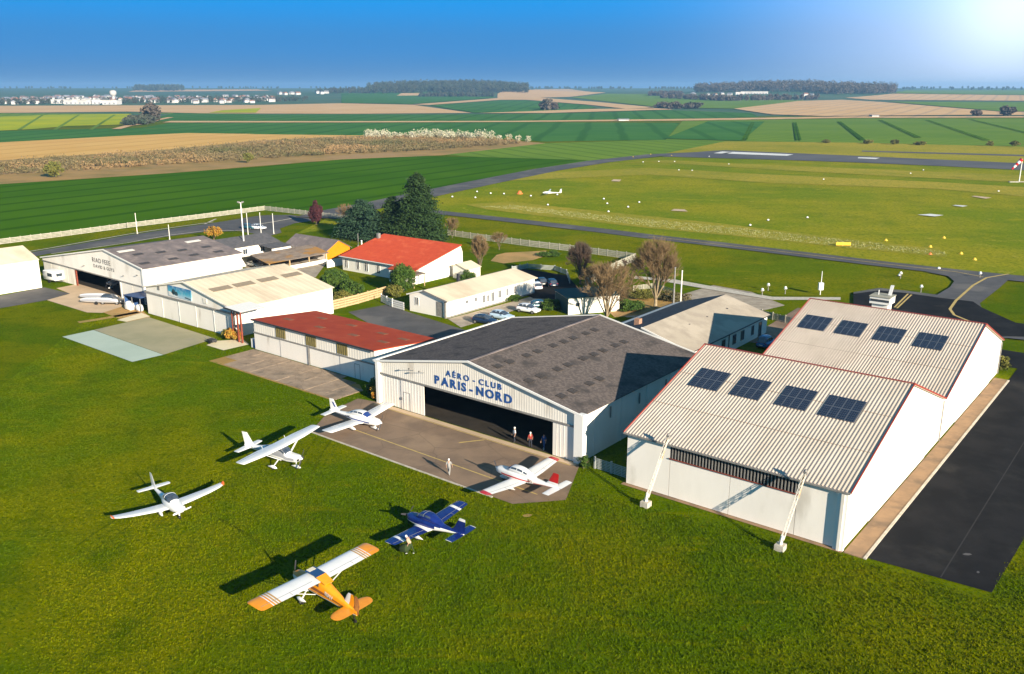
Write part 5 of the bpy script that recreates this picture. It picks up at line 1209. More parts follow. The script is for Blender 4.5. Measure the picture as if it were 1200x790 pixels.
# ------------------------------------------------------------------ cars
for k, c in (('car_white', (.75, .76, .78)), ('car_paleblue', (.42, .55, .66)), ('car_navy', (.012, .025, .06)), ('car_dark', (.03, .035, .04)), ('car_blue', (.02, .13, .33)), ('car_silver', (.38, .40, .42)), ('car_teal', (.02, .10, .13))):
    dm(k, c, rough=.3, coat=.6)
dm('head_light', (.7, .7, .68), rough=.15); dm('tail_light', (.35, .01, .01), rough=.3); dm('plastic_black', (.03, .03, .032), rough=.6)
def car(loc, rz, label, paint, group='parked cars', van=False):
    t = thing('parked_car', label, 'car', loc, rz, group)
    H_ = 1.75 if van else 1.48
    S = interp_secs([(2.05, .38, .58, .55, 4), (1.98, .28, .70, .78, 4), (1.6, .22, .80, .86, 4), (.95, .2, .94, .88, 4), (0, .18, .97, .89, 4), (-1.2, .2, .99, .88, 4), (-1.8, .28, .98, .84, 4), (-2.02, .4, .80, .72, 4)], 3)
    fuselage(S, 'body', [paint, 'plastic_black'], lambda x, th: 1 if 215 < th < 325 else 0, t, 20)
    C = interp_secs([(1.02, .88, .95, .62, 3), (.55, .86, 1.22, .72, 3), (.1, .86, H_ - .05, .70, 3), (-.7, .86, H_, .68, 3), (-1.45, .86, H_ - .09, .66, 3), (-1.8, .86, 1.15, .64, 3), (-1.95, .86, .95, .6, 3)], 3)
    fuselage(C, 'cabin', ['canopy_glass'], None, t, 20)
    skin_patch(C, .15, -1.5, 48, 132, 'roof', paint, t, .012, 6, 6)
    for sg in (0, 1):
        f_ = lambda a: 180 - a if sg else a
        for xa, xb in ((.1, -.02), (-.62, -.74), (-1.42, -1.56)):
            a, c = sorted((f_(8), f_(50))); skin_patch(C, xa, xb, a, c, 'pillar', paint, t, .012, 1, 5)
        mb = MB(); y = .84 * (1 if sg else -1); mb.box((.55, min(y, y * 1.18), .92), (.72, max(y, y * 1.18), 1.06)); mb.obj('door_mirror', paint, t)
        y = .62 * (1 if sg else -1); mb = MB(); mb.box((1.86, y - .17, .55), (1.99, y + .17, .68)); mb.obj('headlight', 'head_light', t)
        mb = MB(); mb.box((-1.99, y - .15, .66), (-1.86, y + .15, .86)); mb.obj('tail_lamp', 'tail_light', t)
        for x in (1.28, -1.28):
            mb = MB(); yy = .80 * (1 if sg else -1); mb.tube((x, yy - .1, .32), (x, yy + .1, .32), .32, n=14); o = mb.obj('wheel', 'tyre', t)
            mb = MB(); mb.tube((x, yy - .11, .32), (x, yy + .11, .32), .19, n=10); mb.obj('rim', 'metal_grey', o)
    mb = MB(); mb.box((1.94, -.4, .32), (2.04, .4, .5)); mb.obj('grille', 'plastic_black', t)
    mb = MB(); mb.box((-2.05, -.26, .5), (-1.98, .26, .62)); mb.obj('number_plate', 'paint_white', t)
    return t
RU = math.pi / 2 - A0; RWd = -A0
c1 = car(G(619, 366), RWd + .1, 'white hatchback parked nose right on the grass behind the big hangar', 'car_white')
car(G(588, 374), RWd + .1, 'pale blue hatchback parked left of the white hatchback', 'car_paleblue')
car(G(568, 379), RWd + .15, 'dark navy car at the left end of the row behind the big hangar', 'car_navy')
car(G(634, 361), RWd + 1.0, 'small dark car partly hidden behind the white hatchback', 'car_teal')
for i, (p, c, l) in enumerate((((620, 335), 'car_navy', 'dark blue car nearest the end wall of the bungalow'), ((634, 333.5), 'car_dark', 'black car in the walled car park, third from the bungalow'), ((628, 338.5), 'car_white', 'white car in the shaded car park behind the bungalow'), ((646, 335), 'car_navy', 'dark blue car farthest right in the walled car park'))):
    car(G(*p), RU + .9, l, c)
car(X(-48.0, 119.5), RU, 'bright blue van beside the beige roofed house', 'car_blue', van=True)
car(G(303, 269), RWd + .3, 'white and dark jeep near the white kerb of the entrance road', 'car_white')
car(G(292, 268.5), RWd + .2, 'dark green car on the entrance road beside the flagpoles', 'car_teal')
car(G(132, 356), RU - 1.0, 'black jeep behind the glider trailers', 'car_dark', van=True)
car(X(-156, 109.5), RWd, 'white car in the yard under the tall lamp post', 'car_white')
car(X(-140, 107), RWd + .3, 'silver car with open bonnet behind the poster hangar', 'car_silver')
# caravan
t = thing('caravan', 'white caravan with one dark window between two hangars', 'caravan', G(64, 330.5), RWd + .1)
dm('caravan_white', (.70, .71, .72), rough=.4)
S = [(1.9, .7, 1.9, 1.0, 6), (1.75, .5, 2.3, 1.08, 6), (0, .45, 2.5, 1.1, 6), (-1.75, .5, 2.35, 1.08, 6), (-1.9, .8, 1.9, 1.0, 6)]
fuselage(S, 'body', ['caravan_white'], None, t, 20)
mb = MB(); mb.box((-.2, -1.13, 1.3), (1.3, -1.08, 1.95)); mb.obj('window', 'window_glass', t)
mb = MB(); mb.box((1.82, -.6, 1.3), (1.92, .6, 1.9)); mb.obj('window', 'window_glass', t)
for sg in (-1, 1): mb = MB(); mb.tube((0, sg * .95, .32), (0, sg * 1.1, .32), .32, n=12); mb.obj('wheel', 'tyre', t)
mb = MB(); mb.bar((1.8, .4, .5), (3, 0, .5), .08, .08); mb.bar((1.8, -.4, .5), (3, 0, .5), .08, .08); mb.obj('tow_bar', 'metal_grey', t)
# glider trailers
for i, (p, l, cc) in enumerate((((116, 351.5), 'long white glider trailer farther from the camera on the tan apron', 'caravan_white'), ((117, 356.5), 'long white glider trailer nearer the grass beside the black jeep', 'plane_white'))):
    t = thing('glider_trailer', l, 'trailer', G(*p), RWd + .62 - .1, 'glider trailers')
    S = interp_secs([(3.6, .5, .7, .2, 3), (3.2, .45, .95, .45, 3), (1.6, .4, 1.2, .5, 4), (-2.2, .4, 1.1, .48, 4), (-3.4, .45, .9, .35, 3)], 2)
    fuselage(S, 'body', [cc, 'grey_stripe'], lambda x, th: 1 if abs(th - 180) < 25 or th < 25 or th > 335 else 0, t, 16)
    for sg in (-1, 1): mb = MB(); mb.tube((-.2, sg * .6, .3), (-.2, sg * .75, .3), .3, n=12); mb.obj('wheel', 'tyre', t)
    mb = MB(); mb.bar((3.4, 0, .6), (4.5, 0, .5), .08, .08); mb.obj('tow_bar', 'metal_grey', t)
# tarpaulined containers by the lettered hangar
t = thing('blue_container', 'open blue tarpaulin shelter filled with white sacks between the two left hangars', 'shelter', X(-140.2, 75.2), ROT)
mb = MB(); mb.slab([(-2.6, -1.5, 2.3), (2.8, -1.5, 2.5), (2.8, 2.2, 2.5), (-2.6, 2.2, 2.3)], .1); mb.obj('roof', 'blue_tarp', t)
mb = MB(); mb.box((-2.5, 2.0, 0), (2.7, 2.1, 2.3)); mb.obj('back_wall', 'blue_tarp', t)
mb = MB(); mb.box((-2.6, -1.4, 0), (-2.5, 2.0, 2.25)); mb.obj('side_wall', 'blue_tarp', t)
for x in (-2.5, 0, 2.6): mb = MB(); mb.box((x - .05, -1.45, 0), (x + .05, -1.35, 2.3)); mb.obj('post', 'metal_grey', t)
for i, (x, y, r_) in enumerate(((-1.6, -1.2, .8), (-.6, -1.6, .9), (1.4, -1.0, .7))):
    t = thing('white_sack', ('big white sack at the left of the blue shelter', 'largest white sack in the middle of the blue shelter', 'white sack at the right of the blue shelter')[i], 'sack', X(-140.2, 75.2) + WV * x + UV * y, ROT, 'sacks in the blue shelter')
    S = interp_secs([(r_, .3, .6, .1, 2.4), (r_ * .8, .0, .9, r_ * .6, 3), (0, 0, 1.25 * r_ + .3, r_ * .75, 3), (-r_ * .8, 0, .9, r_ * .6, 3), (-r_, .3, .6, .1, 2.4)], 2)
    fuselage(S, 'sack', ['paint_white'], None, t, 12)

# flower bed things
def cyl_thing(name, label, cat, loc, parts, rz=0., group=None):
    t = thing(name, label, cat, loc, rz, group)
    for nme, m, p0, p1, r0, r1 in parts: mb = MB(); mb.tube(p0, p1, r0, r1, 8); mb.obj(nme, m, t)
    return t
t = thing('wheelbarrow', 'small dark cart of garden things on the cream slab', 'cart', G(249, 402.5), ROT)
mb = MB(); mb.box((-.7, -.4, .3), (.6, .4, .65)); mb.obj('tray', 'plastic_black', t)
for sg in (-1, 1): mb = MB(); mb.tube((0, sg * .42, .25), (0, sg * .52, .25), .25, n=12); mb.obj('wheel', 'tyre', t)
mb = MB(); mb.bar((-.7, .3, .5), (-1.5, .3, .8), .05, .05); mb.bar((-.7, -.3, .5), (-1.5, -.3, .8), .05, .05); mb.obj('handle', 'metal_grey', t)

# ------------------------------------------------------------------ posts, lamps
def post(loc, h, label, name='flagpole', r=.09, head=None, group=None, m='white_trim', cat='pole'):
    t = thing(name, label, cat, loc, 0, group)
    mb = MB(); mb.tube((0, 0, 0), (0, 0, h), r, r * .7, 8); mb.obj('pole', m, t)
    mb = MB(); mb.tube((0, 0, 0), (0, 0, .25), r * 2.2, r * 2.2, 8); mb.obj('base', 'kerb', t)
    if head:
        mb = MB(); mb.bar((-head, 0, h), (head, 0, h), .12, .1); mb.obj('cross_arm', m, t)
        for sg in (-1, 1): mb = MB(); mb.box((sg * head - .25, -.2, h + .05), (sg * head + .25, .2, h + .3)); mb.obj('lamp_head', 'grey_trim', t)
    else:
        mb = MB(); mb.tube((0, 0, h), (0, 0, h + .12), r * 1.3, r * .4, 8); mb.obj('finial', m, t)
    return t
post((-59.4, 194.9, 0), 11.8, 'tallest white lamp post behind the lettered hangar', 'lamp_post', .15, .45, cat='lamp post')
post((-66.4, 222, 0), 5.8, 'left white flagpole by the entrance road', group='white flagpoles'); post((-63.5, 223.4, 0), 5.7, 'middle white flagpole by the entrance road', group='white flagpoles'); post((-61, 226, 0), 5.1, 'right white flagpole by the entrance road', group='white flagpoles')
post((26.1, 139.6, 0), 8.3, 'taller grey pole by the brick chimney', 'utility_pole', .16, m='grey_trim'); post((27.4, 140.4, 0), 7.6, 'shorter pale pole beside the taller grey one', 'utility_pole', .13, m='cream_metal')
post(G(420, 289), 3.0, 'short grey post left of the red roofed house', 'utility_pole', .09, m='grey_trim'); post(G(424, 290), 1.6, 'squat pale post left of the red roofed house', 'marker_post', .2, m='white_trim')
post(G(161, 274), 5.2, 'slim pole on the verge behind the lettered hangar', 'utility_pole', .1, m='cream_metal')
post(G(199, 281), 3.6, 'short pale pole behind the ridge of the lettered hangar', 'utility_pole', .1, m='cream_metal')

# ------------------------------------------------------------------ fences
dm('fence_pale', (.37, .35, .28), (.28, .27, .21), scale=1.2, rough=.85); dm('fence_grey', (.38, .40, .38), (.30, .32, .30), scale=1, rough=.8)
def fence(name, label, pts, h, m='fence_pale', step=2.6, px=True, mesh=False, cat='fence', open_=.55):
    P = [G(*p) if px else Vector((*p, 0)) for p in pts]; t = thing(name, label, cat, P[0], 0)
    pan = po = None
    for a, c in zip(P[:-1], P[1:]):
        n = max(1, round((c - a).length / step)); d = (c - a) / n; an = math.atan2(d.y, d.x); ln = d.length
        for i in range(n):
            if pan is None:
                mb = MB()
                if mesh:
                    for z in np.arange(.08, h, .16 if h < 2 else .22): mb.box((.05, -.015, z), (step - .05, .015, z + .16 * open_))
                    for x in np.arange(.3, step, .6): mb.box((x, -.02, .05), (x + .05, .02, h))
                else:
                    k = 4
                    for q in range(k): mb.box((.08, -.03 - .008 * (q % 2), .05 + q * h / k), (step - .08, .03, (q + 1) * h / k - .03))
                pan = mb.obj('panel', m, t); o = pan
                mb = MB(); mb.box((-.08, -.08, 0), (.08, .08, h + .12)); po = mb.obj('post', m, t); p_ = po
            else: o = share(pan, 'panel', t); p_ = share(po, 'post', t)
            o.location = a - P[0] + d * i; o.rotation_euler.z = an; o.scale = (ln / step, 1, 1)
            p_.location = a - P[0] + d * i; p_.rotation_euler.z = an
    return t
fence('boundary_fence', 'long pale panel fence between the green wheat field and the entrance road', [(-60, 294), (0, 286.5), (60, 279), (150, 267), (230, 257), (310, 246.5), (345, 250.5), (400, 257), (440, 262)], 1.35)
fence('boundary_fence', 'pale panel fence running from the dark conifer to the walled corner by the bare trees', [(525, 276), (560, 281), (620, 289), (680, 296), (745, 305)], 1.5)
fence('garden_wall', 'pale wall climbing from the bare trees to the fence corner', [(686, 337), (700, 328), (722, 316), (745, 305.5)], 1.7, 'fence_pale')
fence('board_fence', 'tan wooden board fence below the green bushes', [(388, 364), (420, 356), (453, 346)], 1.7, 'wood_fence')
fence('white_gate_fence', 'low white wooden gate and fence left of the bungalow', [(447, 354), (460, 360), (474, 364)], 1.4, 'white_trim')
fence('wire_fence', 'grey mesh fence with white posts behind the right hand club house', [(880, 368), (905, 375), (935, 382)], 1.2, 'fence_pale', mesh=True)
fence('mesh_gate', 'low grey mesh gate between the club hangar and the nearer solar hangar', [(697, 549), (716, 555), (734, 561)], 1.15, 'fence_grey', 1.35, mesh=True)
fence('parapet', 'dark curved wall round the small car park', [(600, 318), (618, 314.5), (650, 317), (664, 322), (668, 333)], 1.0, 'fence_grey')
fence('rail_fence', 'pale low railing along the path behind the brick chimney', [(742, 341), (765, 338), (790, 345)], .9, 'fence_pale', mesh=True)

# ------------------------------------------------------------------ people
dm('skin', (.42, .25, .17), rough=.6); dm('cloth_dark', (.025, .028, .04), (.035, .04, .05), rough=.9); dm('cloth_red', (.25, .035, .03), rough=.9)
dm('cloth_grey', (.30, .30, .29), rough=.9); dm('cloth_white', (.70, .70, .68), rough=.9); dm('cloth_olive', (.035, .055, .02), rough=.9); dm('cloth_tan', (.52, .34, .24), rough=.9); dm('cloth_blue', (.03, .08, .22), rough=.9); dm('hair_dark', (.03, .02, .015), rough=.8); dm('cap_white', (.75, .75, .72), rough=.8); dm('shoe', (.05, .045, .04), rough=.7)
def person(loc, rz, label, top, legs, shoe='shoe', hair='hair_dark', stride=.16, lean=0., arm=.12, bare=True, hold=None):
    """standing figure; faces +x. joints: skin modifier grows one continuous body"""
    t = thing('person', label, 'person', loc, rz, 'people on the airfield')
    V, E_, Rr, K = [], [], [], []
    def v(p, r, k, par=None):
        V.append(p); Rr.append(r if isinstance(r, tuple) else (r, r)); K.append(k)
        if par is not None: E_.append((par, len(V) - 1))
        return len(V) - 1
    L = lean
    def T_(x, y, z): return (x + math.sin(L) * (z - .93) if z > .93 else x, y, .93 + (z - .93) * math.cos(L) if z > .93 else z)
    pel = v((0, 0, .95), (.12, .16), 1); wa = v(T_(0, 0, 1.1), (.11, .145), 0, pel); ch = v(T_(.01, 0, 1.32), (.115, .175), 0, wa); nk = v(T_(0, 0, 1.47), .06, 2, ch)
    hd = v(T_(.015, 0, 1.58), (.088, .078), 2, nk); tp_ = v(T_(.01, 0, 1.70), (.078, .072), 2, hd); ns = v(T_(.10, 0, 1.585), .018, 2, hd)
    for sg in (1, -1):
        st = stride * sg
        hp = v((0, sg * .09, .88), .095, 1, pel); kn = v((st * .55 + .03, sg * .10, .49), .062, 1, hp); an = v((st - .02, sg * .105, .10), .045, 1, kn); to = v((st + .16, sg * .12, .045), .04, 3, an)
        sh = v(T_(0, sg * .19, 1.40), .062, 0, ch); el = v(T_(-st * .5 - .02 + arm * .3, sg * .25, 1.13), .045, 0, sh)
        wr = v(T_(-st * .6 + arm, sg * .26, .89), .030, 2 if bare else 0, el); pm = v(T_(-st * .6 + arm + .02, sg * .26, .82), (.028, .018), 2, wr)
        for q, (dx, ln) in enumerate(((-.028, .06), (-.010, .075), (.010, .08), (.028, .07))):
            f1 = v(T_(-st * .6 + arm + .02 + dx, sg * .255, .775), .0095, 2, pm); v(T_(-st * .6 + arm + .03 + dx, sg * .24, .775 - ln * .7), .008, 2, f1)
        v(T_(-st * .6 + arm + .065, sg * .235, .80), .010, 2, pm)
    me = bpy.data.meshes.new('body'); me.from_pydata(V, E_, []); o = bpy.data.objects.new('body', me); COL.objects.link(o)
    md = o.modifiers.new('s', 'SKIN'); sv_ = me.skin_vertices[0].data
    for i, r in enumerate(Rr): sv_[i].radius = r
    sv_[0].use_root = True; md2 = o.modifiers.new('u', 'SUBSURF'); md2.levels = 1; md2.render_levels = 1
    dg = bpy.context.evaluated_depsgraph_get(); dg.update(); nm_ = bpy.data.meshes.new_from_object(o.evaluated_get(dg)); nm_.name = 'body'
    COL.objects.unlink(o); bpy.data.objects.remove(o)
    nm_.materials.clear(); [nm_.materials.append(M[x]) for x in (top, legs, 'skin', shoe)]
    seg = [(np.array(V[a]), np.array(V[b_]), K[b_]) for a, b_ in E_]
    for p in nm_.polygons:
        c = np.array(p.center); best = 9; kk = 0
        for a, b_, k in seg:
            ab = b_ - a; tt = min(1, max(0, (c - a) @ ab / (ab @ ab))); dd = np.linalg.norm(c - a - ab * tt)
            if dd < best: best = dd; kk = k
        p.material_index = kk; p.use_smooth = True
    o = bpy.data.objects.new('body', nm_); COL.objects.link(o); o.parent = t
    c = Vector(T_(-.005, 0, 1.655)); mb = MB(); rr = []
    for z, r_ in ((-.06, .085), (0, .096), (.05, .085), (.085, .05), (.1, .01)): rr.append([c + Vector((math.cos(q * math.pi / 5) * r_ * 1.08 - (.02 if z < 0 else 0), math.sin(q * math.pi / 5) * r_ * .95, z)) for q in range(10)])
    mb.rings(rr); mb.obj('hair' if hair == 'hair_dark' else 'cap', hair, t, smooth=True)
    if hold == 'jacket':
        mb = MB(); S = [(.9, .3, .5, .1, 2.5), (.7, .15, .75, .25, 2.5), (.2, .2, .95, .3, 2.4), (-.1, .5, .9, .12, 2.2)]
        mb.rings([[ring_pt(s, 2 * math.pi * q / 12) + Vector((.1, .1, 0)) for q in range(12)] for s in S]); b2 = mb.obj('bag', 'cloth_olive', None, smooth=True)
        b2.location = loc; b2.rotation_euler.z = rz; tag(b2, 'olive green bag held by the person bending at the navy aeroplane wing', 'bag')
    return t
person(G(526.3, 557), R(75), 'person in pale grey walking alone on the brown apron', 'cloth_grey', 'cloth_grey', stride=.2, hair='cap_white')
person(G(603, 518.5), R(200), 'person in white top and dark trousers at the left of the hangar opening', 'cloth_white', 'cloth_dark', stride=.08, hair='cap_white')
person(G(621.5, 524.5), R(100), 'person in red jacket standing in the hangar opening', 'cloth_red', 'cloth_dark', stride=.1, hair='cap_white')
person(G(637.5, 526.5), R(230), 'person in dark blue clothes and white shoes at the right of the hangar opening', 'cloth_blue', 'cloth_blue', shoe='cloth_white', stride=.12)
person(G(481.5, 649.5), R(160), 'person in tan top bending beside the wing of the navy aeroplane', 'cloth_tan', 'cloth_olive', shoe='cloth_white', stride=.26, lean=.55, hair='cap_white', arm=.3, hold='jacket')

# ------------------------------------------------------------------ airfield furniture
dm('marker_white', (.80, .80, .78), rough=.5); dm('marker_black', (.03, .03, .03), rough=.7); dm('marker_yellow', (.75, .48, .02), rough=.5); dm('marker_orange', (.80, .17, .03), rough=.5)
def marker(p, top, label, cat='marker', group='round field markers', s=.62):
    t = thing('field_marker', label, cat, G(*p), 0, group)
    mb = MB(); mb.rings([[Vector((r_ * math.cos(q * math.pi / 5), r_ * math.sin(q * math.pi / 5), z)) for q in range(10)] for r_, z in ((.85 * s, 0), (.80 * s, .22 * s), (.60 * s, .34 * s))]); mb.obj('skirt', 'marker_black' if top == 'marker_white' else top, t)
    mb = MB(); mb.rings([[Vector((r_ * math.cos(q * math.pi / 5), r_ * math.sin(q * math.pi / 5), z)) for q in range(10)] for r_, z in ((.52 * s, .34 * s), (.45 * s, .7 * s), (.2 * s, .9 * s))]); mb.obj('cap', top, t)
mk = [(530, 231.5), (557, 232.5), (559, 225.5), (575, 227.5), (590.5, 228), (622, 230.5), (653, 229), (642, 241), (707.5, 234), (711.5, 239.5), (713, 249), (736, 243.5), (749, 238), (753.5, 190.5), (772, 190), (790.5, 190), (795.5, 200), (811, 200.5), (854, 193), (831, 184), (879, 265), (900, 259), (946, 256), (965, 211), (1067, 204), (1082, 200), (1170, 225), (1100, 316), (1054, 324)]
ORD = ['leftmost', 'second', 'third', 'fourth', 'fifth', 'sixth', 'seventh', 'eighth', 'ninth', 'tenth', 'eleventh', 'twelfth', 'thirteenth', 'fourteenth', 'fifteenth', 'sixteenth', 'seventeenth', 'eighteenth', 'nineteenth', 'twentieth', 'twenty-first', 'twenty-second', 'twenty-third', 'twenty-fourth', 'twenty-fifth', 'twenty-sixth', 'twenty-seventh', 'twenty-eighth', 'twenty-ninth']
for i, p in enumerate(sorted(mk)): marker(p, 'marker_white', 'white capped round field marker, ' + ORD[i] + (' of them all' if i == 0 else ' from the left'))
for i, (p, l) in enumerate((((742, 184.5), 'yellow marker left of the runway end'), ((762.5, 181.5), 'yellow marker on the far side of the taxiway'), ((787, 183), 'larger yellow marker close to the runway corner'), ((1038, 282.5), 'leftmost yellow disc marker near the taxiway'), ((1106, 279.5), 'yellow disc marker farthest from the taxiway'), ((1090, 290), 'yellow disc marker above the orange one'), ((1126, 298), 'yellow disc marker between the others at the right'), ((1142, 305), 'yellow marker on top of the pair nearest the junction'))):
    marker(p, 'marker_yellow', l, group='yellow markers')
marker((609, 227.5), 'marker_orange', 'single orange marker on the field beyond the conifer', s=1.3)
marker((1090, 299), 'marker_orange', 'small orange marker below the yellow discs')
t = thing('taxiway_sign', 'wide yellow sign board facing the taxiway', 'sign', G(988, 289), R(-3))
mb = MB(); mb.box((-1.7, -.1, .3), (1.7, .1, 1.0)); mb.obj('board', 'marker_yellow', t)
for x in (-1.4, 0, 1.4): mb = MB(); mb.box((x - .05, -.05, 0), (x + .05, .05, .3)); mb.obj('leg', 'marker_black', t)
# parked glider on the field
t = thing('glider', 'white glider parked on the airfield grass among the markers', 'glider', G(636, 228.5), R(172)); 
S = interp_secs([(0, .6, .9, .1, 2), (-.8, .4, 1.2, .32, 2), (-2, .4, 1.25, .33, 2), (-3.5, .6, 1.05, .15, 2), (-6.5, .8, 1.0, .08, 2)], 2); fuselage(S, 'fuselage', ['plane_white'], None, t, 12)
for sg in (1, -1): wing('wing', [(sg * .1, -1.6, .9, 1.0, .12), (sg * 7.5, -1.8, .45, 1.25, .06)], ['plane_white'], t)
wing('fin', [(.9, -5.8, .8, 0, .04), (2.1, -6.1, .5, 0, .03)], ['plane_white'], t, axis='z'); wing('tailplane', [(-1.3, -6.2, .4, 2.1, .04), (1.3, -6.2, .4, 2.1, .04)], ['plane_white'], t)
# windsock at the right edge
t = thing('windsock', 'red and white windsock on a white mast at the right edge of the field', 'windsock', G(1194, 214), 0)
mb = MB(); mb.tube((0, 0, 0), (0, 0, 9.2), .22, .14, 8); mb.obj('mast', 'white_trim', t)
for k in range(5):
    a0, a1 = k * .9, (k + 1) * .9; mb = MB(); q0 = Vector((-.3 - a0 * .75, -.1, 9 - a0 * .85)); q1 = Vector((-.3 - a1 * .75, -.1, 9 - a1 * .85)); mb.tube(q0, q1, .75 - k * .08, .67 - k * .08, 10); mb.obj('sleeve_band', 'marker_white' if k % 2 else 'plane_red', t)
mb = MB(); mb.box((-4, -.6, 0), (4, .6, .5)); mb.obj('base', 'fence_pale', t)
# weather and radio masts, control cabin behind the twin hangars
t = thing('radio_cabin', 'white cabin roof with aerials showing behind the ridge of the farther solar hangar', 'cabin', X(-36.0, 131.5), ROT)
mb = MB(); mb.box((-1.1, -1.0, 0), (1.1, 1.0, 6.0)); mb.obj('tower', 'white_side', t)
mb = MB(); mb.box((-1.4, -1.3, 6.0), (1.4, 1.3, 7.0)); mb.obj('cab', 'white_trim', t)
mb = MB(); mb.box((-1.3, -1.34, 6.35), (1.3, -1.3, 6.7)); mb.obj('window', 'window_glass', t)
mb = MB(); mb.box((-1.5, -1.4, 7.0), (1.5, 1.4, 7.12)); mb.obj('roof', 'fence_pale', t)
mb = MB(); mb.slab([(.7, 0, 7.2), (1.15, 0, 7.2), (1.4, 0, 8.7), (.95, 0, 8.7)], .12, up=(0, -1, 0)); mb.obj('panel_aerial', 'marker_white', t)
mb = MB(); mb.tube((-.6, 0, 7.1), (-.6, 0, 7.8), .06); mb.obj('aerial', 'marker_white', t)
for p, h_, l in (((961, 346), 4.4, 'slim white mast with instrument box behind the solar hangars'), ):
    t = thing('weather_mast', l, 'mast', G(*p), 0); mb = MB(); mb.tube((0, 0, 0), (0, 0, h_), .07, .05, 6); mb.obj('pole', 'marker_white', t); mb = MB(); mb.box((-.4, -.3, 1.0), (.4, .3, 2.3)); mb.obj('instrument_box', 'marker_white', t)
for p, l in (((893, 347), 'left weather instrument stand on the grass by the path'), ((900, 341), 'dish shaped weather instrument beside the path'), ((920, 345), 'dark instrument stand behind the wire fence'), ((1055, 327), 'small white stand at the taxiway bend'), ((1079, 343), 'small white stand at the apron corner'), ((1148, 327), 'white stand nearest the yellow taxi line')):
    t = thing('instrument_stand', l, 'instrument', G(*p), 0); mb = MB(); mb.tube((0, 0, 0), (0, 0, 1.0), .09, .06, 6); mb.obj('stand', 'grey_trim', t)
    mb = MB(); mb.tube((0, -.1, 1.0), (0, .15, 1.35), .3, .22, 8); mb.obj('head', 'marker_white', t)
t = thing('wall_equipment', 'small grey heat pump on the ground by the bungalow left end', 'machine', G(487, 361), ROT); mb = MB(); mb.box((-.5, -.3, 0), (.5, .3, 1.0)); mb.obj('casing', 'blue_paint', t); mb = MB(); mb.box((-.4, -.32, .2), (.4, -.3, .8)); mb.obj('grille', 'grey_trim', t)
t = thing('pergola', 'thatched grey pergola between the red roofed house and the bungalow', 'pergola', G(478, 334), ROT)
mb = MB()
for k in range(9): mb.box((-3.2, -1.5 + k * .36, 2.3), (3.2, -1.25 + k * .36, 2.5))
mb.obj('roof_slats', 'mossy_roof', t)
for x in (-3, 0, 3): 
    for y in (-1.4, 1.4): mb = MB(); mb.box((x - .07, y - .07, 0), (x + .07, y + .07, 2.3)); mb.obj('post', 'wood_fence', t)
# ------------------------------------------------------------------ vegetation
dm('leaf_conifer', (.018, .042, .012), (.034, .065, .018), scale=.8, rough=.8, detail=2); dm('leaf_cedar', (.018, .045, .026), (.035, .07, .035), scale=.6, rough=.8, detail=2)
dm('leaf_green', (.07, .12, .018), (.035, .075, .012), scale=.9, rough=.8, detail=2, contrast=(.4, .6)); dm('leaf_olive', (.16, .15, .03), (.10, .11, .025), scale=.8, rough=.8, detail=2); dm('leaf_purple', (.085, .025, .03), (.05, .02, .022), scale=1, rough=.8, detail=2)
dm('leaf_orange', (.42, .17, .02), (.35, .25, .04), scale=1.5, rough=.8, detail=2); dm('blossom', (.50, .48, .36), (.35, .34, .22), scale=.3, rough=.8, detail=2)
dm('bark', (.16, .12, .085), (.10, .075, .05), scale=3, rough=.95); dm('bark_pale', (.34, .27, .17), (.22, .17, .10), scale=2, rough=.95); dm('twig', (.24, .16, .08), (.16, .11, .055), scale=.6, rough=.95, detail=2); dm('twig_dark', (.085, .065, .05), (.12, .08, .055), scale=.6, rough=.95, detail=2)
dm('scrub_twig', (.17, .13, .065), (.085, .09, .035), scale=.03, coord='World', rough=.95, detail=2, c3=(.26, .17, .08), scale3=.015, con3=(.5, .6)); dm('wood_far', (.035, .055, .035), (.06, .065, .045), scale=.02, coord='World', rough=.95)
dm('wood_brown', (.10, .08, .065), (.07, .065, .05), scale=.02, coord='World', rough=.95)
def np_obj(name, V, Fq, m, parent=None, tri=False):
    n = len(Fq); k = Fq.shape[1]; me = bpy.data.meshes.new(name)
    me.vertices.add(len(V)); me.vertices.foreach_set('co', V.astype(np.float32).ravel())
    me.loops.add(n * k); me.loops.foreach_set('vertex_index', Fq.astype(np.int32).ravel())
    me.polygons.add(n); me.polygons.foreach_set('loop_start', np.arange(0, n * k, k, dtype=np.int32))
    try: me.polygons.foreach_set('loop_total', np.full(n, k, dtype=np.int32))
    except Exception: pass
    me.update(calc_edges=True); me.validate(); me.materials.append(M[m])
    o = bpy.data.objects.new(name, me); COL.objects.link(o)
    if parent: o.parent = parent
    return o
def leaf_quads(C, s, rs, flat=0.):
    n = len(C); a = rs.normal(size=(n, 3)); a[:, 2] *= (1 - flat); a /= np.linalg.norm(a, axis=1)[:, None]
    b_ = rs.normal(size=(n, 3)); b_ -= (b_ * a).sum(1)[:, None] * a; b_ /= np.linalg.norm(b_, axis=1)[:, None]
    sz = (s * (.6 + .8 * rs.rand(n)))[:, None] if np.ndim(s) == 0 else s[:, None]
    V = np.stack([C - a * sz, C - b_ * sz * .55, C + a * sz, C + b_ * sz * .55], 1).reshape(-1, 3)
    return V, np.arange(n * 4).reshape(n, 4)
def trunk(parent, h, r, m='bark'):
    mb = MB(); mb.rings([[Vector((rr * math.cos(q * math.pi / 4), rr * math.sin(q * math.pi / 4), z)) for q in range(8)] for z, rr in ((0, r * 1.4), (h * .15, r), (h * .5, r * .75), (h, r * .2))]); mb.obj('trunk', m, parent, smooth=True)
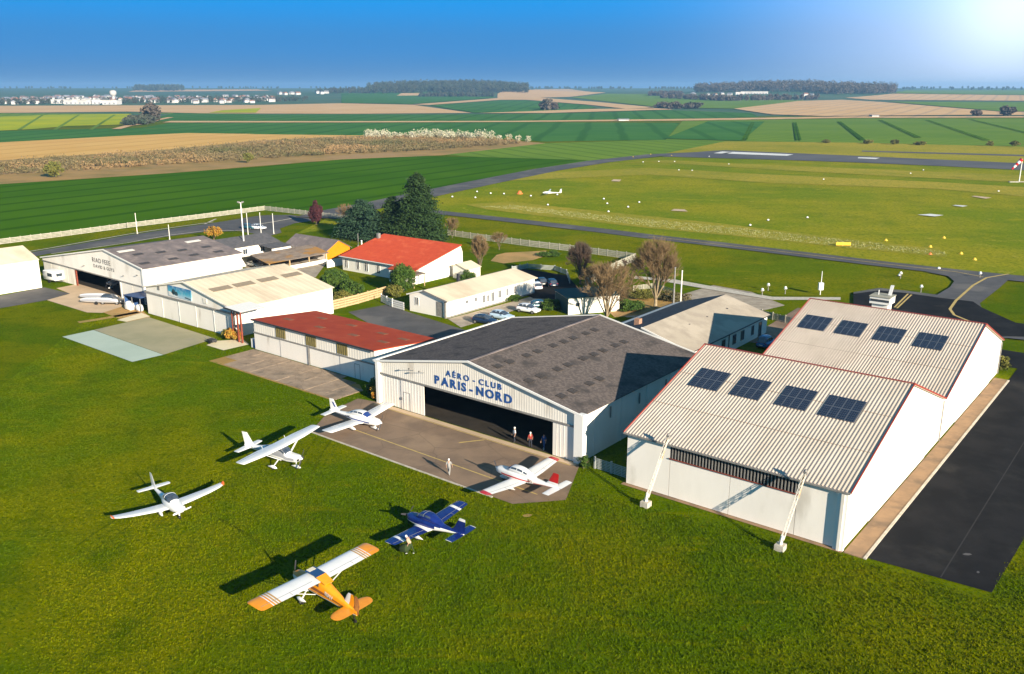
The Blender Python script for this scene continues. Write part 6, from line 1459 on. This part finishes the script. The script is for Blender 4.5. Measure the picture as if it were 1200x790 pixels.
def conifer(loc, h, rad, label, m='leaf_conifer', n=26000, lf=.20, name='conifer_tree', base=.4, ragged=.25, seed=1, group=None):
    rs = np.random.RandomState(seed); t = thing(name, label, 'tree', loc, rs.rand() * 6, group); trunk(t, h * .96, rad * .07)
    nb = 260; z = base + (h - base) * (rs.rand(nb) ** 1.15); a = rs.rand(nb) * 2 * np.pi
    prof = (1 - (z - base) / (h - base)); L_ = rad * np.minimum(prof ** .62 * 1.04, 1.0) * (1 - ragged * rs.rand(nb)) + .15
    w_ = L_ + .3; pick = rs.choice(nb, n, p=w_ / w_.sum()); f = rs.rand(n) ** .6
    spread = (.15 + .22 * f * L_[pick])[:, None]
    d = np.stack([np.cos(a[pick]), np.sin(a[pick]), np.zeros(n)], 1)
    C = d * (L_[pick] * f)[:, None] + rs.normal(size=(n, 3)) * spread * np.array([1, 1, .35])
    C[:, 2] += z[pick] - .12 * f * L_[pick] + .03 * (f * L_[pick]) ** 2
    C = C[C[:, 2] > .1]; V, F_ = leaf_quads(C, lf, rs, .4); np_obj('crown', V, F_, m, t); return t
conifer((-22.7, 213, 0), 16.6, 5.9, 'tall dark pyramid shaped conifer behind the red roofed house', n=60000, lf=.25, ragged=.14)
conifer((-29.0, 216, 0), 10.8, 4.6, 'shorter dark conifer touching the left side of the tall pyramid conifer', n=22000, lf=.24, seed=2, ragged=.3)
conifer((-37.5, 221, 0), 9.4, 6.6, 'spreading blue green cedar at the left of the conifer group', 'leaf_cedar', n=26000, lf=.24, seed=3, ragged=.35, name='cedar_tree')
conifer((-34, 216, 0), 7.6, 4.8, 'low cedar in front of the spreading one', 'leaf_cedar', n=15000, lf=.24, seed=5, ragged=.4, name='cedar_tree')
def crown_tree(loc, h, rx, rz_, label, m, n=5000, lf=.13, name='bush', cat='bush', seed=1, th=None, clumps=26, group=None, zb=0.1):
    rs = np.random.RandomState(seed); t = thing(name, label, cat, loc, 0, group); trunk(t, h * .6, .12 + h * .012)
    mb = MB()
    for i in range(7):
        a = rs.rand() * 6.28; mb.tube((0, 0, h * .15), (math.cos(a) * rx * .6, math.sin(a) * rx * .6, h * (.45 + .35 * rs.rand())), .05, .015, 5)
    mb.obj('limbs', 'bark', t)
    cc = rs.normal(size=(clumps, 3)); cc /= np.linalg.norm(cc, axis=1)[:, None]; cc *= (rs.rand(clumps) ** .4)[:, None] * .78
    cr = .22 + .2 * rs.rand(clumps); p = rs.randint(0, clumps, n); q = rs.normal(size=(n, 3)); q /= np.linalg.norm(q, axis=1)[:, None]; q *= (rs.rand(n) ** .35)[:, None] * cr[p][:, None]
    C = (cc[p] + q) * np.array([rx, rx, rz_]); C[:, 2] += h - rz_ * 1.0; C = C[C[:, 2] > zb]
    V, F_ = leaf_quads(C, lf, rs); np_obj('crown', V, F_, m, t); return t
crown_tree(G(393, 343), 4.7, 2.9, 2.7, 'left green rounded bush behind the tan board fence', 'leaf_green', seed=11, n=9000, lf=.16); crown_tree(G(413, 348), 3.4, 2.3, 2.0, 'right green rounded bush behind the tan board fence', 'leaf_green', seed=12, n=6000, lf=.15)
crown_tree(G(404, 354), 2.0, 2.4, 1.2, 'low orange brown bush at the foot of the green bushes', 'leaf_olive', seed=13, n=4000)
crown_tree(G(473, 342), 5.6, 2.7, 3.0, 'rounded olive tree against the eave of the red roofed house', 'leaf_green', seed=14, n=9000, lf=.15, name='small_tree', cat='tree')
crown_tree(G(462, 348), 2.4, 1.9, 1.4, 'low yellowish bush beside the white gate', 'leaf_olive', seed=15, n=3000)
crown_tree(G(371, 263.5), 6.6, 2.0, 3.3, 'dark purple leaved tree on the verge in front of the pale fence', 'leaf_purple', seed=16, n=7000, lf=.2, name='purple_tree', cat='tree')
crown_tree(G(251, 283), 4.0, 2.2, 1.6, 'small yellow leaved tree behind the lettered hangar', 'leaf_orange', seed=17, n=1800, lf=.14, name='small_tree', cat='tree')
crown_tree(G(274, 399), 1.9, 1.5, 1.0, 'spiky orange and green shrub on the cream slab by the rusty posts', 'leaf_orange', seed=18, n=2600, lf=.1, name='shrub')
crown_tree(G(266, 396), 1.7, 1.0, .9, 'greenish shrub left of the rusty canopy posts', 'leaf_olive', seed=19, n=1600, lf=.1, name='shrub')
crown_tree(G(441, 468), 1.7, .9, .9, 'orange tinted shrub at the left corner of the club hangar', 'leaf_orange', seed=20, n=1500, lf=.09, name='shrub'); crown_tree(G(436, 462), 2.3, 1.0, 1.3, 'green spiky shrub in the shade between the long shed and the club hangar', 'leaf_green', seed=21, n=1800, lf=.1, name='shrub')
crown_tree(G(684, 548), 1.2, .9, .6, 'small green shrub at the right corner pier of the club hangar', 'leaf_green', seed=22, n=1200, lf=.08, name='shrub')
crown_tree(G(756, 349), 1.6, 3.4, .9, 'yellow green low hedge under the bare tree', 'leaf_olive', seed=23, n=4000, name='hedge'); crown_tree(G(735, 362), 1.5, 3.6, .9, 'green hedge in front of the flat roofed block', 'leaf_green', seed=24, n=5000, name='hedge')
crown_tree(G(640, 363), 1.5, 1.6, .9, 'dark green bush by the white hatchback', 'leaf_green', seed=25, n=2500); crown_tree(G(1173, 433), 2.2, 1.2, 1.3, 'small olive bush at the back corner of the farther solar hangar', 'leaf_olive', seed=26, n=1800)
crown_tree(G(550, 330), 2.4, 2.0, 1.4, 'dark shrub at the right end wall of the red roofed house', 'leaf_green', seed=27, n=3000)
crown_tree(G(700, 322), 1.8, 4.2, 1.1, 'brown hedge along the inner side of the garden wall', 'scrub_twig', seed=63, n=5000, name='hedge'); crown_tree(G(720, 345), 2.0, 3.6, 1.2, 'brown leafless hedge between the two larger bare trees', 'scrub_twig', seed=64, n=5000, name='hedge')
crown_tree(G(790, 352), 1.8, 3.2, 1.1, 'brown hedge right of the tallest bare tree', 'scrub_twig', seed=65, n=4000, name='hedge'); crown_tree(G(648, 361), 1.7, 2.4, 1.0, 'dark leaf mass added for the shaded grass beside the flat roofed block', 'leaf_green', seed=67, n=4000, name='hedge'); crown_tree(G(600, 352), 1.1, 1.8, .7, 'low dark hedge by the garden path of the bungalow', 'leaf_green', seed=66, n=1800, name='hedge')  # middle clump is added: dark leaves stand in for grass in shade
crown_tree(G(646, 300), 1.3, 3.0, .8, 'dark low shrubs beside the earth mound', 'leaf_green', seed=28, n=3000)

def tubes3(P, Q, r0, r1):
    n = len(P); d = Q - P; d /= np.linalg.norm(d, axis=1)[:, None] + 1e-9; a = np.cross(d, [0.3, .2, .93]); a /= np.linalg.norm(a, axis=1)[:, None] + 1e-9; b_ = np.cross(d, a)
    ring = [np.cos(2 * np.pi * i / 3) * a + np.sin(2 * np.pi * i / 3) * b_ for i in range(3)]
    V = np.stack([P + ring[i] * r0[:, None] for i in range(3)] + [Q + ring[i] * r1[:, None] for i in range(3)], 1).reshape(-1, 3)
    i0 = (np.arange(n) * 6)[:, None]; return V, np.concatenate([i0 + np.array([[i, (i + 1) % 3, 3 + (i + 1) % 3, 3 + i]]) for i in range(3)])
def bare_tree(loc, h, wd_, label, seed=1, m='twig', bm_='bark_pale', name='bare_tree', r0=.2, group='leafless trees', K=12, nb=11, nt2=12, sprays=26000, fork=.13):
    """leafless tree: low fork, limbs curving up and out into a rounded brush of twigs; wd_ crown radius"""
    rs = np.random.RandomState(seed); t = thing(name, label, 'tree', loc, 0, group)
    cen = np.array([0, 0, h * .58]); ax = np.array([wd_, wd_, h * .42]); f0 = np.array([0, 0, h * fork])
    mb = MB(); mb.tube((0, 0, 0), tuple(f0), r0 * 1.25, r0, 8, cap=False); tp, tq, ra, rb = [], [], [], []
    def curve(a, c, lift, k):
        m_ = (a + c) / 2 + np.array([0, 0, lift]) ; ts = np.linspace(0, 1, k + 1)[:, None]; return (1 - ts) ** 2 * a + 2 * ts * (1 - ts) * m_ + ts ** 2 * c
    for i in range(K):
        az = i * 2.4 + rs.rand() * .6; po = 1.0 if i == 0 else np.cos(np.arccos(1) + .25 + 1.15 * ((i + .5) / K)); sn = np.sqrt(max(0, 1 - po * po)); dirv = np.array([np.cos(az) * sn, np.sin(az) * sn, po])
        e = cen + dirv * ax * (.62 + .12 * rs.rand()); c = curve(f0, e, -h * .05 * sn, 5)
        for q in range(5): mb.tube(tuple(c[q]), tuple(c[q + 1]), r0 * .62 * (1 - q * .17), r0 * .62 * (1 - (q + 1) * .17), 6, cap=False)
        for j in range(nb):
            u = .35 + .65 * rs.rand(); s_ = c[int(u * 4.99)] + (c[min(5, int(u * 4.99) + 1)] - c[int(u * 4.99)]) * (u * 4.99 % 1)
            dv = dirv + rs.normal(size=3) * .42; dv /= np.linalg.norm(dv); dv[2] = max(dv[2], -.35); e2 = cen + dv * ax * (.86 + .14 * rs.rand()); c2 = curve(s_, e2, -h * .03, 3)
            for q in range(3): tp.append(c2[q]); tq.append(c2[q + 1]); ra.append(r0 * .2 * (1 - q * .27)); rb.append(r0 * .2 * (1 - (q + 1) * .27))
            for k in range(nt2):
                u2 = .15 + .85 * rs.rand(); s2 = c2[int(u2 * 2.99)] + (c2[int(u2 * 2.99) + 1] - c2[int(u2 * 2.99)]) * (u2 * 2.99 % 1)
                o = (s2 - cen * .5); o /= np.linalg.norm(o); o = o + rs.normal(size=3) * .38 + np.array([0, 0, .15]); o /= np.linalg.norm(o); e3 = s2 + o * h * (.05 + .08 * rs.rand()); tp.append(s2); tq.append(e3); ra.append(.022); rb.append(.010)
    mb.obj('trunk', bm_, t); P, Q = np.array(tp), np.array(tq); V, F_ = tubes3(P, Q, np.array(ra), np.array(rb)); np_obj('branches', V, F_, m, t)
    sel = rs.randint(0, len(P), sprays); S_ = P[sel] + (Q[sel] - P[sel]) * rs.rand(sprays, 1); D = S_ - cen * .5; D /= np.linalg.norm(D, axis=1)[:, None]; D = D + rs.normal(size=(sprays, 3)) * .45; D[:, 2] += .15; D /= np.linalg.norm(D, axis=1)[:, None]
    E_ = S_ + D * (h * (.025 + .06 * rs.rand(sprays)))[:, None]; k_ = ((E_ - cen) / ax); keep = (k_ ** 2).sum(1) < 1.12 + .2 * rs.rand(sprays); S_, E_, D = S_[keep], E_[keep], D[keep]
    sd_ = np.cross(D, rs.normal(size=D.shape)); sd_ /= np.linalg.norm(sd_, axis=1)[:, None]; V2 = np.stack([S_ - sd_ * .011, S_ + sd_ * .011, E_], 1).reshape(-1, 3)
    o2 = np_obj('fine_twigs', V2, np.arange(len(S_) * 3).reshape(-1, 3), m, t); o2['kind'] = 'stuff'; return t
bare_tree(G(768, 361), 11.8, 4.3, 'tallest bare rounded tree right of the flat roofed block', 31, r0=.26)
bare_tree(G(711, 376), 9.6, 4.7, 'wide fan shaped bare tree just behind the big hangar ridge', 32, r0=.22, fork=.06, sprays=20000)
bare_tree(G(680, 333), 8.0, 2.7, 'darker bare tree beside the walled car park', 33, 'twig_dark', 'bark', r0=.18, fork=.1)
bare_tree(G(562, 322), 8.0, 2.0, 'slender bare tree behind the bungalow', 34, 'twig', 'bark', r0=.13, K=9, nb=8, sprays=14000)
bare_tree(G(585, 293), 4.2, 2.2, 'small pale bare tree against the pale panel fence', 35, 'twig', 'bark', r0=.09, K=8, nb=7, sprays=9000)
bare_tree(G(530, 279), 5.2, 2.0, 'small bare tree just right of the tall conifer', 36, 'twig', 'bark', r0=.09, K=8, nb=7, sprays=9000)
bare_tree(G(405, 262), 5.4, 2.8, 'ochre tinted bare tree between the purple tree and the cedars', 37, 'twig', 'bark', r0=.09, K=8, nb=7, sprays=9000)
bare_tree(G(740, 333), 5.0, 3.0, 'low spreading bare tree behind the tallest bare tree', 38, 'twig_dark', 'bark', r0=.09, K=8, nb=7, sprays=9000)

# scrub strip: thousands of thickets nobody could count
def inside(P, poly):
    x, y = P[:, 0], P[:, 1]; r = np.zeros(len(P), bool); j = len(poly) - 1
    for i in range(len(poly)):
        xi, yi, xj, yj = poly[i][0], poly[i][1], poly[j][0], poly[j][1]
        c = ((yi > y) != (yj > y)) & (x < (xj - xi) * (y - yi) / (yj - yi + 1e-12) + xi); r ^= c; j = i
    return r
def scatter(poly, n, rs):
    a = np.array([p[:2] for p in poly]); lo, hi = a.min(0), a.max(0); o = np.zeros((0, 2))
    while len(o) < n:
        q = lo + (hi - lo) * rs.rand(n * 2, 2); o = np.concatenate([o, q[inside(q, a)]])
    return o[:n]
rs = np.random.RandomState(41)
def thicket(name, poly, nb, nl, hmin, hmax, rad, lf, m, label=None):
    c = scatter(poly, nb, rs); hh = hmin + (hmax - hmin) * rs.rand(nb) ** 2; p = rs.randint(0, nb, nl)
    q = rs.normal(size=(nl, 3)); q /= np.linalg.norm(q, axis=1)[:, None]; q *= (rs.rand(nl) ** .4)[:, None]
    C = np.zeros((nl, 3)); C[:, :2] = c[p] + q[:, :2] * (rad * hh[p] / hmax * 1.3)[:, None]; C[:, 2] = np.abs(hh[p] * (.5 + .5 * q[:, 2]))
    z0 = np.array([hills(a, b_) for a, b_ in c[:, :2]])[p]; C[:, 2] += z0
    V, F_ = leaf_quads(C, lf, rs); o = np_obj(name, V, F_, m); o['kind'] = 'stuff'
    if label: o['label'] = label; o['category'] = 'scrub'
    return o
pl_ = [G(*p) for p in ((-60, 214), (0, 206), (100, 200), (200, 193), (300, 187), (400, 181), (520, 176), (610, 168.5), (600, 166), (520, 160.5), (400, 163.5), (300, 168.5), (200, 179), (0, 193), (-60, 200))]
thicket('scrub', pl_, 3200, 90000, 1.2, 4.2, 3.0, .42, 'scrub_twig', 'long strip of brown leafless scrub between the fields')
pl_ = [G(*p) for p in ((430, 163), (470, 163), (575, 165), (640, 168), (575, 162.5), (520, 160.5), (470, 160.5), (430, 161))]
thicket('blossom_thicket', pl_, 70, 9000, 4, 8, 3.2, .5, 'blossom', 'line of pale blossoming bushes at the end of the scrub strip')
pl_ = [G(*p) for p in ((560, 243), (600, 246), (760, 266), (860, 276), (1000, 291), (1110, 301), (1105, 295), (980, 281), (840, 265), (700, 252), (600, 241))]
dm('weed', (.36, .34, .16), (.26, .28, .10), scale=.5, rough=1., spec=0.)
thicket('meadow_flowers', pl_, 5000, 17000, .15, .5, .9, .13, 'weed', 'pale speckled strip of flowering weeds beside the taxiway')
def far_tree(p, h, r, label, m, seed, group='single trees among the far fields'):
    crown_tree(G(*p), h, r, h * .5, label, m, n=900, lf=.14 * r, name='field_tree', cat='tree', seed=seed, group=group, zb=-5)
far_tree((65, 208), 6.5, 4, 'olive bush standing in front of the scrub strip at the far left', 'leaf_olive', 51); far_tree((291, 191), 5.5, 3, 'lone bush at the lower edge of the scrub strip', 'leaf_olive', 52)
far_tree((178, 143), 22, 12, 'tall bare tree at the end of the field lane', 'wood_brown', 53); far_tree((162, 146), 10, 14, 'dark hedge tree on the field lane', 'wood_far', 54); far_tree((170, 145), 9, 12, 'dark hedge tree between the lane and the tall bare tree', 'wood_far', 55); far_tree((152, 147.5), 7, 9, 'lowest hedge tree at the bend of the field lane', 'wood_far', 62)
far_tree((640, 129), 18, 14, 'dark tree clump in the middle distance', 'wood_brown', 56); far_tree((643, 129.5), 13, 18, 'lower clump beside the middle distance trees', 'wood_brown', 57)
for i, x in enumerate((775, 783, 793, 806, 815)): far_tree((x, 127.5 + i * .1), 12, 14, ('first', 'second', 'third', 'fourth', 'fifth')[i] + ' tree from the left in the short row on the far green field', 'wood_brown', 58 + i)
far_tree((1182, 136), 14, 13, 'dark tree by the far farm at the right edge', 'wood_brown', 70); far_tree((1144, 136.5), 9, 9, 'small dark tree left of the far farm', 'wood_brown', 71)
for i, x in enumerate((968, 1017, 1048, 1078, 1160, 1190)): far_tree((x, 168 + i * .8), 2.6 + (i % 3) * .6, 3 + i % 2, ('first', 'second', 'third', 'fourth', 'fifth', 'sixth')[i] + ' bush from the left along the far edge of the runway verge', 'leaf_olive', 80 + i)
sheet('field_lane', strip_px([(136, 152), (150, 148), (165, 146), (185, 141), (200, 138)], 8), 'pink_soil', .6)

# woods and the far towns
def woods(name, label, segs, n, h, m, seed, lf=2.2, per=70):
    rs = np.random.RandomState(seed); C = []
    for i in range(n):
        a, b_, depth = segs[rs.randint(len(segs))]; t = rs.rand(); p = G(a[0] + (b_[0] - a[0]) * t, a[1] + (b_[1] - a[1]) * t)
        y = p.y + depth * rs.rand(); x = p.x * y / p.y; hh = h * (.7 + .5 * rs.rand()); r = hh * (.30 + .15 * rs.rand())
        q = rs.normal(size=(per, 3)); q /= np.linalg.norm(q, axis=1)[:, None]; q *= (rs.rand(per) ** .3)[:, None]
        C.append(np.array([x, y, hills(x, y) + hh * .55]) + q * np.array([r, r, hh * .5]))
    V, F_ = leaf_quads(np.concatenate(C), lf, rs); o = np_obj(name, V, F_, m); o['kind'] = 'stuff'; o['label'] = label; o['category'] = 'wood'
woods('woodland', 'dark wooded hill on the horizon left of the middle', [((432, 110.5), (560, 109.8), 550), ((520, 109.8), (618, 109.6), 500), ((440, 110), (600, 109), 600)], 900, 26, 'wood_far', 91)
woods('woodland', 'dark hedge of trees below the left wooded hill', [((490, 113.8), (578, 114), 60)], 90, 12, 'wood_far', 92)
woods('woodland', 'grey brown wooded hill around white estate buildings at the right', [((815, 109), (905, 108), 500), ((880, 108), (965, 109), 500), ((960, 111), (1048, 110.5), 300)], 900, 27, 'wood_brown', 93)
woods('woodland', 'belt of bare trees in front of the white estate buildings', [((775, 115.5), (850, 119), 60), ((850, 119), (960, 117), 60), ((760, 113), (800, 113), 120)], 240, 13, 'wood_brown', 94)
woods('woodland', 'distant blue wood behind the left hand town', [((156, 107), (215, 107), 900), ((158, 106.5), (210, 106), 900)], 200, 26, 'wood_far', 95, 3.5)
woods('woodland', 'dark trees between the houses of the left hand town', [((0, 123), (330, 119.5), 500), ((140, 122), (360, 119), 400), ((-60, 124), (60, 122), 300)], 900, 8, 'wood_far', 96, 1.5, 40)
woods('woodland', 'thin line of trees on the skyline', [((-60, 104.6), (430, 104.6), 1500), ((620, 104.5), (830, 105), 600), ((1040, 105), (1300, 106), 900)], 260, 14, 'wood_far', 97, 3)
woods('woodland', 'trees by the small far hamlet left of the wooded hill', [((370, 110), (440, 110), 300)], 100, 14, 'wood_far', 98)
dm('far_house', (.55, .54, .53), (.42, .40, .38), scale=.05, coord='World'); dm('far_roof', (.25, .12, .08), (.16, .13, .13), scale=.01, coord='World', contrast=(.45, .55)); dm('far_roof_grey', (.20, .21, .24), rough=.8)
hp = []
for k, rm in enumerate(('far_roof', 'far_roof_grey')):
    t = thing('village_house', 'x', 'house', (0, 0, -50)); mb = MB(); mb.box((-6, -4, 0), (6, 4, 5)); mb.obj('wall', 'far_house', t)
    mb = MB(); pr = [(-4.4, 4.9), (4.4, 4.9), (0, 7.6)]; ia = [mb.vert((-6.3, a, z)) for a, z in pr]; ib = [mb.vert((6.3, a, z)) for a, z in pr]; mb.face(ia); mb.face(ib[::-1])
    for i in range(3): j = (i + 1) % 3; mb.face((ia[i], ib[i], ib[j], ia[j]))
    mb.obj('roof', rm, t); hp.append(t)
used = [False, False]
def house(p, label, group, s=1., rz=None, k=None):
    k = rnd.randrange(2) if k is None else k; q = G(*p); rz = rnd.uniform(0, 3) if rz is None else rz
    if not used[k]: used[k] = True; o = hp[k]; o.location = q; o.rotation_euler.z = rz; o.scale = (s,) * 3; o['label'] = label; o['group'] = group
    else: copy_tree(hp[k], q, rz, label, group, s)
for i in range(230):
    x = rnd.uniform(-20, 320) if i % 3 else rnd.uniform(0, 240); y = rnd.uniform(114.5, 121.5) + (1 if x < 60 else 0)
    if 55 < x < 145 and y > 119.5: continue
    house((x, y), 'small pale house in the far town on the left horizon', 'houses of the far town', rnd.uniform(.8, 1.3))
for i, (x, y) in enumerate(((328, 111), (334, 111.6), (342, 111), (349, 111.5), (372, 110), (377, 110.6), (383, 110))): house((x, y), 'pale house of the small far hamlet, ' + ORD[i] + ' from the left', 'houses of the far hamlet', 1.4)
for i, (x, y, s) in enumerate(((812, 113.4, 1.7), (808, 114.3, 1.1), (830, 112, 1.), (838, 112.3, 1.), (846, 111.5, 1.), (855, 112.5, 1.2), (944, 112.8, 1.2), (951, 112.8, 1.), (940, 113.8, 1.))):
    house((x, y), 'pale house near the right hand wooded hill, ' + ('largest one at the left', 'small one in front of the largest', 'left one below the trees', 'second left one below the trees', 'one hidden halfway in the trees', 'one just left of the long white building', 'left of the pair at the lane', 'right of the pair at the lane', 'smallest one at the lane')[i], 'houses by the wooded hill', s)
for i, (x0, x1, y, l) in enumerate(((60, 78, 121.8, 'leftmost long white warehouse at the edge of the far town'), (75, 106, 122.6, 'longest white warehouse in front of the far town'), (108, 124, 122.4, 'short white warehouse right of the longest one'), (120, 137, 122.8, 'rightmost white warehouse below the water tower'), (85, 112, 120.6, 'white warehouse behind the longest one'), (868, 900, 110.5, 'long low white estate building with flat roof'), (862, 872, 111.3, 'white gabled estate house left of the long one'), (1022, 1030, 137, 'bright white far farm building at the edge of the tan field'), (725, 737, 142, 'tiny long white shed on the field path'))):
    a, c = G(x0, y), G(x1, y); t = thing('warehouse' if i < 5 else 'far_building', l, 'building', a, 0); d = c - a; L_ = math.hypot(d.x, d.y); t.rotation_euler.z = math.atan2(d.y, d.x); hh = 8 if i < 5 else (8 if i < 7 else 1.6)
    mb = MB(); mb.box((0, 0, -2), (L_, 25 if i < 5 else 10, hh)); mb.obj('wall', 'far_house', t); mb = MB(); mb.box((-.5, -.5, hh), (L_ + .5, 25.5 if i < 5 else 10.5, hh + .8)); mb.obj('roof', 'far_house' if i < 7 else 'far_roof_grey', t)
    mb = MB()
    for q in np.arange(4, L_ - 4, 9): mb.box((q, -.15, 1), (q + 3.5, .02, 4)) if hh > 5 else None
    if mb.v: mb.obj('loading_doors', 'far_roof_grey', t)
t = thing('water_tower', 'round pale water tower rising over the far town', 'water tower', G(133.5, 119.5), 0)
mb = MB(); mb.tube((0, 0, 0), (0, 0, 14), 3, 3, 12); mb.obj('shaft', 'far_house', t); mb = MB(); mb.rings([[Vector((r_ * math.cos(q * math.pi / 8), r_ * math.sin(q * math.pi / 8), z)) for q in range(16)] for r_, z in ((3, 12), (7, 16), (8, 20), (7, 24), (3, 26))]); mb.obj('tank', 'far_house', t, smooth=True)

# ------------------------------------------------------------------ grass tufts near the camera and along the meadow
dm('tuft', (.080, .126, .0012), (.040, .072, .001), scale=.12, coord='World', rough=1., spec=0., detail=5, c3=(.148, .156, .001), scale3=.045, con3=(.47, .6))
excl = [wu((W1 - .3, 67.5), (W2 + .6, 67.5), (W2 + .6, 94), (W1 - .3, 94)), wu((-39.9, 66.3), (-8.3, 66.3), (-8.0, 130), (-39.9, 130)), wu((-73.5, 56.6), (-45.2, 56.6), (-41.9, 60.5), (-45.4, 68.2), (-77.2, 67.5)),
        wu((-104.8, 65.1), (-79.2, 65.1), (-78.9, 69.4), (-80, 84), (-104.8, 84)), wu((-136.5, 74), (-108, 72.5), (-108, 94), (-136.5, 94)), wu((-182, 48), (-169.6, 48), (-169.6, 73), (-182, 73)),
        [G(*p)[:2] for p in ((70, 394), (137, 374), (174, 365), (254, 397), (190, 417), (155, 426))], [G(*p)[:2] for p in ((240, 405), (252, 398), (294, 396), (294, 405), (262, 412))], [G(*p)[:2] for p in ((-90, 325), (60, 320), (170, 345), (176, 374), (102, 368), (54, 353), (-90, 384))]]
def tufts(name, poly, n, h0, h1, m, seed):
    rs = np.random.RandomState(seed); P = scatter([(p[0], p[1]) for p in poly], n, rs)
    J = P + rs.normal(size=P.shape) * .16
    for e in excl: k_ = ~inside(J, [tuple(q) for q in e]); P, J = P[k_], J[k_]
    n = len(P); k = 3; P = np.repeat(P, k, 0); N_ = n * k; a = rs.rand(N_) * 6.28; h = (h0 + (h1 - h0) * rs.rand(N_) ** 2); w_ = .02 + .05 * rs.rand(N_)
    B_ = np.concatenate([P + rs.normal(size=(N_, 2)) * .06, np.zeros((N_, 1))], 1); d = np.stack([np.cos(a), np.sin(a), 0 * a], 1); e = np.stack([-np.sin(a), np.cos(a), 0 * a], 1)
    T_ = B_ + e * (h * rs.normal(size=N_) * .45)[:, None] + np.array([0, 0, 1.]) * h[:, None]
    V = np.stack([B_ - d * w_[:, None], B_ + d * w_[:, None], T_], 1).reshape(-1, 3); o = np_obj(name, V, np.arange(N_ * 3).reshape(-1, 3), m); o['kind'] = 'stuff'; o['label'] = 'short mown grass of the parking meadow'; o['category'] = 'grass'
gp_ = [(-34, 36), (34, 36), (48, 56), (60, 90), (22, 96), (-8, 120), (-40, 150), (-70, 150), (-62, 90)]
tufts('grass', gp_, 150000, .03, .11, 'lawn', 61)
gp_ = [(-24, 36), (24, 36), (44, 62), (26, 64), (-2, 80), (-30, 80), (-36, 60)]
tufts('grass', gp_, 60000, .05, .16, 'lawn', 62)

# ------------------------------------------------------------------ haze
mb = MB(); mb.box((-12500, -700, -1.5), (12500, 12100, 95))
hz = mb.obj('haze', []) ; hz['kind'] = 'stuff'
m = bpy.data.materials.new('haze_air'); m.use_nodes = True; t = m.node_tree; t.nodes.clear(); o = t.nodes.new('ShaderNodeOutputMaterial'); v = t.nodes.new('ShaderNodeVolumePrincipled')
v.inputs['Color'].default_value = (.33, .63, 1.0, 1); v.inputs['Density'].default_value = 1.05e-4; v.inputs['Anisotropy'].default_value = .1; t.links.new(v.outputs[0], o.inputs['Volume'])
hz.data.materials.append(m)
